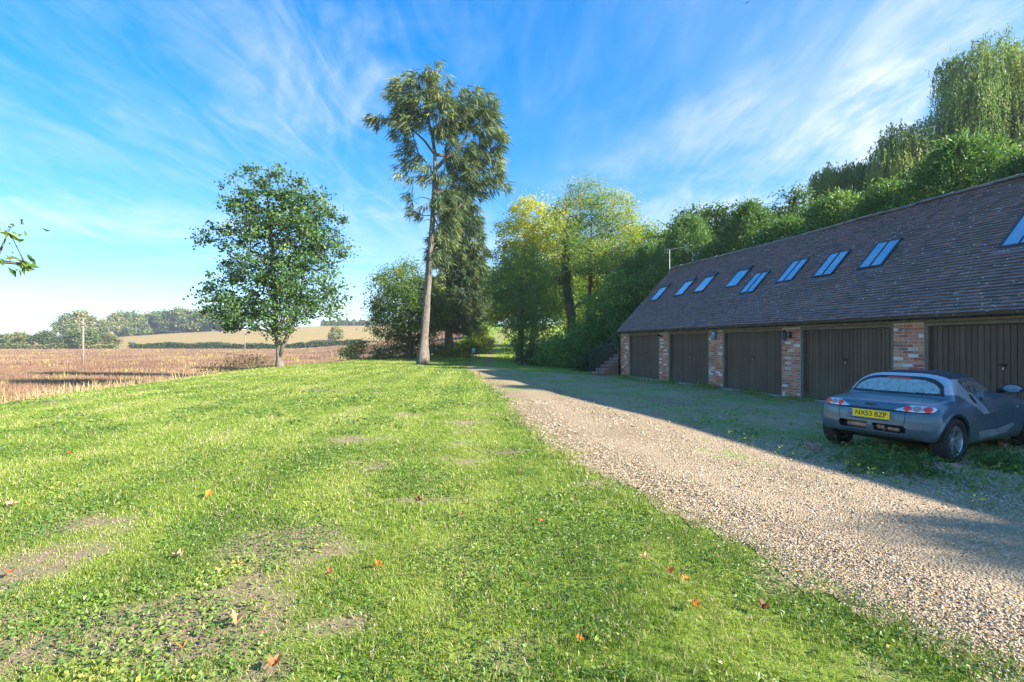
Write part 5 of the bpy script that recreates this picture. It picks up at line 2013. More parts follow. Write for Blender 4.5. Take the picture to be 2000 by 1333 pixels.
broad_tree('sycamore_tree', at(b), lb, [(0, 0, 0), (0.02, 0, 0.7), (0.0, 0, 1.5), (-0.1, 0, 2.3), (-0.28, 0.05, 3.6), (-0.45, 0.05, 5.4), (-0.5, 0, 7.5), (-0.6, 0, 9.6), (-0.75, 0, 11.5), (-1.0, 0, 13)], 0.205,
           M_LEAF_D, M_BARK, 'lone rounded green sycamore standing on the left edge of the lawn', 700, 0.42, 36, 0.31, 0.185, 0.85, ty_syc, 0.30, rag=2, upb=0.4, flat=0.6, pull=0.12)

sy = bpy.data.objects['sycamore_tree']
MB().tube([(0.05, -0.02, 0.75), (0.28, -0.05, 1.5), (0.62, -0.05, 2.2), (1.05, 0, 3.3), (1.5, 0.1, 5.2), (1.8, 0.1, 8.0), (1.9, 0.1, 10)], [0.15, 0.15, 0.135, 0.115, 0.09, 0.06, 0.02], 9).build('limb', M_BARK, sy, smooth=True)
# -- round lime left of the spruces
b, lb = T_LIME
broad_tree('lime_tree', at(b), lb, [(0, 0, 0), (0.05, 0, 1.5), (0, 0, 3.5), (-0.1, 0, 6), (-0.2, 0, 8.5)], 0.26, M_LEAF, M_BARK_D,
           'low spreading round green tree tucked behind the pale trunk of the tall spruce', 380, 0.6, 64, 0.46, 0.185, 0.8, lambda c: 0.36 + 0.12 * ss(5, 9, c[:, 2]) + 0.0 * c[:, 0], 0.4)
# -- yellow crowned tree
b, lb = T_YEL
b = (2.6, 58)
broad_tree('maple_tree', at(b), lb, [(0, 0, 0), (0, 0, 4), (0.1, 0, 8), (0, 0, 12), (-0.1, 0, 15.5)], 0.38, M_LEAF_Y, M_BARK_D,
           'tree with a bright yellow autumn crown beyond the right side of the track', 460, 0.7, 64, 0.5, 0.22, 0.8,
           lambda c: 0.24 + 0.40 * ss(8.5, 15, c[:, 2]) + 0.25 * (fbm(c[:, 0] / 2, c[:, 2] / 2, 5, 2) - 0.5), 0.45)
# -- grey green tree in front of it
b, lb = T_GRN
lb = [(max(l[0], 0.9) if l[2] < 5 else l[0],) + l[1:] for l in lb]
broad_tree('ash_tree', at(b), lb, [(0, 0, 0), (0.1, 0, 2.5), (0.2, 0, 5), (0.1, 0, 8)], 0.26, M_ASH, M_BARK_D,
           'dense grey green tree leaning over the track below the yellow crown', 430, 0.55, 48, 0.44, 0.19, 0.6, lambda c: 0.30 + 0.10 * ss(4, 10, c[:, 2]), 0.4)
# -- open ash with ivy clad trunks
b, lb = T_IVY
root = broad_tree('ash_tree', at(b), lb, [(0, 0, 0), (0.1, 0, 2), (-0.15, 0, 4.5), (-0.5, 0, 7), (-0.55, 0, 9.5), (-0.5, 0, 11.5), (-0.3, 0, 13)], 0.34, M_ASH, M_BARK_D,
                  'tall open crowned ash with two ivy clad stems in front of the yellow tree', 560, 0.55, 46, 0.46, 0.185, 0.55, lambda c: 0.42 + 0.14 * ss(9, 15, c[:, 2]) + 0.3 * (fbm(c[:, 0] / 2, c[:, 2] / 2, 15, 2) - 0.5), 0.55)
st2 = MB()
st2.tube([(1.5, 0.2, 0), (1.45, 0.2, 4), (1.6, 0.2, 7), (1.7, 0.1, 10), (1.7, 0.2, 13)], [0.24, 0.2, 0.17, 0.13, 0.05], 9)
st2.build('trunk', M_BARK_D, root, smooth=True)
zz = rng.uniform(0, 11, 5200)
tr_ = np.array([(0, 0), (0.1, 2), (-0.15, 4.5), (-0.5, 7), (-0.55, 9.5), (-0.5, 11.5)])
tx = np.interp(zz, tr_[:, 1], tr_[:, 0])
an = rng.uniform(0, 2 * math.pi, 5200)
rr = 0.42 * (1 - 0.035 * zz) * (0.6 + 0.7 * rng.random(5200)) * (0.6 + 0.8 * vnoise(zz * 1.2, an, 4))
c = np.stack([tx + rr * np.cos(an), rr * np.sin(an), zz], 1)
V, F, T = merge([leaves(c, np.stack([np.cos(an), np.sin(an), 0.5 + 0 * an], 1) + rng.normal(size=(5200, 3)) * 0.5, rng.uniform(0.1, 0.2, 5200), np.clip(rng.normal(0.25, 0.12, 5200), 0, 1), 0.8)])
obj_np('ivy', V, F, M_LEAF_D, root, attrs={'tint': T})
# -- laurel thicket tree by the steps
b, lb = T_LAU
broad_tree('laurel_bush', at(b), lb, [(0, 0, 0), (0, 0, 1.2), (0.3, 0, 2.8), (0.5, 0, 4.5)], 0.16, M_LEAF_LIFT, M_BARK_D,
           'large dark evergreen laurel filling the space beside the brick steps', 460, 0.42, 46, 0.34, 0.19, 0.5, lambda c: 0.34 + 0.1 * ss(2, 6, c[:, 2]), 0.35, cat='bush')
b, lb = T_MAP
broad_tree('field_maple', at(b), lb, [(0, 0, 0), (0, 0, 4), (0.2, 0, 8), (0.2, 0, 11)], 0.25, M_ASH, M_BARK_D,
           'green and yellow tree rising behind the far end of the garage roof', 300, 0.55, 40, 0.45, 0.25, 0.7, lambda c: 0.42 + 0.35 * ss(0.5, 0.75, fbm(c[:, 0] / 1.5, c[:, 2] / 1.5, 19, 3)), 0.4)
b, lb = T_OAK
broad_tree('oak_tree', at(b), lb, [(0, 0, 0), (0, 0, 4), (0.1, 0, 8), (0.1, 0, 11)], 0.32, M_LEAF_Y, M_BARK_D,
           'oak with yellowing wispy top showing over the dark conifers', 300, 0.55, 36, 0.42, 0.22, 0.7, lambda c: 0.28 + 0.45 * ss(0.45, 0.75, fbm(c[:, 0] / 1.2, c[:, 2] / 1.2, 29, 3)), 0.4)
b, lb = T_ALD
broad_tree('alder_tree', at(b), lb, [(0, 0, 0), (0, 0, 4), (-0.1, 0, 8), (-0.1, 0, 11)], 0.18, M_LEAF_D, M_BARK_D,
           'small dark pointed tree between the oak and the nearest willow', 190, 0.36, 34, 0.28, 0.17, 0.7, lambda c: 0.45 + 0 * c[:, 0], 0.4)
b, lb = T_FILL
b = (1.6, 75)
lb = [(l[0] - 2.4,) + l[1:] for l in lb]
broad_tree('hazel_tree', at(b), lb, [(0, 0, 0), (0, 0, 3), (0.2, 0, 7), (0.2, 0, 11)], 0.25, M_LEAF_Y, M_BARK_D,
           'sunlit light green tree arching over the far end of the track', 330, 0.75, 36, 0.55, 0.36, 0.7, lambda c: 0.28 + 0.2 * (fbm(c[:, 0] / 2, c[:, 2] / 2, 9, 2) - 0.2), 0.4)
for q, (X, Y, s, lab) in enumerate([(9.5, 72, 1.25, 'tall green tree filling the gap behind the ivy clad ash'), (-6.5, 95, 0.9, 'green tree left of the track on the far rise'), (6.0, 122, 1.15, 'green tree closing the view where the track leaves'), (12, 62, 1.1, 'green tree behind the laurel and the open ash')]):
    lb = [(0, 0, 8.5, 3.6, 3.4, 3.4), (-1.8, 0.5, 6.2, 2.8, 2.6, 2.8), (2.0, -0.4, 6.4, 2.8, 2.6, 3.0), (0.3, 0.3, 4.0, 3.2, 3.0, 2.4), (0.8, 0.2, 11, 2.2, 2.2, 1.8)]
    lb = [tuple(v * s for v in l) for l in lb]
    broad_tree('hedgerow_tree', at((X, Y)), lb, [(0, 0, 0), (0, 0, 4 * s), (0.1, 0, 8 * s)], 0.28, M_ASH, M_BARK_D, lab, 230, 0.8, 34, 0.6, 0.42, 0.75, lambda c: 0.42 + 0.15 * ss(5, 11, c[:, 2]), 0.4)

# -- willows behind the garage: weeping strings of narrow leaves


def willow(base, lobes, h_trunk, label, n_cl, strings, r0=0.4, group='weeping willows behind the garage', slen=(1.2, 3.0)):
    root = empty('willow_tree', base, 0, label, 'tree', group)
    A = sample_lobes(lobes, n_cl, 0.5, 0.55)
    P, par, nt_, tips = grow([(0, 0, 0), (0, 0, h_trunk * 0.35), (0.1, 0, h_trunk * 0.7), (0, 0, h_trunk)], A, 0.9, 0.5)
    V, F = branch_mesh(P, par, nt_, r0, 0.016)
    obj_np('trunk', V, F, M_BARK_D, root, smooth=True)
    C = np.concatenate([A, P[nt_:][rng.random(len(P) - nt_) < 0.5]])
    idx = np.repeat(np.arange(len(C)), rng.poisson(strings, len(C)))
    s0 = C[idx] + rng.normal(size=(len(idx), 3)) * np.array([0.35, 0.35, 0.25])
    ln = rng.uniform(slen[0], slen[1], len(idx)) * (0.6 + 0.6 * rng.random(len(C))[idx])
    outd = rng.normal(size=(len(idx), 2))
    outd /= np.linalg.norm(outd, axis=1, keepdims=True)
    per = 15
    f = np.linspace(0.02, 1, per)[None, :] + rng.uniform(-.03, .03, (len(idx), per))
    off = (0.30 * (1 - (1 - f) ** 3)) * ln[:, None] * 0.5
    sway = rng.normal(size=(len(idx), 1)) * 0.05
    x = s0[:, 0:1] + outd[:, 0:1] * off + sway * f * ln[:, None]
    y = s0[:, 1:2] + outd[:, 1:2] * off
    z = s0[:, 2:3] + 0.18 * ln[:, None] * f * (1 - f) * 2 - f ** 1.3 * ln[:, None]
    c = np.stack([x, y, z], -1).reshape(-1, 3) + rng.normal(size=(len(idx) * per, 3)) * 0.03
    n = len(c)
    ti = np.repeat(0.34 + 0.16 * rng.normal(size=len(C))[idx] + 0.25 * (fbm(C[idx, 0] / 2.0, C[idx, 2] / 2.0, 41, 2) - 0.5) * 2, per) + rng.normal(size=n) * 0.07
    dr = np.tile(np.array([0, 0, -1.0]), (n, 1)) + rng.normal(size=(n, 3)) * 0.35
    V, F, T = merge([leaves(c, rng.normal(size=(n, 3)) * np.array([1, 1, .3]), rng.uniform(0.16, 0.28, n), np.clip(ti, 0, 1), 0.26, 0.1, dr)])
    obj_np('crown', V, F, M_WILLOW, root, attrs={'tint': T})
    return root


willow((34.2, 33.0, -0.1), [(-2.0, 0, 20.0, 3.0, 2.8, 2.2), (1.5, 1, 20.6, 3.4, 3, 2.0), (-4.2, -0.5, 17.2, 2.2, 2.4, 1.9), (0, 0, 16.5, 4.0, 3.2, 3), (3.5, 0, 16, 3.5, 3, 4), (-2.6, -0.8, 13.8, 3.2, 2.6, 2.6)], 17,
       'tallest weeping willow high over the near end of the garage roof', 420, 14, 0.5, slen=(1.5, 4.0))
willow((26.2, 33.0, -0.1), [(0.3, 0, 15.3, 1.5, 1.5, 1.2), (1.9, 0.4, 14.4, 2.0, 1.8, 1.5), (-0.7, -0.3, 13.6, 1.3, 1.3, 1.2), (3.3, 0, 13.0, 2.0, 1.8, 1.8), (0.7, 0, 12.0, 2.0, 1.8, 1.6)], 12.5,
       'middle weeping willow stepping down from the tallest one', 230, 13, 0.35, slen=(1.0, 2.8))
willow((24.2, 35.5, -0.1), [(-0.6, 0, 13.6, 1.5, 1.4, 0.9), (1.2, 0.2, 13.9, 1.6, 1.4, 0.9), (-1.0, 0, 12.2, 1.2, 1.2, 1.3), (0.9, 0, 12.0, 2.2, 1.8, 1.5)], 12,
       'small yellowing weeping willow at the left of the three willows', 200, 13, 0.3, slen=(0.9, 2.6))

# -- cypress hedge trees in a row behind the garage


def cypress_mesh(seed, hgt, r, blunt=0.62):
    g = np.random.default_rng(seed)
    n = 4200
    z = hgt * (0.02 + 0.98 * g.random(n) ** 0.85)
    an = g.uniform(0, 2 * math.pi, n)
    env = r * np.clip((1 - z / hgt) * 2.4, 0, 1) ** blunt * (0.62 + 0.75 * vnoise(an * 1.9 + seed, z * 1.0, seed))
    rr = env * (0.72 + 0.34 * g.random(n))
    C = np.stack([rr * np.cos(an), rr * np.sin(an), z], 1)
    d = np.stack([np.cos(an), np.sin(an), 0.9 + 0 * an], 1)
    ti = 0.34 + 0.10 * g.normal(size=n) + 0.18 * ss(hgt * 0.55, hgt, z) + 0.5 * (vnoise(an * 2, z * 0.7, seed + 9) - 0.5) * 0.5
    V, F, T = merge([sprays(C, d, 8, 0.21, 0.027, ti, -0.05, 0.20, 1.15)])
    return mk_mesh('crown', V, F, M_HEDGE, False, {'tint': T})


CY = [cypress_mesh(3, 8.2, 2.3, 0.55), cypress_mesh(4, 7.8, 2.2, 0.45), cypress_mesh(5, 8.5, 2.35, 0.66)]
tk = MB().tube([(0, 0, 0), (0.05, 0, 3), (0, 0.05, 6), (0, 0, 7.6)], [0.17, 0.13, 0.08, 0.02], 8).mesh('trunk', M_BARK_D, True)
ks = [-13.5, -10.8, -8.2, -5.4, -2.8, -0.2, 2.4, 5.0, 7.4, 9.9, 12.4, 15.0, 17.4]
WHERE = ['first cypress at the far left of the hedge row, beside the laurel', 'second cypress of the hedge row, just left of the aerial', 'third cypress of the hedge row, behind the tv aerial', 'fourth cypress of the row, above the two leftmost roof windows',
         'fifth cypress of the row, below the yellowing oak', 'sixth cypress of the row, in front of the small dark alder', 'seventh cypress of the row, under the small yellowing willow', 'eighth cypress of the row, in front of the middle willow',
         'ninth cypress of the row, just right of the middle willow', 'tenth cypress of the row, below the hanging skirt of the tallest willow', 'eleventh cypress of the row, under the tallest willow', 'twelfth cypress of the row, at the right edge of the view', 'thirteenth cypress, past the right edge of the view']
for q, k in enumerate(ks):
    x, y = gw(k, 7.9 + rng.uniform(-0.3, 0.3))
    sc = [1.04, 1.18, 1.06, 1.2, 1.0, 1.1, 0.96, 1.06, 0.94, 1.07, 0.96, 1.05, 0.98][q]
    root = empty('cypress_tree', (x, y, -0.15), rng.uniform(0, 6), WHERE[q], 'tree', 'cypress hedge behind the garage')
    root.scale = (1.0, 1.0, sc)
    link(bpy.data.objects.new('trunk', tk), root)
    link(bpy.data.objects.new('crown', CY[q % 3]), root)
root = empty('cypress_tree', (20.4, -2.2, -0.15), 1.0, 'tall blunt cypress past the near end of the garage, shading the gravel', 'tree')
root.scale = (0.6, 0.6, 1.095)
link(bpy.data.objects.new('trunk', tk), root)
link(bpy.data.objects.new('crown', cypress_mesh(8, 8.2, 2.0, 0.22)), root)

# -- shrubs and brambles


def shrub(name, base, lobes, label, n_cl, n_leaf, size, leafm, tint, mind=0.25, rc=0.22, cat='bush', group=None, stems=5, **kw):
    root = empty(name, base, 0, label, cat, group)
    A = sample_lobes(lobes, n_cl, mind, 0.3)
    st_ = MB()
    pick = rng.permutation(len(A))[:max(stems, len(A) // 5)]
    for i in pick:
        a = A[i]
        b0 = np.array([a[0] * 0.35, a[1] * 0.35, -0.05])
        st_.tube([b0, b0 * 0.45 + a * 0.55 + np.array([0, 0, 0.18 * a[2]]), a], [0.022, 0.015, 0.006], 4, cap=False)
    st_.build('stems', M_BARK_D, root)
    cen = np.array([0, 0, A[:, 2].mean() * 0.4])
    V, F, T = merge([crown_np(A, cen, n_leaf, rc, size, 0.65, (lambda c: np.full(len(c), tint)), **kw)])
    obj_np('foliage', V, F, leafm, root, attrs={'tint': T})
    return root


M_BRAMBLE = leaf_mat('bramble_leaves', [(0.0, (0.03, 0.05, 0.015)), (0.4, (0.075, 0.10, 0.03)), (0.65, (0.16, 0.12, 0.045)), (1.0, (0.30, 0.13, 0.06))], 0.3)


def gz(x, y):
    return (x, y, h1(x, y) - 0.05)


shrub('bramble_bush', gz(-19.3, 34.2), [(0, 0, 0.9, 1.6, 1.0, 0.9), (1.4, 0.2, 1.1, 1.0, 0.8, 0.9), (-1.8, 0.1, 0.6, 1.2, 0.7, 0.5)], 'reddish straggling bramble at the foot of the lone sycamore', 120, 16, 0.11, M_BRAMBLE, 0.5, rc=0.3)
shrub('bramble_bush', gz(-15.9, 49.2), [(0, 0, 1.0, 1.3, 1.0, 0.9), (0.7, 0, 1.4, 0.7, 0.6, 0.6), (-0.9, 0, 0.7, 0.7, 0.6, 0.6)], 'dark leafy shrub alone on the lawn edge between sycamore and spruce', 110, 22, 0.15, M_LEAF_D, 0.42, rc=0.3)
shrub('bramble_bush', gz(-12.0, 50.6), [(0, 0, 0.8, 2.6, 1.2, 0.8), (2.2, 0, 1.0, 1.6, 1.0, 0.9), (-1.6, 0, 0.7, 1.2, 0.9, 0.7)], 'low dark thicket under the round tree left of the spruce trunk', 170, 22, 0.16, M_LEAF_D, 0.38, rc=0.34)
shrub('bramble_bush', gz(-8.6, 54.0), [(0, 0, 0.8, 1.4, 1.2, 0.8), (1.6, 0, 0.9, 1.2, 1.0, 0.9)], 'low green thicket between the two spruce trunks', 120, 22, 0.16, M_LEAF, 0.36, rc=0.34)
shrub('broom_shrub', gz(-5.3, 52.0), [(0, 0, 1.0, 1.3, 1.0, 1.0), (-1.2, 0, 0.7, 0.9, 0.9, 0.7), (1.1, 0.3, 1.1, 0.8, 0.8, 0.9)], 'pale grassy green shrub beside the dark spruce trunk', 150, 30, 0.16, M_LEAF, 0.52, rc=0.26, droop=np.array([0, 0, 1.0]))
shrub('hazel_bush', gz(-4.6, 60.0), [(0, 0, 1.8, 1.3, 1.2, 1.6), (0.7, 0, 2.6, 0.9, 0.9, 0.9), (1.4, 1, 1.2, 1.0, 0.9, 1.1)], 'bright yellow green bush at the left of the grassy track', 190, 30, 0.18, M_LEAF_Y, 0.34, rc=0.3)
for q, (X, Y, s, lab) in enumerate([(2.3, 38.0, 1.0, 'dark bramble mound at the right verge where the track begins'), (3.6, 35.8, 1.1, 'second bramble mound of the verge, right of the first'), (4.6, 33.2, 0.95, 'third bramble mound of the verge, in front of the laurel'), (5.0, 29.6, 0.55, 'small weedy bramble mound left of the stair rail')]):
    shrub('bramble_bush', gz(X, Y), [(0, 0, 1.0 * s, 1.7 * s, 1.3, 1.0 * s), (-0.9 * s, -0.3, 0.6 * s, 1.1 * s, 0.9, 0.6 * s), (1.1 * s, 0.2, 1.5 * s, 1.2 * s, 1.0, 1.0 * s)], lab, 200, 26, 0.14, M_BRAMBLE if q in (0, 3) else M_LEAF_LIFT, 0.33, rc=0.26, group='bramble mounds on the right verge')

# -- branch of a tree standing just outside the left of the view
root = empty('rowan_tree', (-9.6, 6.4, h1(-9.6, 6.4) - 0.05), 0, 'tree past the left edge of the lawn with one leafy branch reaching into view', 'tree')
A = np.array([(3.02, 0.0, 3.05), (2.9, 0.1, 3.2), (3.0, 0.2, 2.72), (3.1, 0.1, 2.62), (2.7, 0.1, 2.75), (2.2, 0.1, 3.1), (1.8, 0, 2.9), (2.45, 0, 3.1), (1.2, 0.3, 3.6), (-1, 0, 4.5), (0.5, 1, 5), (-0.5, -1, 4.8), (0.4, 0.4, 4.2), (-1.4, 0.6, 3.8)])
P, par, nt_, tips = grow([(0, 0, 0), (0, 0, 1.2), (0.05, 0, 2.2), (0, 0, 3.4)], A, 0.5, 0.2)
V, F = branch_mesh(P, par, nt_, 0.075, 0.004)
obj_np('trunk', V, F, M_BARK, root, smooth=True)
V, F, T = merge([crown_np(A[:8], np.array([0, 0, 2.]), 16, 0.095, 0.14, 0.40, lambda c: np.full(len(c), 0.45), droop=np.array([0.6, -0.1, -0.7])), crown_np(A[8:], np.array([0, 0, 3.]), 90, 0.28, 0.15, 0.5, lambda c: np.full(len(c), 0.4))])
obj_np('crown', V, F, M_LEAF, root, attrs={'tint': T})

# ------------------------------------------------------------------ distant trees, hedges and woods
M_FAR = leaf_mat('far_foliage', [(0.0, (0.055, 0.095, 0.045)), (0.4, (0.115, 0.165, 0.065)), (0.6, (0.20, 0.22, 0.075)), (0.8, (0.33, 0.27, 0.10)), (1.0, (0.36, 0.25, 0.14))], 0.3, rnd=0.38)


def far_mesh(seed, w, hgt, n, size, kind=0):
    global rng
    keep, rng = rng, np.random.default_rng(seed)
    nl = 9
    lobes = []
    for q in range(nl):
        a = rng.uniform(0, 6.28)
        rr_ = rng.uniform(0, 0.55) * w
        z = hgt * rng.uniform(0.32, 0.74) * (1 - 0.35 * (rr_ / w) ** 2)
        lobes.append((rr_ * math.cos(a), rr_ * math.sin(a), z, w * rng.uniform(0.3, 0.5), w * rng.uniform(0.3, 0.5), hgt * rng.uniform(0.14, 0.24)))
    lobes.append((0, 0, hgt * 0.76, w * 0.45, w * 0.45, hgt * 0.22))
    A = sample_lobes(lobes, n // 16, size * 0.9, 0.5)
    V, F, T = merge([crown_np(A, np.array([0, 0, hgt * 0.4]), 16, size * 0.8, size, 0.8, lambda c: 0.40 + 0.12 * ss(hgt * .4, hgt, c[:, 2]))])
    rng = keep
    return mk_mesh('crown', V, F, M_FAR, False, {'tint': T})


def far_trunk(hgt, r):
    b = MB().tube([(0, 0, -1), (0, 0, hgt * 0.3), (0.1, 0, hgt * 0.6)], [r, r * 0.7, r * 0.3], 6)
    for a in (0.3, 2.2, 4.4):
        b.tube([(0, 0, hgt * 0.28), (hgt * .12 * math.cos(a), hgt * .12 * math.sin(a), hgt * 0.5)], [r * .5, r * .2], 5)
    return b.mesh('trunk', M_BARK_D, True)


FM = [far_mesh(31 + q, 5.0, 10.0, 2600, 0.85) for q in range(4)]
FT = far_trunk(10.0, 0.3)


def far_tree(X, Y, wsc, hsc, label, group, shape, rz):
    root = empty('distant_tree', (X, Y, h1(X, Y) - 0.2), rz, label, 'tree', group)
    root.scale = (wsc, wsc, hsc)
    link(bpy.data.objects.new('trunk', FT), root)
    link(bpy.data.objects.new('crown', FM[shape]), root)
    return root


def fx(px_, Y):
    return (px_ - 1000) / 950.0 * Y


FR = np.random.default_rng(99)
g = 'trees in the far hedgerow on the left'
for q, (p_, hh, ww) in enumerate([(-40, 9, 1.2), (5, 8, 1.1), (28, 9.5, 1.1), (52, 8.0, 1.0), (88, 9.5, 1.15), (118, 8.0, 1.1), (146, 10.0, 1.1), (176, 11.0, 1.25), (196, 8.5, 1.0)]):
    lab = ['pale bushy tree of the far hedgerow, %s' % w for w in ('out past the left edge of the view', 'at the very left edge of the view', 'second in from the left edge', 'fourth in the row, with a reddish tinge', 'fifth in the row, left of the pole', 'sixth in the row, low and wide', 'seventh in the row, just left of the pole', 'yellowish and just right of the utility pole', 'the last on the right of its row')][q]
    far_tree(fx(p_, 236), 236 + FR.uniform(-4, 6), ww * 1.0, hh / 10 * 0.95, lab, g, q % 4, FR.uniform(0, 6))
g = 'big trees on the skyline left of the wood'
for q, (p_, Y, hh, ww) in enumerate([(132, 340, 19, 1.9), (160, 345, 21, 2.3), (200, 350, 15, 1.3)]):
    far_tree(fx(p_, Y), Y, ww * 0.85, hh / 10, ['dark round skyline tree left of the utility pole top', 'largest dark skyline tree, behind the utility pole', 'small umbrella shaped skyline tree between pole and wood'][q], g, q, q * 1.3)
g = 'trees of the far wood'
wood = [(226, 22, 1.9), (240, 24, 2.1), (258, 26, 2.2), (272, 23, 2.2), (288, 25, 2.4), (303, 26, 2.3), (318, 28, 2.5), (333, 28, 2.4), (348, 27, 2.4), (363, 27, 2.4), (378, 27, 2.5), (394, 25, 2.4), (410, 24, 2.4), (428, 22, 2.2), (448, 20, 2.2)]
WW = ['at its left end', 'second from its left end', 'third from its left end', 'fourth from its left end', 'fifth from its left end', 'sixth from its left end', 'seventh from its left end', 'eighth from its left end', 'seventh from the sycamore', 'sixth from the sycamore', 'fifth from the sycamore', 'fourth from the sycamore', 'third from the sycamore', 'second from the sycamore', 'touching the sycamore leaves']
for q, (p_, hh, ww) in enumerate(wood):
    Y = 456 + FR.uniform(-6, 10) - max(0, 290 - p_) * 0.9
    far_tree(fx(p_, Y), Y, ww * 0.95, hh / 10 * 0.92, 'tree of the far wood on the hill, ' + WW[q], g, q % 4, FR.uniform(0, 6))
for q in range(9):
    Y = 492 + FR.uniform(0, 14)
    p_ = 245 + q * 24
    far_tree(fx(p_, Y), Y, 2.4, 2.7, 'back row tree inside the far wood', g, (q + 2) % 4, FR.uniform(0, 6))
g = 'trees along the hill crest behind the stubble'
CM = []
for q in range(2):
    C_ = cypress_mesh(60 + q, 8.2, 2.2)
    C_.materials.clear()
    C_.materials.append(M_FAR)
    CM.append(C_)
for q in range(20):
    p_ = 632 + q * 6.6
    Y = 466 + FR.uniform(-3, 8)
    X = fx(p_, Y)
    root = empty('crest_tree', (X, Y, h1(X, Y) - 0.4), FR.uniform(0, 6), 'small dark tree in the row along the hill crest beyond the stubble', 'tree', g)
    s = FR.uniform(0.65, 1.0)
    root.scale = (s * 1.3, s * 1.3, s)
    link(bpy.data.objects.new('trunk', tk), root)
    link(bpy.data.objects.new('crown', CM[q % 2]), root)
far_tree(fx(656, 300), 300, 1.05, 0.95, 'single pale bush on the stubble slope right of the sycamore', None, 1, 1.0)
# long hedge between the two fields
n = 15000
t_ = rng.random(n)
hx = -186 + t_ * 150
hy = 236.5 + rng.normal(size=n) * 0.7
hz = H(hx, hy) + rng.random(n) ** 0.8 * (1.9 + 1.2 * vnoise(hx * 0.09, hy * 0, 3) + 0.8 * vnoise(hx * 0.6, hy * 0, 5))
V, F, T = merge([leaves(np.stack([hx, hy, hz], 1), rng.normal(size=(n, 3)) + np.array([0, 0, .5]), rng.uniform(0.5, 0.9, n), np.clip(rng.normal(0.22, 0.12, n), 0, 1), 0.8)])
tag(obj_np('field_hedge', V, F, M_FAR, attrs={'tint': T}), 'long low dark hedge dividing the brown field from the stubble hill', 'hedge')
n = 9000
hx = -330 + rng.random(n) * 142
hy = 232.0 + rng.normal(size=n) * 1.0
hz = H(hx, hy) + rng.random(n) * (1.6 + 1.4 * vnoise(hx * 0.12, hy * 0, 13))
V, F, T = merge([leaves(np.stack([hx, hy, hz], 1), rng.normal(size=(n, 3)) + np.array([0, 0, .5]), rng.uniform(0.5, 0.9, n), np.clip(rng.normal(0.40, 0.15, n), 0, 1), 0.8)])
tag(obj_np('scrub_hedge', V, F, M_FAR, attrs={'tint': T}), 'low scrubby hedge under the trees at the far left of the brown field', 'hedge')
# ================================================================== lawn blades, weeds, gravel, crop
rng = np.random.default_rng(11)


def lawn_pts(y0, y1, dens, n_try, xr=None):
    """random points on the lawn between two distances; density falls with distance"""
    y = rng.uniform(y0, y1, n_try)
    wmax = 1.16 * y1 + 1.5
    x = rng.uniform(-wmax, wmax, n_try)
    ok = (x > -1.16 * y - 1.2) & (x < drive_left(y) + 0.02 + 0.20 * rng.normal(size=n_try) + 0.9 * (fbm(x * 1.7, y * 1.7, 18, 3) - 0.5)) & (x > lawn_edge(y) - 0.7)
    return x[ok], y[ok]


def turf(y0, y1, rho, hgt, wid, seg, lean=0.75):
    A = (y1 - y0) * (2 * (1.16 * y1 + 1.5))
    x, y = lawn_pts(y0, y1, rho, int(A * rho))
    bd = bald(x, y)
    clump = fbm(x / 0.10, y / 0.10, 51, 2)
    keep = rng.random(len(x)) < (1 - 0.88 * bd) * (0.40 + 1.1 * ss(0.35, 0.62, clump))
    x, y, bd, clump = x[keep], y[keep], bd[keep], clump[keep]
    n = len(x)
    lush = fbm(x / 0.55 + 31, y / 0.55, 71, 3)
    sw = fbm(x / 2.6, y / 2.6, 72, 3)
    tint = 0.46 + 0.60 * (sw - 0.5) + 0.42 * (0.5 - lush) + 0.12 * rng.normal(size=n) + 0.26 * (stripe(x, y) - 0.5)
    tint = tint - 0.10 * ss(1.2, 0.2, drive_left(y) - x)
    tint = np.where(rng.random(n) < 0.13 + 0.30 * bd, rng.uniform(0.8, 1.0, n), tint)
    hh = hgt * rng.uniform(0.45, 1.25, n) * (0.65 + 0.9 * lush) * (1 - 0.45 * bd) * (1 + 0.5 * ss(0.7, 0.0, drive_left(y) - x))
    ln = np.clip(rng.normal(lean, 0.3, n), 0.1, 1.3)
    return blades(x, y, H(x, y), hh, wid * rng.uniform(0.6, 1.3, n), ln, rng.uniform(0, 6.283, n), seg, np.clip(tint, 0, 1))


P1 = turf(1.5, 4.2, 14000, 0.033, 0.0038, 2)
P2 = turf(4.2, 7.5, 5000, 0.041, 0.0062, 2)
P3 = turf(7.5, 14.0, 1450, 0.052, 0.0125, 1)
P4 = turf(14.0, 26.0, 430, 0.06, 0.026, 1)
P5 = turf(26.0, 52.0, 130, 0.085, 0.05, 1)
# dead straw lying on the thin patches
n = 30000
y = rng.uniform(1.6, 9.0, n)
x = rng.uniform(-1.16 * 9, 3.0, n)
ok = (x > -1.16 * y - 1) & (x < drive_left(y)) & (rng.random(n) < 0.05 + 1.3 * bald(x, y))
x, y = x[ok], y[ok]
n = len(x)
P6 = blades(x, y, H(x, y) + 0.004, rng.uniform(0.03, 0.09, n), rng.uniform(0.003, 0.006, n), rng.uniform(1.25, 1.38, n), rng.uniform(0, 6.28, n), 1, rng.uniform(0.80, 1.0, n))
V, F, T = merge([P1, P2, P3, P4, P5, P6])
tag(obj_np('grass', V, F, M_GRASS, attrs={'tint': T}), 'short sunlit mown grass with thin straw patches on the lawn', 'grass', kind='stuff')
print('grass faces', sum(len(f) for f in F))


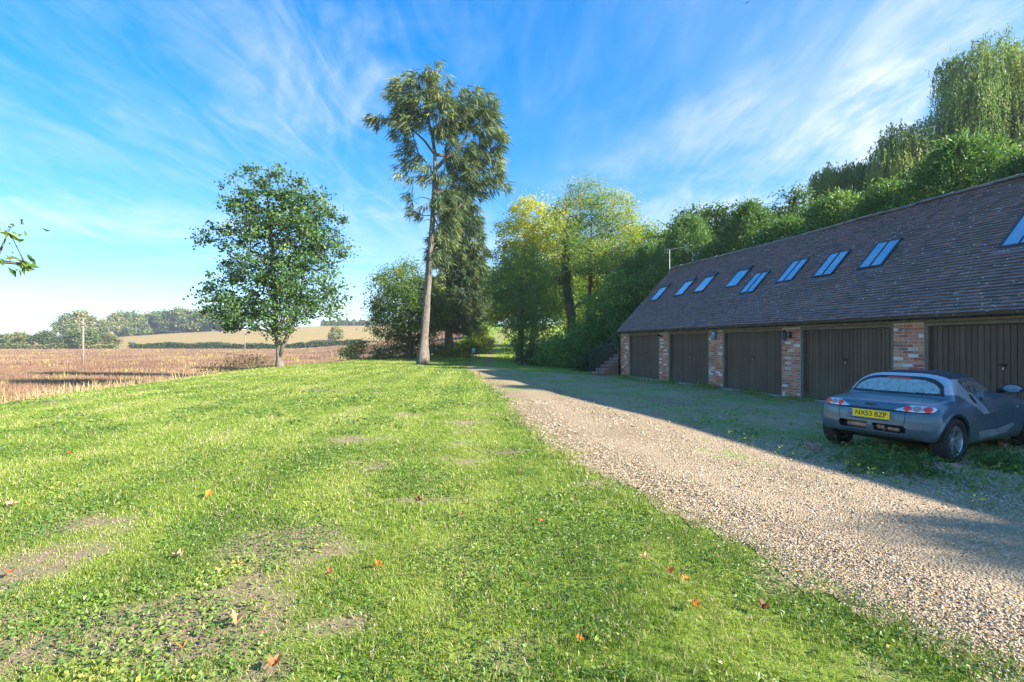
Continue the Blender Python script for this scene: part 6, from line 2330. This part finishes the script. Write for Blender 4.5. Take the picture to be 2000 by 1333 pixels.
def weeds(y0, y1, rho, size):
    A = (y1 - y0) * (2 * (1.16 * y1 + 1.5))
    x, y = lawn_pts(y0, y1, rho, int(A * rho))
    w = weedy(x, y)
    keep = rng.random(len(x)) < w * 0.66 + 0.03
    x, y = x[keep], y[keep]
    n = len(x)
    z = H(x, y) + rng.uniform(0.008, 0.045, n)
    nr = rng.normal(size=(n, 3)) * 0.55 + np.array([0, 0, 1.0])
    pat = fbm(x / 0.5, y / 0.5, 83, 2)
    ti = np.clip(0.40 + 1.1 * (pat - 0.5) + 0.15 * rng.normal(size=n), 0, 1)
    return leaves(np.stack([x, y, z], 1), nr, size * rng.uniform(0.55, 1.4, n) * (0.7 + 0.7 * pat), ti, 0.68, 0.16)


W1 = weeds(1.5, 4.5, 2900, 0.021)
W2 = weeds(4.5, 9.0, 850, 0.030)
W3 = weeds(9.0, 18.0, 170, 0.065)
V, F, T = merge([W1, W2, W3])
tag(obj_np('lawn_weeds', V, F, M_WEED, attrs={'tint': T}), 'clover and small broad leaved weeds growing through the mown grass', 'weeds', kind='stuff')
print('weed faces', sum(len(f) for f in F))

# tufts of grass and weeds over the shaded gravel yard and round the car


def yard(y0, y1, x0, x1, rho, hgt, wid):
    n = int((y1 - y0) * (x1 - x0) * rho)
    x, y = rng.uniform(x0, x1, n), rng.uniform(y0, y1, n)
    g = yard_green(x, y)
    c = x + 0.263 * y
    patch_ = fbm(x / 0.6, y / 0.9, 91, 3)
    front = ss(10.3, 11.4, c)
    ok = (rng.random(n) < np.clip(ss(0.48, 0.64, patch_) * np.minimum(g, 1) + 0.45 * front * ss(0.36, 0.5, patch_), 0, 1)) & (c < 12.15) & (x > drive_left(y)) & ((c > 5.2) | (rng.random(n) < 0.5))
    x, y, c, front, patch_ = x[ok], y[ok], c[ok], front[ok], patch_[ok]
    m = len(x)
    hh = hgt * rng.uniform(0.3, 1.2, m) * (0.6 + 1.0 * front) * (0.5 + patch_)
    ti = 0.45 + 0.5 * (fbm(x / 1.1, y / 1.1, 92, 2) - 0.5) + 0.12 * rng.normal(size=m)
    ti = np.where(rng.random(m) < 0.30, rng.uniform(.78, 1, m), ti)
    return blades(x, y, H(x, y) + 0.02, hh, wid * rng.uniform(0.6, 1.3, m), np.clip(rng.normal(0.7, .3, m), .1, 1.3), rng.uniform(0, 6.28, m), 1, np.clip(ti, 0, 1))


Q = [yard(3.5, 9.5, 3.0, 11.0, 1100, 0.075, 0.009), yard(9.5, 16, 0.0, 10.0, 430, 0.085, 0.014), yard(16, 27, -2.0, 8.0, 200, 0.085, 0.022)]
# taller grass along the foot of the doors and at the building corner
n = 5200
k = rng.uniform(-1.5, 17.5, n)
t_ = -np.abs(rng.normal(size=n)) * 0.35 - 0.06
x, y = gw(k, t_)
dn = fbm(k / 0.8, t_, 14, 2)
ok = rng.random(n) < ss(0.38, 0.6, dn)
x, y, dn = x[ok], y[ok], dn[ok]
m = len(x)
Q.append(blades(x, y, H(x, y) + 0.02, rng.uniform(0.05, 0.22, m) * (0.5 + dn), rng.uniform(0.01, 0.02, m), np.clip(rng.normal(0.5, .3, m), .1, 1.2), rng.uniform(0, 6.28, m), 1, np.clip(rng.normal(0.42, .2, m), 0, 1)))
V, F, T = merge(Q)
tag(obj_np('yard_grass', V, F, M_GRASS, attrs={'tint': T}), 'rough tufts of grass on the shaded gravel before the garage doors', 'grass', kind='stuff')
# leafy weeds round the car
n = 15000
x, y = rng.uniform(3.6, 9.5, n), rng.uniform(4.6, 9.5, n)
x[:6000], y[:6000] = rng.normal(5.45, 0.75, 6000), rng.normal(6.25, 0.28, 6000)
c = x + 0.263 * y
pt = fbm(x / 0.45, y / 0.45, 95, 3)
ok = (rng.random(n) < ss(0.44, 0.62, pt + 0.16 * np.exp(-((x - 5.4) ** 2 + (y - 6.3) ** 2) / 1.4))) & (c > 5.6) & (c < 10.9)
x, y, pt = x[ok], y[ok], pt[ok]
m = len(x)
z = H(x, y) + 0.02 + rng.random(m) ** 1.5 * (0.15 + 0.12 * np.exp(-((x - 5.4) ** 2 + (y - 6.3) ** 2) / 1.2)) * (0.3 + pt)
ti = np.clip(0.50 + 1.1 * (fbm(x / 0.7, y / 0.7, 96, 2) - 0.5) + 0.14 * rng.normal(size=m), 0, 1)
V, F, T = merge([leaves(np.stack([x, y, z], 1), rng.normal(size=(m, 3)) * 0.8 + np.array([0, 0, .8]), rng.uniform(0.02, 0.065, m), ti, 0.6)])
tag(obj_np('yard_weeds', V, F, M_WEED, attrs={'tint': T}), 'leafy weeds and dead nettles growing round the wheels of the car', 'weeds', kind='stuff')

# loose stones
M_STONE_, t, out = mat_new('gravel_stone')
a = N(t, 'ShaderNodeAttribute', attribute_name='tint').outputs['Fac']
cst = ramp(t, a, [(0.0, (0.234, 0.166, 0.097)), (0.2, (0.414, 0.304, 0.184)), (0.5, (0.576, 0.442, 0.281)), (0.75, (0.540, 0.442, 0.320)), (0.9, (0.378, 0.340, 0.310)), (1.0, (0.684, 0.598, 0.466))])
pb = N(t, 'ShaderNodeBsdfPrincipled', {'Base Color': mixc(t, mrange(t, noise(t, geo_pos(t), 90, 4), .35, .7, 0, .4), cst, (0.20, 0.17, 0.13)), 'Roughness': 0.8, 'Specular IOR Level': 0.3})
t.links.new(pb.outputs[0], out.inputs[0])


def stones(y0, y1, rho, size):
    x0, x1 = -1.5, 1.18 * y1 + 0.6
    n = int((y1 - y0) * (x1 - x0) * rho)
    x, y = rng.uniform(x0, x1, n), rng.uniform(y0, y1, n)
    g = yard_green(x, y)
    ok = (x > drive_left(y) + 0.02 + 0.13 * rng.normal(size=n)) & (x < 1.16 * y + 0.5) & (rng.random(n) < 1 - 0.80 * ss(0.3, 0.9, g)) & (rng.random(n) < 1 - 0.62 * wheel_track(x, y)) & (x + 0.263 * y < 11.8)
    x, y = x[ok], y[ok]
    n = len(x)
    oc = np.array([(1, 0, 0), (.3, 1, .1), (-1, .2, 0), (0, -1, 0), (.1, .1, 1), (0, 0, -.6)], float)
    of = np.array([(0, 1, 4), (1, 2, 4), (2, 3, 4), (3, 0, 4), (1, 0, 5), (2, 1, 5), (3, 2, 5), (0, 3, 5)])
    s = size * np.exp(rng.normal(size=n) * 0.45)
    s = np.minimum(s, size * 2.2)
    sh = rng.uniform(0.55, 1.2, (n, 1, 3)) * np.array([1, .75, .5])
    v = (oc[None] + rng.normal(size=(n, 6, 3)) * 0.22) * sh * s[:, None, None]
    an = rng.uniform(0, 6.283, n)
    ca, sa = np.cos(an)[:, None], np.sin(an)[:, None]
    v = np.stack([v[..., 0] * ca - v[..., 1] * sa, v[..., 0] * sa + v[..., 1] * ca, v[..., 2]], -1)
    tl_ = rng.normal(size=(n, 2)) * 0.25
    v[..., 2] += v[..., 0] * tl_[:, :1] + v[..., 1] * tl_[:, 1:]
    v += np.stack([x, y, H(x, y) + 0.024 + s * 0.22], -1)[:, None]
    F = (6 * np.arange(n)[:, None, None] + of[None]).reshape(-1, 3)
    return v.reshape(-1, 3), [F], np.repeat(np.clip(rng.normal(0.5, 0.24, n), 0, 1), 6)


V, F, T = merge([stones(1.6, 4.3, 6000, 0.0064), stones(4.3, 8.0, 1900, 0.0095), stones(8.0, 14.0, 200, 0.017)])
tag(obj_np('loose_gravel', V, F, M_STONE_, attrs={'tint': T}), 'loose pale gravel stones of the drive', 'gravel', kind='stuff')
print('stone faces', sum(len(f) for f in F))

# crop plants, weeds in the crop, dry grass along the bank


def crop(y0, y1, n, hgt, wid):
    y = y0 * (y1 / y0) ** rng.random(n)
    x = -rng.random(n) * (1.18 * y + 2)
    ok = x < lawn_edge(y) - 3.6
    x, y = x[ok], y[ok]
    m = len(x)
    ti = 0.38 + 0.8 * (fbm(x / 9, y / 14, 7, 4) - 0.5) + 0.10 * rng.normal(size=m)
    yl = (fbm(x / 2.5 + 7, y / 4.0, 8, 4) > 0.66) & (rng.random(m) < 0.35)
    ti = np.where(yl, rng.uniform(0.75, 1.0, m), ti)
    hh = hgt * rng.uniform(0.5, 1.2, m) * np.where(yl, 1.6, 1)
    return blades(x, y, H(x, y), hh, wid * rng.uniform(.6, 1.4, m) * (y / y0) ** 0.6, np.clip(rng.normal(0.3, .25, m), 0, 1.1), rng.uniform(0, 6.28, m), 1, np.clip(ti, 0, 1))


V, F, T = merge([crop(24, 70, 100000, 0.36, 0.03), crop(70, 230, 80000, 0.40, 0.075)])
tag(obj_np('crop_plants', V, F, M_CROP, attrs={'tint': T}), 'ripe reddish brown crop with yellow flowering weeds filling the field', 'crop', kind='stuff')
# leafy mass of the near crop
n = 16000
y = rng.uniform(11, 34, n)
e = rng.uniform(2.4, 9.0, n)
x = lawn_edge(y) - e
z = H(x, y) + rng.random(n) * 0.75
V, F, T = merge([leaves(np.stack([x, y, z], 1), rng.normal(size=(n, 3)), rng.uniform(0.05, 0.14, n), np.clip(rng.normal(0.55, 0.2, n), 0, 0.95), 0.6)])
tag(obj_np('crop_margin', V, F, M_CROP, attrs={'tint': T}), 'tangled brown weeds along the crop margin below the bank', 'weeds', kind='stuff')
n = 8000
y = rng.uniform(9, 30, n)
e = np.abs(rng.normal(size=n)) * 1.0 + 0.15
x = lawn_edge(y) - e
dn = fbm(x / 1.0, y / 1.2, 44, 3)
ok = rng.random(n) < ss(0.35, 0.6, dn) * (1.0 - 0.85 * ss(17, 25, y))
x, y, e = x[ok], y[ok], e[ok]
m = len(x)
V, F, T = merge([blades(x, y, H(x, y), rng.uniform(0.30, 1.0, m) * (0.35 + 0.5 * ss(0.1, 1.0, e)), rng.uniform(0.012, 0.026, m), np.clip(rng.normal(0.5, .35, m), 0, 1.3), rng.uniform(0, 6.28, m), 2, np.clip(rng.normal(0.55, .25, m), 0, 1))])
tag(obj_np('dry_grass', V, F, M_DRY, attrs={'tint': T}), 'tall dry bleached grass standing along the bank below the lawn', 'grass', kind='stuff')
# rough grass on the far verge beside the track
n = 15000
y = 46 * (125 / 46.) ** rng.random(n)
x = rng.uniform(-9, 9, n) + np.interp(y, RUT_Y, RUT_X)
rutd = np.abs(x - np.interp(y, RUT_Y, RUT_X))
ok = (rutd > 1.5) & (x > lawn_edge(y) - 1)
x, y = x[ok], y[ok]
m = len(x)
V, F, T = merge([blades(x, y, H(x, y), rng.uniform(0.1, 0.4, m), rng.uniform(0.04, 0.09, m), rng.uniform(0.1, 0.9, m), rng.uniform(0, 6.28, m), 1, np.clip(rng.normal(0.42, .2, m), 0, 1))])
tag(obj_np('verge_grass', V, F, M_GRASS, attrs={'tint': T}), 'rough longer grass on both sides of the far grassy track', 'grass', kind='stuff')

# ================================================================== small things
M_POLE = bark_mat('weathered_pole', (0.16, 0.13, 0.11), (0.34, 0.28, 0.235), 5.0)
for X, Y, hgt, rr, lab in ((-69.7, 79.0, 7.55, 0.15, 'weathered wooden utility pole standing in the brown field'), (-95.6, 174.0, 7.4, 0.16, 'far thin utility pole half hidden by the sycamore leaves')):
    zg = h1(X, Y)
    po = empty('utility_pole', (X, Y, zg), 0, lab, 'pole', 'poles of the overhead line')
    MB().tube([(0, 0, -0.5), (0.04, 0, 3), (0.06, 0, hgt)], [rr * 1.15, rr, rr * 0.8], 10).build('pole', M_POLE, po, smooth=True)
    MB().box((0.0, -0.16, hgt - 1.15), (1.1, 0.07, 0.08)).build('crossarm', M_POLE, po)
    for q in (-0.5, 0.5):
        MB().lathe([(0.0, 0.0), (0.05, 0.0), (0.06, 0.08), (0.04, 0.12), (0.05, 0.16), (0.0, 0.2)], (q, -0.16, hgt - 1.09), None, 10).build('insulator', M_POLE, po)


M_WIRE = simple('weathered_wire', (0.16, 0.17, 0.18), 0.7, var=0.1)


def wire(p, q, sag, label, n=14):
    pts = []
    for i in range(n + 1):
        f = i / n
        pts.append(np.array(p) * (1 - f) + np.array(q) * f - np.array([0, 0, sag * 4 * f * (1 - f)]))
    tag(MB().tube(pts, 0.022, 4).build('overhead_wire', M_WIRE), label, 'wire', 'wires of the overhead line')


z1, z2 = h1(-69.7, 79), h1(-95.6, 174)
wire((-135, 60, z1 + 8.0), (-69.7, 79, z1 + 7.5), 0.5, 'overhead wire running from the near pole out past the left edge of the view')
wire((-69.1, 79, z1 + 6.55), (-95.0, 174, z2 + 6.4), 0.6, 'overhead wire sagging from the near pole to the far pole behind the sycamore')

# small blue sign beside the track
sg = empty('waymark_sign', (-3.75, 47.5, h1(-3.75, 47.5)), R(6), 'small blue sign on a short post at the left of the track', 'sign')
MB().box((0, 0.03, 0.5), (0.09, 0.08, 1.3)).build('post', M_POLE, sg)
MB().box((0, -0.03, 0.98), (0.30, 0.03, 0.42), bev=0.008).build('board', simple('sign_blue', (0.10, 0.32, 0.62), 0.5, var=0.15), sg)
MB().box((0, -0.048, 1.10), (0.22, 0.006, 0.12), bev=0.002).build('panel', M_WHITE, sg)
# pale gate pillar glimpsed through the laurels
gp = empty('stone_pillar', (4.35, 35.8, h1(4.35, 35.8)), R(8), 'pale stone gate pillar glimpsed between the brambles and the laurel', 'pillar')
MB().box((0, 0, 1.0), (0.42, 0.42, 2.1), bev=0.03).build('shaft', M_CONC, gp)
MB().box((0, 0, 2.13), (0.56, 0.56, 0.16), bev=0.04).build('cap', M_CONC, gp)

# stones by the car wheels
def rock(name, loc, sz, mat, label, cat, seed):
    g_ = np.random.default_rng(seed)
    u, v = np.meshgrid(np.linspace(0, math.pi, 7), np.linspace(0, 2 * math.pi, 10, endpoint=False), indexing='ij')
    P = np.stack([np.sin(u) * np.cos(v), np.sin(u) * np.sin(v), np.cos(u)], -1).reshape(-1, 3)
    P = np.sign(P) * np.abs(P) ** 0.75 * (1 + g_.normal(size=(len(P), 1)) * 0.06)
    F = [(i * 10 + j, (i + 1) * 10 + j, (i + 1) * 10 + (j + 1) % 10, i * 10 + (j + 1) % 10) for i in range(6) for j in range(10)]
    o = obj_np(name, P * np.array(sz) / 2, np.array(F), mat, loc=loc)
    return tag(o, label, cat)


M_SAND = simple('sandstone', (0.34, 0.24, 0.18), 0.9, var=0.35, scale=10, bmp=0.6)
rock('stone', (4.52, 7.30, 0.06), (0.24, 0.20, 0.15), M_SAND, 'pinkish stone lying in the weeds behind the far rear wheel of the car', 'stone', 3)
rock('stone', (4.85, 6.62, 0.03), (0.20, 0.14, 0.09), M_SAND, 'small stone half hidden under the rear bumper of the car', 'stone', 4)
rock('stone', (5.62, 6.28, 0.03), (0.34, 0.18, 0.08), M_SAND, 'flat slab of stone in the weeds against the near rear wheel', 'stone', 5)
o = MB().box((0, 0, 0), (0.215, 0.10, 0.065), bev=0.006).build('loose_brick', M_BRICK)
o.location = (7.62, 7.55, 0.05)
o.rotation_euler = (0.1, 0, 0.7)
tag(o, 'single red brick wedged under the near front wheel', 'brick')


# fallen leaves on the lawn, one by one
M_FALL = {}
for nm, c1 in (('orange', (0.62, 0.23, 0.03)), ('brown', (0.26, 0.095, 0.045)), ('pale', (0.52, 0.36, 0.20)), ('rust', (0.38, 0.14, 0.05))):
    m_, t, out = mat_new(nm + '_fallen_leaf')
    p_ = t.nodes.new('ShaderNodeTexCoord').outputs['Object']
    cc = mixc(t, mrange(t, noise(t, p_, 40, 4), .35, .7, 0, .6), c1, tuple(v * 0.55 for v in c1))
    d_ = N(t, 'ShaderNodeBsdfPrincipled', {'Base Color': cc, 'Roughness': 0.55})
    tl2 = N(t, 'ShaderNodeBsdfTranslucent', {'Color': cc})
    ms = N(t, 'ShaderNodeMixShader', {0: 0.3})
    t.links.new(d_.outputs[0], ms.inputs[1])
    t.links.new(tl2.outputs[0], ms.inputs[2])
    t.links.new(ms.outputs[0], out.inputs[0])
    M_FALL[nm] = m_


def fallen(x, y, size, kind, label, rz, curl, tilt):
    """lobed leaf blade curled along its midrib, with a stalk"""
    lob = [(0, -.5), (.16, -.40), (.44, -.36), (.34, -.14), (.52, .10), (.26, .12), (.20, .34), (0, .58), (-.20, .34), (-.26, .12), (-.52, .10), (-.34, -.14), (-.44, -.36), (-.16, -.40)]
    V, F = [], []
    for px_, py_ in lob:
        V.append((px_, py_, curl * (px_ ** 2) * 1.6 + 0.25 * curl * py_ ** 2))
    mid = [(0, -.42), (0, -.15), (0, .12), (0, .36)]
    for px_, py_ in mid:
        V.append((px_, py_, 0.25 * curl * py_ ** 2 - 0.02))
    n = len(lob)
    near_ = lambda i: n + int(np.argmin([abs(lob[i][1] - m_[1]) for m_ in mid]))
    for i in range(n):
        j = (i + 1) % n
        a, b = near_(i), near_(j)
        F.append((i, j, b) if a == b else (i, j, b, a))
    mb = MB().add(np.array(V) * size, F)
    mb.tube([(0, -.5 * size, 0.01 * size), (0.05 * size, -.78 * size, 0.06 * size), (0.12 * size, -.98 * size, 0.02 * size)], 0.011 * size, 4)
    o = mb.build('fallen_leaf', M_FALL[kind], smooth=False)
    o.location = (x, y, h1(x, y) + 0.045)
    o.rotation_euler = (tilt, tilt * 0.6, rz)
    tag(o, label, 'leaf', 'fallen leaves on the lawn')


def gp_(px_, py_):
    Y = 1.6 * 950 / (py_ - 673)
    return (px_ - 1000) / 950 * Y, Y


FL = [
    (-3.17, 5.08, .13, 'orange', 'orange curled leaf upright in the brighter grass of the left lawn'),
    (-0.95, 3.42, .115, 'orange', 'bright orange curled leaf by itself in the near middle of the lawn'),
    (-0.92, 4.84, .13, 'brown', 'dark brown leaf standing on edge in the middle lawn'),
    (-0.46, 4.46, .10, 'brown', 'small red brown leaf a little right of the dark brown upright one'),
    (-2.47, 3.58, .12, 'pale', 'pale folded leaf near the bare earth patch on the left'),
    (-1.55, 2.74, .135, 'pale', 'large pale tan curled leaf with a shadow in the near left lawn'),
    (0.27, 4.28, .10, 'rust', 'rusty leaf tucked in grass midway between lawn centre and gravel'),
    (0.96, 3.55, .11, 'pale', 'cream coloured leaf lying flat on the right part of the lawn'),
    (1.08, 3.33, .09, 'rust', 'small rust leaf beside the pair on the right lawn'),
    (1.16, 3.23, .09, 'orange', 'vivid orange leaf nearest to the small rust one on the right lawn'),
    (1.09, 2.91, .10, 'orange', 'orange leaf lying below the pair on the right lawn'),
    (1.49, 2.88, .10, 'brown', 'brown leaf closest to the gravel edge in the foreground'),
    (0.36, 2.57, .08, 'orange', 'small orange scrap of leaf in the near grass at the bottom centre'),
    (-1.16, 2.38, .11, 'rust', 'red brown leaf at the bottom edge, below the large tan one'),
    (-1.24, 3.30, .09, 'rust', 'rust leaf left of the bright orange one among clover'),
    (-3.42, 3.32, .11, 'rust', 'orange brown leaf on bare soil at the far left of the foreground'),
    (-4.83, 4.71, .16, 'pale', 'long pale leaf at the left edge of the lawn'),
    (-2.62, 4.38, .10, 'pale', 'pale leaf below the orange upright one on the left lawn'),
    (-6.28, 6.9, .15, 'rust', 'brown leaf far out on the left lawn'),
    (-6.9, 5.75, .14, 'brown', 'dull brown leaf near the left edge, well behind the long pale one'),
    (-1.69, 2.50, .09, 'orange', 'small orange leaf on the bare patch at the bottom left'),
    (2.55, 5.35, .10, 'brown', 'brown leaf lying on the gravel near the grass edge'),
]
for q, (x, y, s, k, lab) in enumerate(FL):
    fallen(x, y, s * 0.6, k, lab, q * 1.9 + 0.4, 1.0 + 0.5 * (q % 3), 0.35 * math.sin(q * 2.1) + (0.7 if q in (2, 0) else 0))

# a bird high in the sky
bd_ = empty('bird', (29.05, 60.0, 43.75), R(40), 'tiny dark bird gliding high in the sky', 'bird')
bd_.scale = (0.45, 0.45, 0.45)
b = MB()
b.lathe([(0.0, -0.42), (0.07, -0.3), (0.12, -0.05), (0.10, 0.15), (0.06, 0.27), (0.0, 0.36)], (0, 0, 0), np.array([[0, 0, 1], [1, 0, 0], [0, 1, 0]], float), 10)
b.build('body', M_CARBLK, bd_, smooth=True)
for s_ in (-1, 1):
    w_ = MB()
    V = [(.10, 0, .02), (-.12, 0, .02), (-.16, s_ * .40, .14), (.10, s_ * .42, .16), (-.14, s_ * .80, .06), (-.05, s_ * .86, .05)]
    V += [(a_, b_, c_ - 0.02) for a_, b_, c_ in V]
    w_.add(V, [(0, 1, 2, 3), (3, 2, 4, 5), (9, 8, 7, 6), (11, 10, 8, 9), (0, 3, 9, 6), (3, 5, 11, 9), (1, 7, 8, 2), (2, 8, 10, 4), (4, 10, 11, 5)])
    w_.build('wing', M_CARBLK, bd_)

# ------------------------------------------------------------------ thin autumn haze over the far fields
hb = MB().box((0, 1200, 21.2), (9000, 9400, 49.6))
hm = bpy.data.materials.new('haze')
hm.use_nodes = True
ht = hm.node_tree
ht.nodes.clear()
ho = ht.nodes.new('ShaderNodeOutputMaterial')
hv = ht.nodes.new('ShaderNodeVolumePrincipled')
hv.inputs['Color'].default_value = (0.86, 0.92, 1.0, 1)
hv.inputs['Density'].default_value = 0.00033
hv.inputs['Anisotropy'].default_value = 0.2
ht.links.new(hv.outputs[0], ho.inputs['Volume'])
tag(hb.build('haze', hm), kind='stuff')
